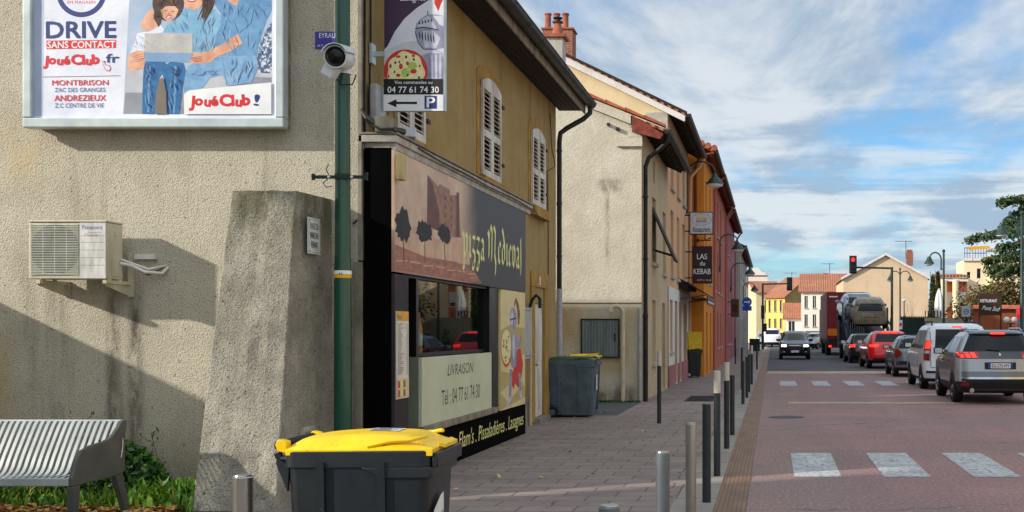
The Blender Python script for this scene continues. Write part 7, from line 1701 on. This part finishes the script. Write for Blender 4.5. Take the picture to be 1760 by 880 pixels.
# ------------------------------------------------------------------ far houses, right side, trees, masts
def quad_house(name, label, c, rz, W_, D_, eave, ridge, fmat, gmat, holes=(), ridge_along='x', over=.3, roof='roof_tiles', gable_holes=(), shut=None, trim=None):
    """free standing house. local: facade at y=0 facing -Y, width W_ along x, depth D_"""
    o = thing(name, label, 'house', (c[0], c[1], 0), R(rz)); hw = W_/2
    mb = MB(fmat); holed(mb, (-hw, 0, -.05), (1, 0, 0), (0, 0, 1), (0, -1, 0), W_, eave+.05, [(h[0]+hw, h[1]+hw, h[2]+.05, h[3]+.05) for h in holes], .15)
    if ridge_along == 'y': mb.poly([(-hw, 0, eave), (hw, 0, eave), (0, 0, ridge)])
    mb.build('facade_wall', o)
    mb = MB(gmat)
    for sg in (-1, 1):
        if ridge_along == 'x': mb.poly([(sg*hw, 0, -.05), (sg*hw, D_, -.05), (sg*hw, D_, eave), (sg*hw, D_/2, ridge), (sg*hw, 0, eave)])
        else: mb.poly([(sg*hw, 0, -.05), (sg*hw, D_, -.05), (sg*hw, D_, eave), (sg*hw, 0, eave)])
    mb.poly([(-hw, D_, -.05), (hw, D_, -.05), (hw, D_, eave)] + ([(0, D_, ridge)] if ridge_along == 'y' else []) + [(-hw, D_, eave)]); mb.build('side_wall', o)
    mb = MB(roof); t = .14
    if ridge_along == 'x':
        s_ = (ridge-eave)/(D_/2)
        for (ya, yb) in ((-over, D_/2), (D_+over, D_/2)): mb.prism([(-hw-over, ya, eave-s_*over+.02), (-hw-over, yb, ridge+.02), (-hw-over, yb, ridge+t), (-hw-over, ya, eave-s_*over+t)], (W_+2*over, 0, 0))
    else:
        s_ = (ridge-eave)/hw
        for sg in (-1, 1): mb.prism([(sg*(hw+over), -over, eave-s_*over+.02), (0, -over, ridge+.02), (0, -over, ridge+t), (sg*(hw+over), -over, eave-s_*over+t)], (0, D_+2*over, 0))
    mb.build('roof', o)
    if trim:
        mb = MB(trim); s_ = (ridge-eave)/hw
        for sg in (-1, 1): mb.prism([(sg*(hw+over), -over-.06, eave-s_*over+.0), (0, -over-.06, ridge), (0, -over-.06, ridge+.22), (sg*(hw+over), -over-.06, eave-s_*over+.22)], (0, .059, 0))
        mb.build('verge_trim', o)
    for h in holes:
        mb = MB('window_glass'); mb.box(h[0], h[1], .13, .15, h[2], h[3]); mb.use('white_paint'); mb.box((h[0]+h[1])/2-.03, (h[0]+h[1])/2+.03, .10, .128, h[2], h[3]); wn = mb.build('window', o)
        mb = MB('pale_concrete'); mb.box(h[0]-.06, h[1]+.06, -.08, -.002, h[2]-.1, h[2]-.005); mb.build('sill', wn)
        if shut:
            for (a, b_) in ((h[0]-.42, h[0]-.03), (h[1]+.03, h[1]+.42)): mb = MB(shut); mb.box(a, b_, -.05, -.003, h[2], h[3]); mb.build('shutter', wn)
    return o
# yellow house (turned so that its right gable shows)
TH = R(-50); cxy = (PX(1349, 138)-1.75*math.cos(TH), 138-1.75*math.sin(TH))
yh = quad_house('yellow_house', 'yellow house with orange tiled roof at the end of the street', cxy, -50, 3.5, 6.6, 5.7, 8.0, 'yellow_facade', 'ochre_render', [(-1.3, -.8, 3.9, 5.3), (-.25, .25, 3.9, 5.3), (.8, 1.3, 3.9, 5.3), (-1.3, -.8, 1.9, 3.1), (-.25, .25, 1.9, 3.1), (.8, 1.3, 1.9, 3.1)], 'x')
mb = MB('dark_green'); mb.box(-1.7, 1.7, -.9, -.02, 1.2, 1.4); mb.box(-1.6, 1.6, -.2, -.03, .1, 1.15); mb.build('shop_front', yh)
quad_house('small_house', 'small single storey annex with tiled roof between yellow and white house', (PX(1366, 131), 131), 0, 2.0, 5, 3.1, 4.7, 'snow_facade', 'snow_facade', [(-.7, .0, 1.2, 2.7)], 'x')
wh = quad_house('white_house', 'white two storey house with tall windows and orange roof behind the container lorry', (PX(1416, 126), 126), -3, 4.9, 9, 5.9, 7.9, 'snow_facade', 'snow_facade', [(-2.1, -1.75, 4.1, 5.4), (-1.2, -.85, 4.1, 5.4), (-.1, .25, 4.1, 5.4), (1.1, 1.45, 4.1, 5.4), (-2.1, -1.75, 2.1, 3.4), (-1.2, -.85, 2.1, 3.4), (-.1, .25, 2.1, 3.4), (1.1, 1.45, 2.1, 3.4)], 'x')
mb = MB('green_shop'); mb.box(-2.3, 2.3, -.14, -.01, .05, 1.6); mb.use('window_glass'); mb.box(-1.9, -.9, -.17, -.141, .2, 1.5); mb.box(.2, 1.4, -.17, -.141, .2, 1.5); mb.use('print_white'); mb.box(-2.2, -2.0, -.18, -.142, .1, 1.6); mb.build('shop_front', wh)
def small_chimney(lab, px, y0p, y1p, wpx, Y, mat='brick'):
    s = Y/2000; x = PX(px, Y); mb = MB(mat); mb.box(x-wpx*s/2, x+wpx*s/2, Y, Y+.7, PZ(y1p, Y), PZ(y0p, Y)); mb.use('terracotta')
    for k in range(3): mb.cyl((x-wpx*s*.3+k*wpx*s*.3, Y+.35, PZ(y0p, Y)), (x-wpx*s*.3+k*wpx*s*.3, Y+.35, PZ(y0p, Y)+.3), .12, .10, 10)
    single(mb, 'chimney', lab, 'chimney', (x, Y+.35, PZ(y1p, Y)))
small_chimney('brick chimney on the white house roof', 1419, 474, 490, 10, 130); small_chimney('thin pale chimney on the ridge of the yellow house', 1399, 480, 492, 5, 144, 'stone_facade'); small_chimney('brick chimney with three pots on the tan gable house', 1564, 434, 456, 11, 113)
# tan gable house
tg = quad_house('tan_house', 'large tan house with blank gable and white verge behind the transporter', (PX(1522, 110), 110), 0, 8.0, 12, 6.55, 8.75, 'tan_facade', 'tan_facade', [], 'y', .22, trim='white_paint')
def antenna(lab, px, y0p, y1p, Y, n=6):
    x = PX(px, Y); mb = MB('iron'); mb.cyl((x, Y, PZ(y1p, Y)), (x, Y, PZ(y0p, Y)), .03, n=6); zt = PZ(y0p, Y)-.1; mb.bar((x-1.0, Y, zt), (x+.6, Y, zt), .04, .04)
    for k in range(n): mb.bar((x-.95+k*.26, Y-.28, zt), (x-.95+k*.26, Y+.28, zt), .025, .025)
    single(mb, 'antenna', lab, 'antenna', (x, Y, PZ(y1p, Y)))
antenna('rooftop aerial beside the chimney of the tan gable house', 1557, 413, 445, 112); antenna('rooftop aerial above the white house', 1426, 452, 480, 131); antenna('rooftop aerial above the yellow house', 1361, 468, 490, 145)
# pale tower block far left
pt = quad_house('pale_tower', 'pale cream building with a curved gable at the far end of the left pavement', (PX(1300, 165), 165), 8, 3.2, 10, 9.4, 9.5, 'snow_facade', 'snow_facade', [(-1.2, -.5, 6.4, 8), (.3, 1.0, 6.4, 8), (-1.2, -.5, 3.6, 5.4), (.3, 1.0, 3.6, 5.4), (-1.2, -.5, 1.0, 2.8), (.3, 1.0, 1.0, 2.8)], 'x', .1)
mb = MB('snow_facade'); mb.prism([(-1.5, 0.0, 9.3), (1.5, 0.0, 9.3), (1.3, 0, 9.8), (.6, 0, 10.1), (.25, 0, 10.6), (-.25, 0, 10.6), (-.6, 0, 10.1), (-1.3, 0, 9.8)], (0, .3, 0)); mb.build('curved_gable', pt)
quad_house('low_house', 'low dark roofed house between the pale tower and the yellow house', (PX(1322, 158), 158), 14, 3.6, 8, 6.8, 8.4, 'beige_render', 'beige_render', [(-.6, .2, 4.2, 5.8)], 'x')
quad_house('far_house', 'distant beige house peeping over the roofs between white and tan houses', (PX(1446, 150), 150), 0, 6, 8, 7.0, 8.2, 'beige_render', 'beige_render', [], 'x')
# right side: peach villa with roof terrace, salmon block
pv = B('peach_villa', 'pale peach villa with roof terrace, blue railing and orange awning behind the trees', 'house', (PX(1690, 72), 72, 0)); Y = 72
mb = MB('peach_facade'); xs = [PX(k, Y) for k in (1657, 1674, 1700, 1722, 1790)]
zt = PZ(447, Y)
holed(mb, (xs[0], Y, -.05), (1, 0, 0), (0, 0, 1), (0, -1, 0), xs[2]-xs[0], zt+.05, [(PX(1662, Y)-xs[0], PX(1668, Y)-xs[0], PZ(478, Y), PZ(466, Y)), (PX(1679, Y)-xs[0], PX(1686, Y)-xs[0], PZ(478, Y), PZ(460, Y))], .15)
mb.box(xs[2]+.001, xs[4], Y-.3, Y+3, -.05, PZ(440, Y)); mb.poly([(xs[0], Y, -.05), (xs[0], Y+3, -.05), (xs[0], Y+3, zt), (xs[0], Y, zt)]); mb.poly([(xs[0], Y, zt), (xs[2], Y, zt), (xs[2], Y+3, zt), (xs[0], Y+3, zt)]); pv.part(mb, 'wall')
for (a, b_, c, d) in ((1662, 1668, 466, 478), (1679, 1686, 460, 478)): mb = MB('window_glass'); mb.box(PX(a, Y), PX(b_, Y), Y+.12, Y+.14, PZ(d, Y), PZ(c, Y)); pv.part(mb, 'window')
mb = MB('salmon_facade'); mb.box(PX(1695, Y), PX(1716, Y), Y-.36, Y-.301, PZ(450, Y), PZ(441, Y)); pv.part(mb, 'salmon_band'); mb = MB('brown_shutter'); mb.box(PX(1701, Y), PX(1714, Y), Y-.34, Y-.301, PZ(476, Y), PZ(452, Y)); pv.part(mb, 'window')
mb = MB('white_paint'); mb.box(xs[0]-.1, xs[2], Y-.12, Y-.001, zt-.05, zt+.12); mb.use('blue_print')
for k in range(9): mb.box(xs[0]+k*.17, xs[0]+k*.17+.03, Y-.05, Y-.02, zt+.12, zt+.75)
for zz_ in (.4, .72): mb.box(xs[0], xs[0]+1.4, Y-.055, Y-.015, zt+zz_, zt+zz_+.05)
pv.part(mb, 'terrace_railing'); mb = MB('gold'); mb.prism([(PX(1668, Y), Y-.2, PZ(430, Y)), (PX(1700, Y), Y-.2, PZ(428, Y)), (PX(1700, Y), Y-.2, PZ(423, Y)), (PX(1668, Y), Y-.2, PZ(424, Y))], (0, 1.6, .1)); mb.use('lightbox'); mb.prism([(PX(1700, Y), Y-.1, PZ(430, Y)), (PX(1724, Y), Y-.1, PZ(416, Y)), (PX(1724, Y), Y-.1, PZ(430, Y))], (0, 2, 0)); mb.use('white_paint'); mb.box(PX(1669, Y), PX(1669, Y)+.06, Y-.15, Y-.09, zt, PZ(430, Y)); pv.part(mb, 'terrace_awning')
sbk = B('salmon_block', 'low salmon and cream building with rounded pillar beside the peach villa', 'house', (PX(1640, 69), 69, 0)); Y = 69
mb = MB('salmon_facade'); mb.box(PX(1618, Y), PX(1662, Y), Y, Y+2.6, -.05, PZ(478, Y)); sbk.part(mb, 'wall'); mb = MB('snow_facade'); mb.box(PX(1625, Y), PX(1660, Y), Y-.04, Y-.002, PZ(528, Y), PZ(502, Y)); mb.box(PX(1617, Y), PX(1663, Y), Y-.3, Y-.003, PZ(484, Y), PZ(478, Y)); sbk.part(mb, 'cream_band')
mb = MB('peach_facade'); mb.cyl((PX(1641, Y), Y-.3, 0), (PX(1641, Y), Y-.3, PZ(482, Y)), .18, n=14); mb.cyl((PX(1621, Y), Y-.3, 0), (PX(1621, Y), Y-.3, PZ(482, Y)), .18, n=14); sbk.part(mb, 'pillar'); mb = MB('roof_tiles'); mb.prism([(PX(1612, Y), Y-.4, PZ(478, Y)+.01), (PX(1663, Y), Y-.4, PZ(478, Y)+.01), (PX(1663, Y), Y+2.7, PZ(471, Y)), (PX(1612, Y), Y+2.7, PZ(471, Y))], (0, 0, .15)); sbk.part(mb, 'roof')
mb = MB('window_glass'); mb.box(PX(1650, Y), PX(1658, Y), Y-.06, Y-.041, PZ(526, Y), PZ(520, Y)); sbk.part(mb, 'window')
# garden boundary along the right pavement
Y = 52
mb = MB('terracotta_wall'); mb.box(PX(1675, Y), PX(1820, Y), Y, Y+.25, -.05, PZ(531, Y)); mb.use('tile'); mb.prism([(PX(1673, Y), Y-.2, PZ(531, Y)), (PX(1673, Y), Y+.12, PZ(524, Y)), (PX(1673, Y), Y+.45, PZ(531, Y))], (PX(1822, Y)-PX(1673, Y), 0, 0))
single(mb, 'terrace_wall', 'terracotta coloured garden wall with tile coping behind the restaurant sign', 'wall', (PX(1740, Y), Y, 0))
mb = MB('garden_wall'); mb.box(PX(1590, 60), PX(1676, 60), 60, 60.25, -.05, PZ(546, 60)); mb.use('trim_black')
for k in range(16): mb.box(PX(1590, 60)+k*.16, PX(1590, 60)+k*.16+.05, 60.1, 60.15, PZ(546, 60), PZ(534, 60)) if k < 7 else None
single(mb, 'low_wall', 'low pale wall with dark railing beyond the white van', 'wall', (PX(1630, 60), 60, 0))
mb = MB('dark_green'); mb.box(PX(1548, 64), PX(1596, 64), 64, 64.12, -.05, PZ(545, 64))
for k in range(14): mb.box(PX(1548, 64)+k*.11, PX(1548, 64)+k*.11+.05, 63.96, 63.999, .1, PZ(545, 64)+.06)
single(mb, 'board_fence', 'dark boarded fence between the transporter and the white van', 'fence', (PX(1570, 64), 64, 0))
def paint_rest(fl):
    fl.fit('RESTAURANT', -.42, .28, .06, .12, 'print_white', bold=.02); fl.fit('Pont Sud', -.34, .40, -.24, .17, 'print_white', shear=.4, bold=.01, rot=-6)
Y = 48; rs = B('restaurant_board', 'big rusty brown board lettered RESTAURANT on two posts over the terracotta wall', 'sign', (PX(1703, Y), Y, 0))
mb = MB('rust_steel'); mb.box(PX(1683, Y), PX(1722, Y), Y, Y+.06, PZ(542, Y), PZ(504, Y)); fl = Flat(mb, (PX(1702, Y), Y, PZ(522, Y)), (1, 0, 0), (0, 0, 1), (0, -1, 0), .00006); paint_rest(fl); rs.part(mb, 'board')
for px in (1684, 1721): mb = MB('rust_steel'); mb.cyl((PX(px, Y), Y+.09, 0), (PX(px, Y), Y+.09, PZ(503, Y)), .03, n=8); rs.part(mb, 'post')
Y = 50
mb = MB('pvc_grey'); mb.box(PX(1653, Y), PX(1668, Y), Y, Y+.08, PZ(544, Y), PZ(526, Y)); fl = Flat(mb, (PX(1660.5, Y), Y, PZ(535, Y)), (1, 0, 0), (0, 0, 1), (0, -1, 0), .00006); fl.ell(0, -.02, .12, .12, 'blue_print', 20); fl.ell(0, -.02, .08, .08, 'pvc_grey', 20); fl.rect(-.12, -.03, .12, .0, 'blue_print'); mb.use('iron'); mb.cyl((PX(1660, Y), Y+.1, 0), (PX(1660, Y), Y+.1, PZ(544, Y)), .03, n=8)
single(mb, 'notice_sign', 'small grey square sign with a blue ring left of the restaurant board', 'sign', (PX(1660, Y), Y+.1, 0))
Y = 46
mb = MB('awning_red'); mb.prism([(PX(1748, Y), Y, PZ(546, Y)), (PX(1790, Y), Y, PZ(546, Y)), (PX(1790, Y), Y+.6, PZ(530, Y)), (PX(1752, Y), Y+.6, PZ(530, Y))], (0, .05, .02)); mb.box(PX(1748, Y), PX(1790, Y), Y-.03, Y, PZ(549, Y), PZ(540, Y)); mb.use('iron'); mb.cyl((PX(1756, Y), Y+.3, 0), (PX(1756, Y), Y+.3, PZ(540, Y)), .03, n=8)
single(mb, 'red_canopy', 'red canopy edge at the right border above the blue poster board', 'awning', (PX(1760, Y), Y+.3, 0))
mb = MB('blue_print'); mb.box(PX(1750, 45), PX(1775, 45), 45, 45.06, PZ(580, 45), PZ(549, 45)); mb.use('sofa_blue'); mb.box(PX(1752, 45), PX(1773, 45), 44.98, 44.999, PZ(566, 45), PZ(552, 45)); mb.use('iron'); mb.box(PX(1751, 45), PX(1753, 45), 45.01, 45.05, 0, PZ(580, 45))
single(mb, 'poster_board', 'blue poster board at the right edge under the red canopy', 'poster', (PX(1760, 45), 45, 0))
gl = B('globe_lamp', 'garden lamp post with two white globes by the terracotta wall', 'lamp', (PX(1737, 47), 47, 0)); mb = MB('iron'); mb.cyl((PX(1737, 47), 47, 0), (PX(1737, 47), 47, PZ(556, 47)), .04, n=8); mb.bar((PX(1730, 47), 47, PZ(556, 47)), (PX(1744, 47), 47, PZ(556, 47)), .04, .04); gl.part(mb, 'post')
for px in (1730, 1743): mb = MB('globe'); mb.sphere((PX(px, 47), 47, PZ(550, 47)), .13, 16, 10); gl.part(mb, 'globe', smooth=True)
# closed parasol
pa = B('closed_parasol', 'closed white parasol standing by the terrace left of the salmon building', 'parasol', (PX(1614, 62), 62, 0)); x = PX(1614, 62)
mb = MB('parasol_cloth'); n = 20; rows = []
for (z, r_) in ((PZ(545, 62), .20), (PZ(535, 62), .23), (PZ(520, 62), .20), (PZ(508, 62), .15), (PZ(500, 62), .08), (PZ(496, 62), .02)): rows.append([(x+r_*(1+.16*math.cos(6*2*math.pi*k/n))*math.cos(2*math.pi*k/n), 62+r_*(1+.16*math.cos(6*2*math.pi*k/n))*math.sin(2*math.pi*k/n), z) for k in range(n)])
mb.grid(rows, closed=True); pa.part(mb, 'canopy', smooth=True); mb = MB('old_white'); mb.cyl((x, 62, 0), (x, 62, PZ(540, 62)), .035, n=8); pa.part(mb, 'pole')
# street lamps on posts
def hook_lamp(label, px, Y, topp, lampx, lampy, archy, r=.06, double=False, name='street_lamp'):
    x = PX(px, Y); b = B(name, label, 'street lamp', (x, Y, 0), 'green post lamps on the right'); zt = PZ(topp, Y); mb = MB('lamp_green')
    mb.lathe([(r*1.5, 0), (r*1.5, 1.0), (r, 1.1), (r*.8, zt-.15), (r*1.2, zt-.12), (r*1.2, zt-.05), (0, zt)], (x, Y, 0), 14); b.part(mb, 'post', smooth=True)
    for lx in ((lampx, 2*px-lampx) if double else (lampx,)):
        X_ = PX(lx, Y); zl = PZ(lampy, Y); za = PZ(archy, Y); sgn_ = 1 if X_ < x else -1; rad = abs(x-X_)/2
        mb = MB('lamp_green'); off = sgn_*-.12 if not double else 0
        pts = [(x+off, Y, za-rad*2.4), (x+off, Y, za-rad)]
        for k in range(13): t = math.pi*k/12; pts.append(((x+off+X_)/2+((x+off)-X_)/2*math.cos(t), Y, za-rad+rad*math.sin(t)))
        pts.append((X_, Y, zl+.2)); mb.tube(pts, .035, 8); mb.bar((x, Y, za-rad*2.3), (x+off, Y, za-rad*2.3), .04, .05); ar = b.part(mb, 'arm', smooth=True)
        mb = MB('lamp_green'); mb.lathe([(.03, .26), (.08, .24), (.12, .14), (.15, .06), (.235, -.06), (.245, -.09), (.21, -.09)], (X_, Y, zl), 18); b.part(mb, 'hood', smooth=True); mb = MB('globe'); mb.lathe([(.21, -.09), (.18, -.14), (.09, -.18), (0, -.19)], (X_, Y, zl), 18); b.part(mb, 'diffuser', smooth=True)
    return b
hook_lamp('tall green hook lamp at the right edge in front of the cedar', 1756.5, 40, 362, 1722, 399, 372, .075)
hook_lamp('green hook lamp in the gap between the tan house and the salmon building', 1622, 55, 428, 1597, 450, 434, .06)
hook_lamp('double armed green lamp in front of the tan gable', 1547, 88, 460, 1529.5, 480, 466, .07, True)
mb = MB('lamp_green'); x = PX(1554, 84); mb.cyl((x, 84, 0), (x, 84, PZ(517, 84)), .04, n=8); mb.use('globe'); mb.sphere((x, 84, PZ(516, 84)), .13, 12, 8, .6); single(mb, 'path_lamp', 'thin short lamp post with small head beside the double armed lamp', 'lamp', (x, 84, 0), smooth=True)
# traffic signals
def signal(label, px, Y, topp, headx, heady, lit, left_head=None):
    x = PX(px, Y); b = B('traffic_light', label, 'traffic light', (x, Y, 0)); zt = PZ(topp, Y); xh = PX(headx, Y); zh = PZ(heady, Y); s_ = Y/2000
    mb = MB('dark_green'); mb.lathe([(.12, 0), (.12, 1.2), (.09, 1.3), (.08, zt), (0, zt)], (x, Y, 0), 14); mb.bar((x, Y, zt-.08), (xh, Y, zt-.02), .10, .12); b.part(mb, 'mast')
    mb = MB('trim_black'); mb.box(xh-.17, xh+.17, Y-.2, Y-.06, zh-.48, zh+.48); mb.box(xh-.24, xh+.24, Y-.075, Y-.06, zh-.58, zh+.58); hd = b.part(mb, 'signal_head', bevel=.02)
    for k, dz in enumerate((.32, 0, -.32)):
        on = lit == k; mb = MB('lit_red' if on else 'lens_black'); mb.cyl((xh, Y-.203, zh+dz), (xh, Y-.215, zh+dz), .12, n=18); mb.use('trim_black')
        mb.grid([[(xh+.14*math.cos(R(t)), yy, zh+dz+.14*math.sin(R(t))) for t in range(10, 171, 16)] for yy in (Y-.2, Y-.34)]); b.part(mb, 'lit_lens' if on else 'lens', hd)
    return b
signal('traffic light showing red on a long arm above the queue', 1533, 75, 459, 1466, 455, 0)
t2 = signal('traffic light mast at the left kerb seen from behind, head over the oncoming lane', 1311, 100, 487, 1357, 488, -1)
mb = MB('trim_black'); Y = 99.8; mb.box(PX(1308, Y), PX(1314, Y), Y-.2, Y, PZ(548, Y), PZ(525, Y)); mb.box(PX(1316, Y)-.2, PX(1316, Y)+.1, Y-.1, Y, PZ(570, Y), PZ(556, Y)); t2.part(mb, 'side_head')
# small street clutter at the far left kerb
mb = MB('trim_black'); Y = 92; mb.box(PX(1288, Y), PX(1306, Y), Y, Y+.5, 0, 1.0); mb.box(PX(1290, Y), PX(1304, Y), Y-.03, Y, .1, .9); single(mb, 'utility_cabinet', 'dark street cabinet at the far end of the left pavement', 'cabinet', (PX(1297, Y), Y, 0))
mb = MB('stone_facade'); Y = 76; mb.box(PX(1277, Y), PX(1284, Y), Y, Y+.3, 0, PZ(537, Y)); mb.use('pvc_grey'); mb.box(PX(1278, Y), PX(1283, Y), Y-.02, Y, .3, PZ(545, Y)); single(mb, 'information_pillar', 'slim pale grey information pillar on the far left pavement', 'pillar', (PX(1280, Y), Y, 0))
mb = MB('print_white'); Y = 58; mb.box(PX(1545, Y), PX(1551, Y), Y, Y+.03, PZ(566, Y), PZ(550, Y)); mb.use('red_print'); mb.box(PX(1546, Y), PX(1550, Y), Y-.01, Y, PZ(560, Y), PZ(555, Y)); mb.use('iron'); mb.cyl((PX(1548, Y), Y+.05, 0), (PX(1548, Y), Y+.05, PZ(550, Y)), .025, n=8); single(mb, 'red_white_sign', 'small white sign with red band beside the dark boarded fence', 'sign', (PX(1548, Y), Y+.05, 0))

# ------------------------------------------------------------------ trees
def branch(mb, p, d, L, r, depth, rnd, tips, spread=.6, up=.15):
    pts = [p]; rad = [r]; n = 4; q_ = Vector(p); dd = Vector(d).normalized()
    for k in range(n):
        dd = (dd + Vector((rnd.gauss(0, .13), rnd.gauss(0, .13), rnd.gauss(up*.4, .08)))).normalized(); q_ = q_+dd*L/n; pts.append(q_.copy()); rad.append(r*(1-.55*(k+1)/n))
    mb.tube(pts, rad, 6 if r > .03 else 4); tips.append(q_.copy())
    if depth > 0:
        for k in range(3):
            i = 2+k % 3; nd = (dd+Vector((rnd.gauss(0, spread), rnd.gauss(0, spread), rnd.gauss(.1, spread*.5)))).normalized(); branch(mb, pts[i], nd, L*.68, rad[i]*.7, depth-1, rnd, tips, spread, up)
def tree(name, label, x, y, trunk_h, L, r, leafn, leafs, mats, seed, spread=.6, cl=.45, up=.2, bark='bark', depth=3, squash=1):
    rnd = random.Random(seed); b = B(name, label, 'tree', (x, y, 0)); mb = MB(bark); tips = []
    mb.tube([(x, y, -.05), (x+.03, y, trunk_h*.5), (x, y+.02, trunk_h)], [r*1.3, r, r*.85], 8)
    for k in range(5): a = 2*math.pi*k/5+rnd.random(); branch(mb, Vector((x, y, trunk_h*(.75+.06*k))), (math.cos(a)*.7, math.sin(a)*.7, .8), L, r*.55, depth-1, rnd, tips, spread, up)
    b.part(mb, 'trunk')
    if leafn:
        mb = leaf_cloud(MB(mats[0]), leafn, lambda rr: (lambda t: (t.x+rr.gauss(0, cl), t.y+rr.gauss(0, cl), t.z+rr.gauss(0, cl*.7)*squash))(rr.choice(tips)), leafs, seed+1, mats); b.part(mb, 'crown')
    return b
def conifer(name, label, x, y, h, R0, n, mats, seed, z0=1.5, droop=.12, leaf=.16):
    """cedar: tiered, flat drooping boughs"""
    rnd = random.Random(seed); b = B(name, label, 'tree', (x, y, 0)); mb = MB('bark'); mb.tube([(x, y, -.05), (x, y, h*.5), (x+.1, y, h)], [.38, .26, .05], 10); boughs = []
    k = 0; z = z0
    while z < h-.3:
        f = 1-(z-z0)/(h-z0); L = R0*(.35+.65*f**.8)*rnd.uniform(.72, 1.12)
        for j in range(4):
            a = k*2.4+j*1.571+rnd.uniform(-.35, .35); l_ = L*rnd.uniform(.7, 1.1); e = Vector((math.cos(a), math.sin(a), 0)); p0 = Vector((x, y, z)); p1 = p0+e*l_*.5+Vector((0, 0, .18*l_*.5)); p2 = p0+e*l_+Vector((0, 0, -droop*l_+.05)); mb.tube([p0, p1, p2], [.09, .05, .015], 5); boughs.append((p0, p1, p2, l_))
        z += h*.062; k += 1
    b.part(mb, 'trunk')
    def fn(r_):
        p0, p1, p2, l_ = r_.choice(boughs); t = 1-r_.random()**1.4*.8; p = p0*(1-t)**2+p1*2*t*(1-t)+p2*t*t; wd = .30*l_*(1-abs(t-.65)*.9); e = (p2-p0).normalized(); s_ = e.cross(Vector((0, 0, 1)))
        return p+s_*r_.gauss(0, .40)*wd+Vector((0, 0, r_.gauss(-.03, .07)-abs(r_.gauss(0, .14))))+e*r_.uniform(-.1, .25)
    mb = leaf_cloud(MB(mats[0]), n, fn, leaf, seed+3, mats); b.part(mb, 'crown'); return b
conifer('cedar_tree', 'big dark cedar with flat drooping boughs at the right edge', PX(1792, 56), 56, 8.8, 4.0, 21000, ['leaf_cedar', 'leaf_cedar', 'leaf_poplar'], 5, 4.7, .06, .10)
tree('plane_tree', 'brown leaved tree left of the restaurant board, half bare', PX(1672, 55), 55, 1.6, 1.0,   .11, 700, .10, ['leaf_autumn', 'leaf_autumn', 'leaf_olive'], 8, .7, .24)
tree('autumn_tree', 'reddish brown tree behind the restaurant board', PX(1706, 57), 57, 1.7, 1.3, .12, 1700, .10, ['leaf_autumn', 'leaf_autumn', 'leaf_olive'], 9, .7, .35)
tree('olive_tree', 'yellow green tree under the cedar at the right edge', PX(1742, 58), 58, 1.8, 1.4, .13, 3000, .11, ['leaf_olive', 'leaf_olive', 'leaf_autumn'], 14, .7, .4)
tree('bare_tree', 'leafless young tree with pale twigs in front of the tan gable', PX(1586, 72), 72, 1.2, 1.5, .07, 0, .1, [], 23, .42, .3, .3, 'bark_pale', 4)
def columnar(label, px, Y, y0p, wpx, seed, mats, n=2600):
    x = PX(px, Y); h = PZ(y0p, Y); w_ = wpx*Y/2000/2; b = B('poplar_tree', label, 'tree', (x, Y, 0)); rnd = random.Random(seed); mb = MB('bark'); mb.tube([(x, Y, -.05), (x, Y, h*.6), (x, Y, h*.95)], [.14, .08, .02], 8)
    for k in range(16): a = rnd.uniform(0, 6.28); z = rnd.uniform(.5, h*.8); mb.tube([(x, Y, z), (x+w_*.5*math.cos(a), Y+w_*.5*math.sin(a), z+.6), (x+w_*.7*math.cos(a), Y+w_*.7*math.sin(a), z+1.3)], [.03, .02, .008], 4)
    b.part(mb, 'trunk')
    def fn(r_):
        z = h*r_.random()**.8; f = math.sin(math.pi*min(1, .18+.80*z/h))**.6; a = r_.uniform(0, 6.28); q_ = w_*f*r_.random()**.4*(1+.2*math.sin(3*a+z*2)); return (x+q_*math.cos(a), Y+q_*math.sin(a), z)
    b.part(leaf_cloud(MB(mats[0]), n, fn, .10, seed, mats), 'crown')
columnar('slim upright poplar at the right corner of the tan gable', 1603, 66, 474, 13, 31, ['leaf_poplar', 'leaf_olive', 'leaf_poplar']); columnar('second slim upright tree just right of the first poplar', 1612, 67.5, 468, 12, 33, ['leaf_poplar', 'leaf_poplar', 'leaf_olive'])
def bush(label, px, Y, w_, h, seed, mats, n=900, leaf=.06):
    x = PX(px, Y); b = B('bush', label, 'bush', (x, Y, 0)); rnd = random.Random(seed)
    mb = MB('bark')
    for k in range(6): a = k*1.05; mb.tube([(x, Y, 0), (x+.3*w_*math.cos(a), Y+.3*w_*math.sin(a), h*.6)], [.02, .008], 4)
    b.part(mb, 'stems')
    def fn(r_):
        while True:
            p = Vector((r_.uniform(-1, 1), r_.uniform(-1, 1), r_.uniform(0, 1)))
            if p.length < 1+.2*math.sin(6*p.x+4*p.z+seed): return (x+p.x*w_, Y+p.y*w_, p.z*h)
    b.part(leaf_cloud(MB(mats[0]), n, fn, leaf, seed, mats), 'foliage')
bush('dark green bush at the foot of the closed parasol', 1600, 61.5, .7, 1.9, 41, ['leaf_shrub', 'leaf_poplar']); bush('small dark conifer like bush right of the parasol', 1630, 59.5, .5, 1.7, 42, ['leaf_shrub', 'leaf_cedar']); bush('brown bush in front of the terracotta wall', 1712, 47.5, .9, 1.35, 43, ['leaf_autumn', 'leaf_olive'])
# street lamp on the mast beside the mast-arm pole is far: nothing else beyond
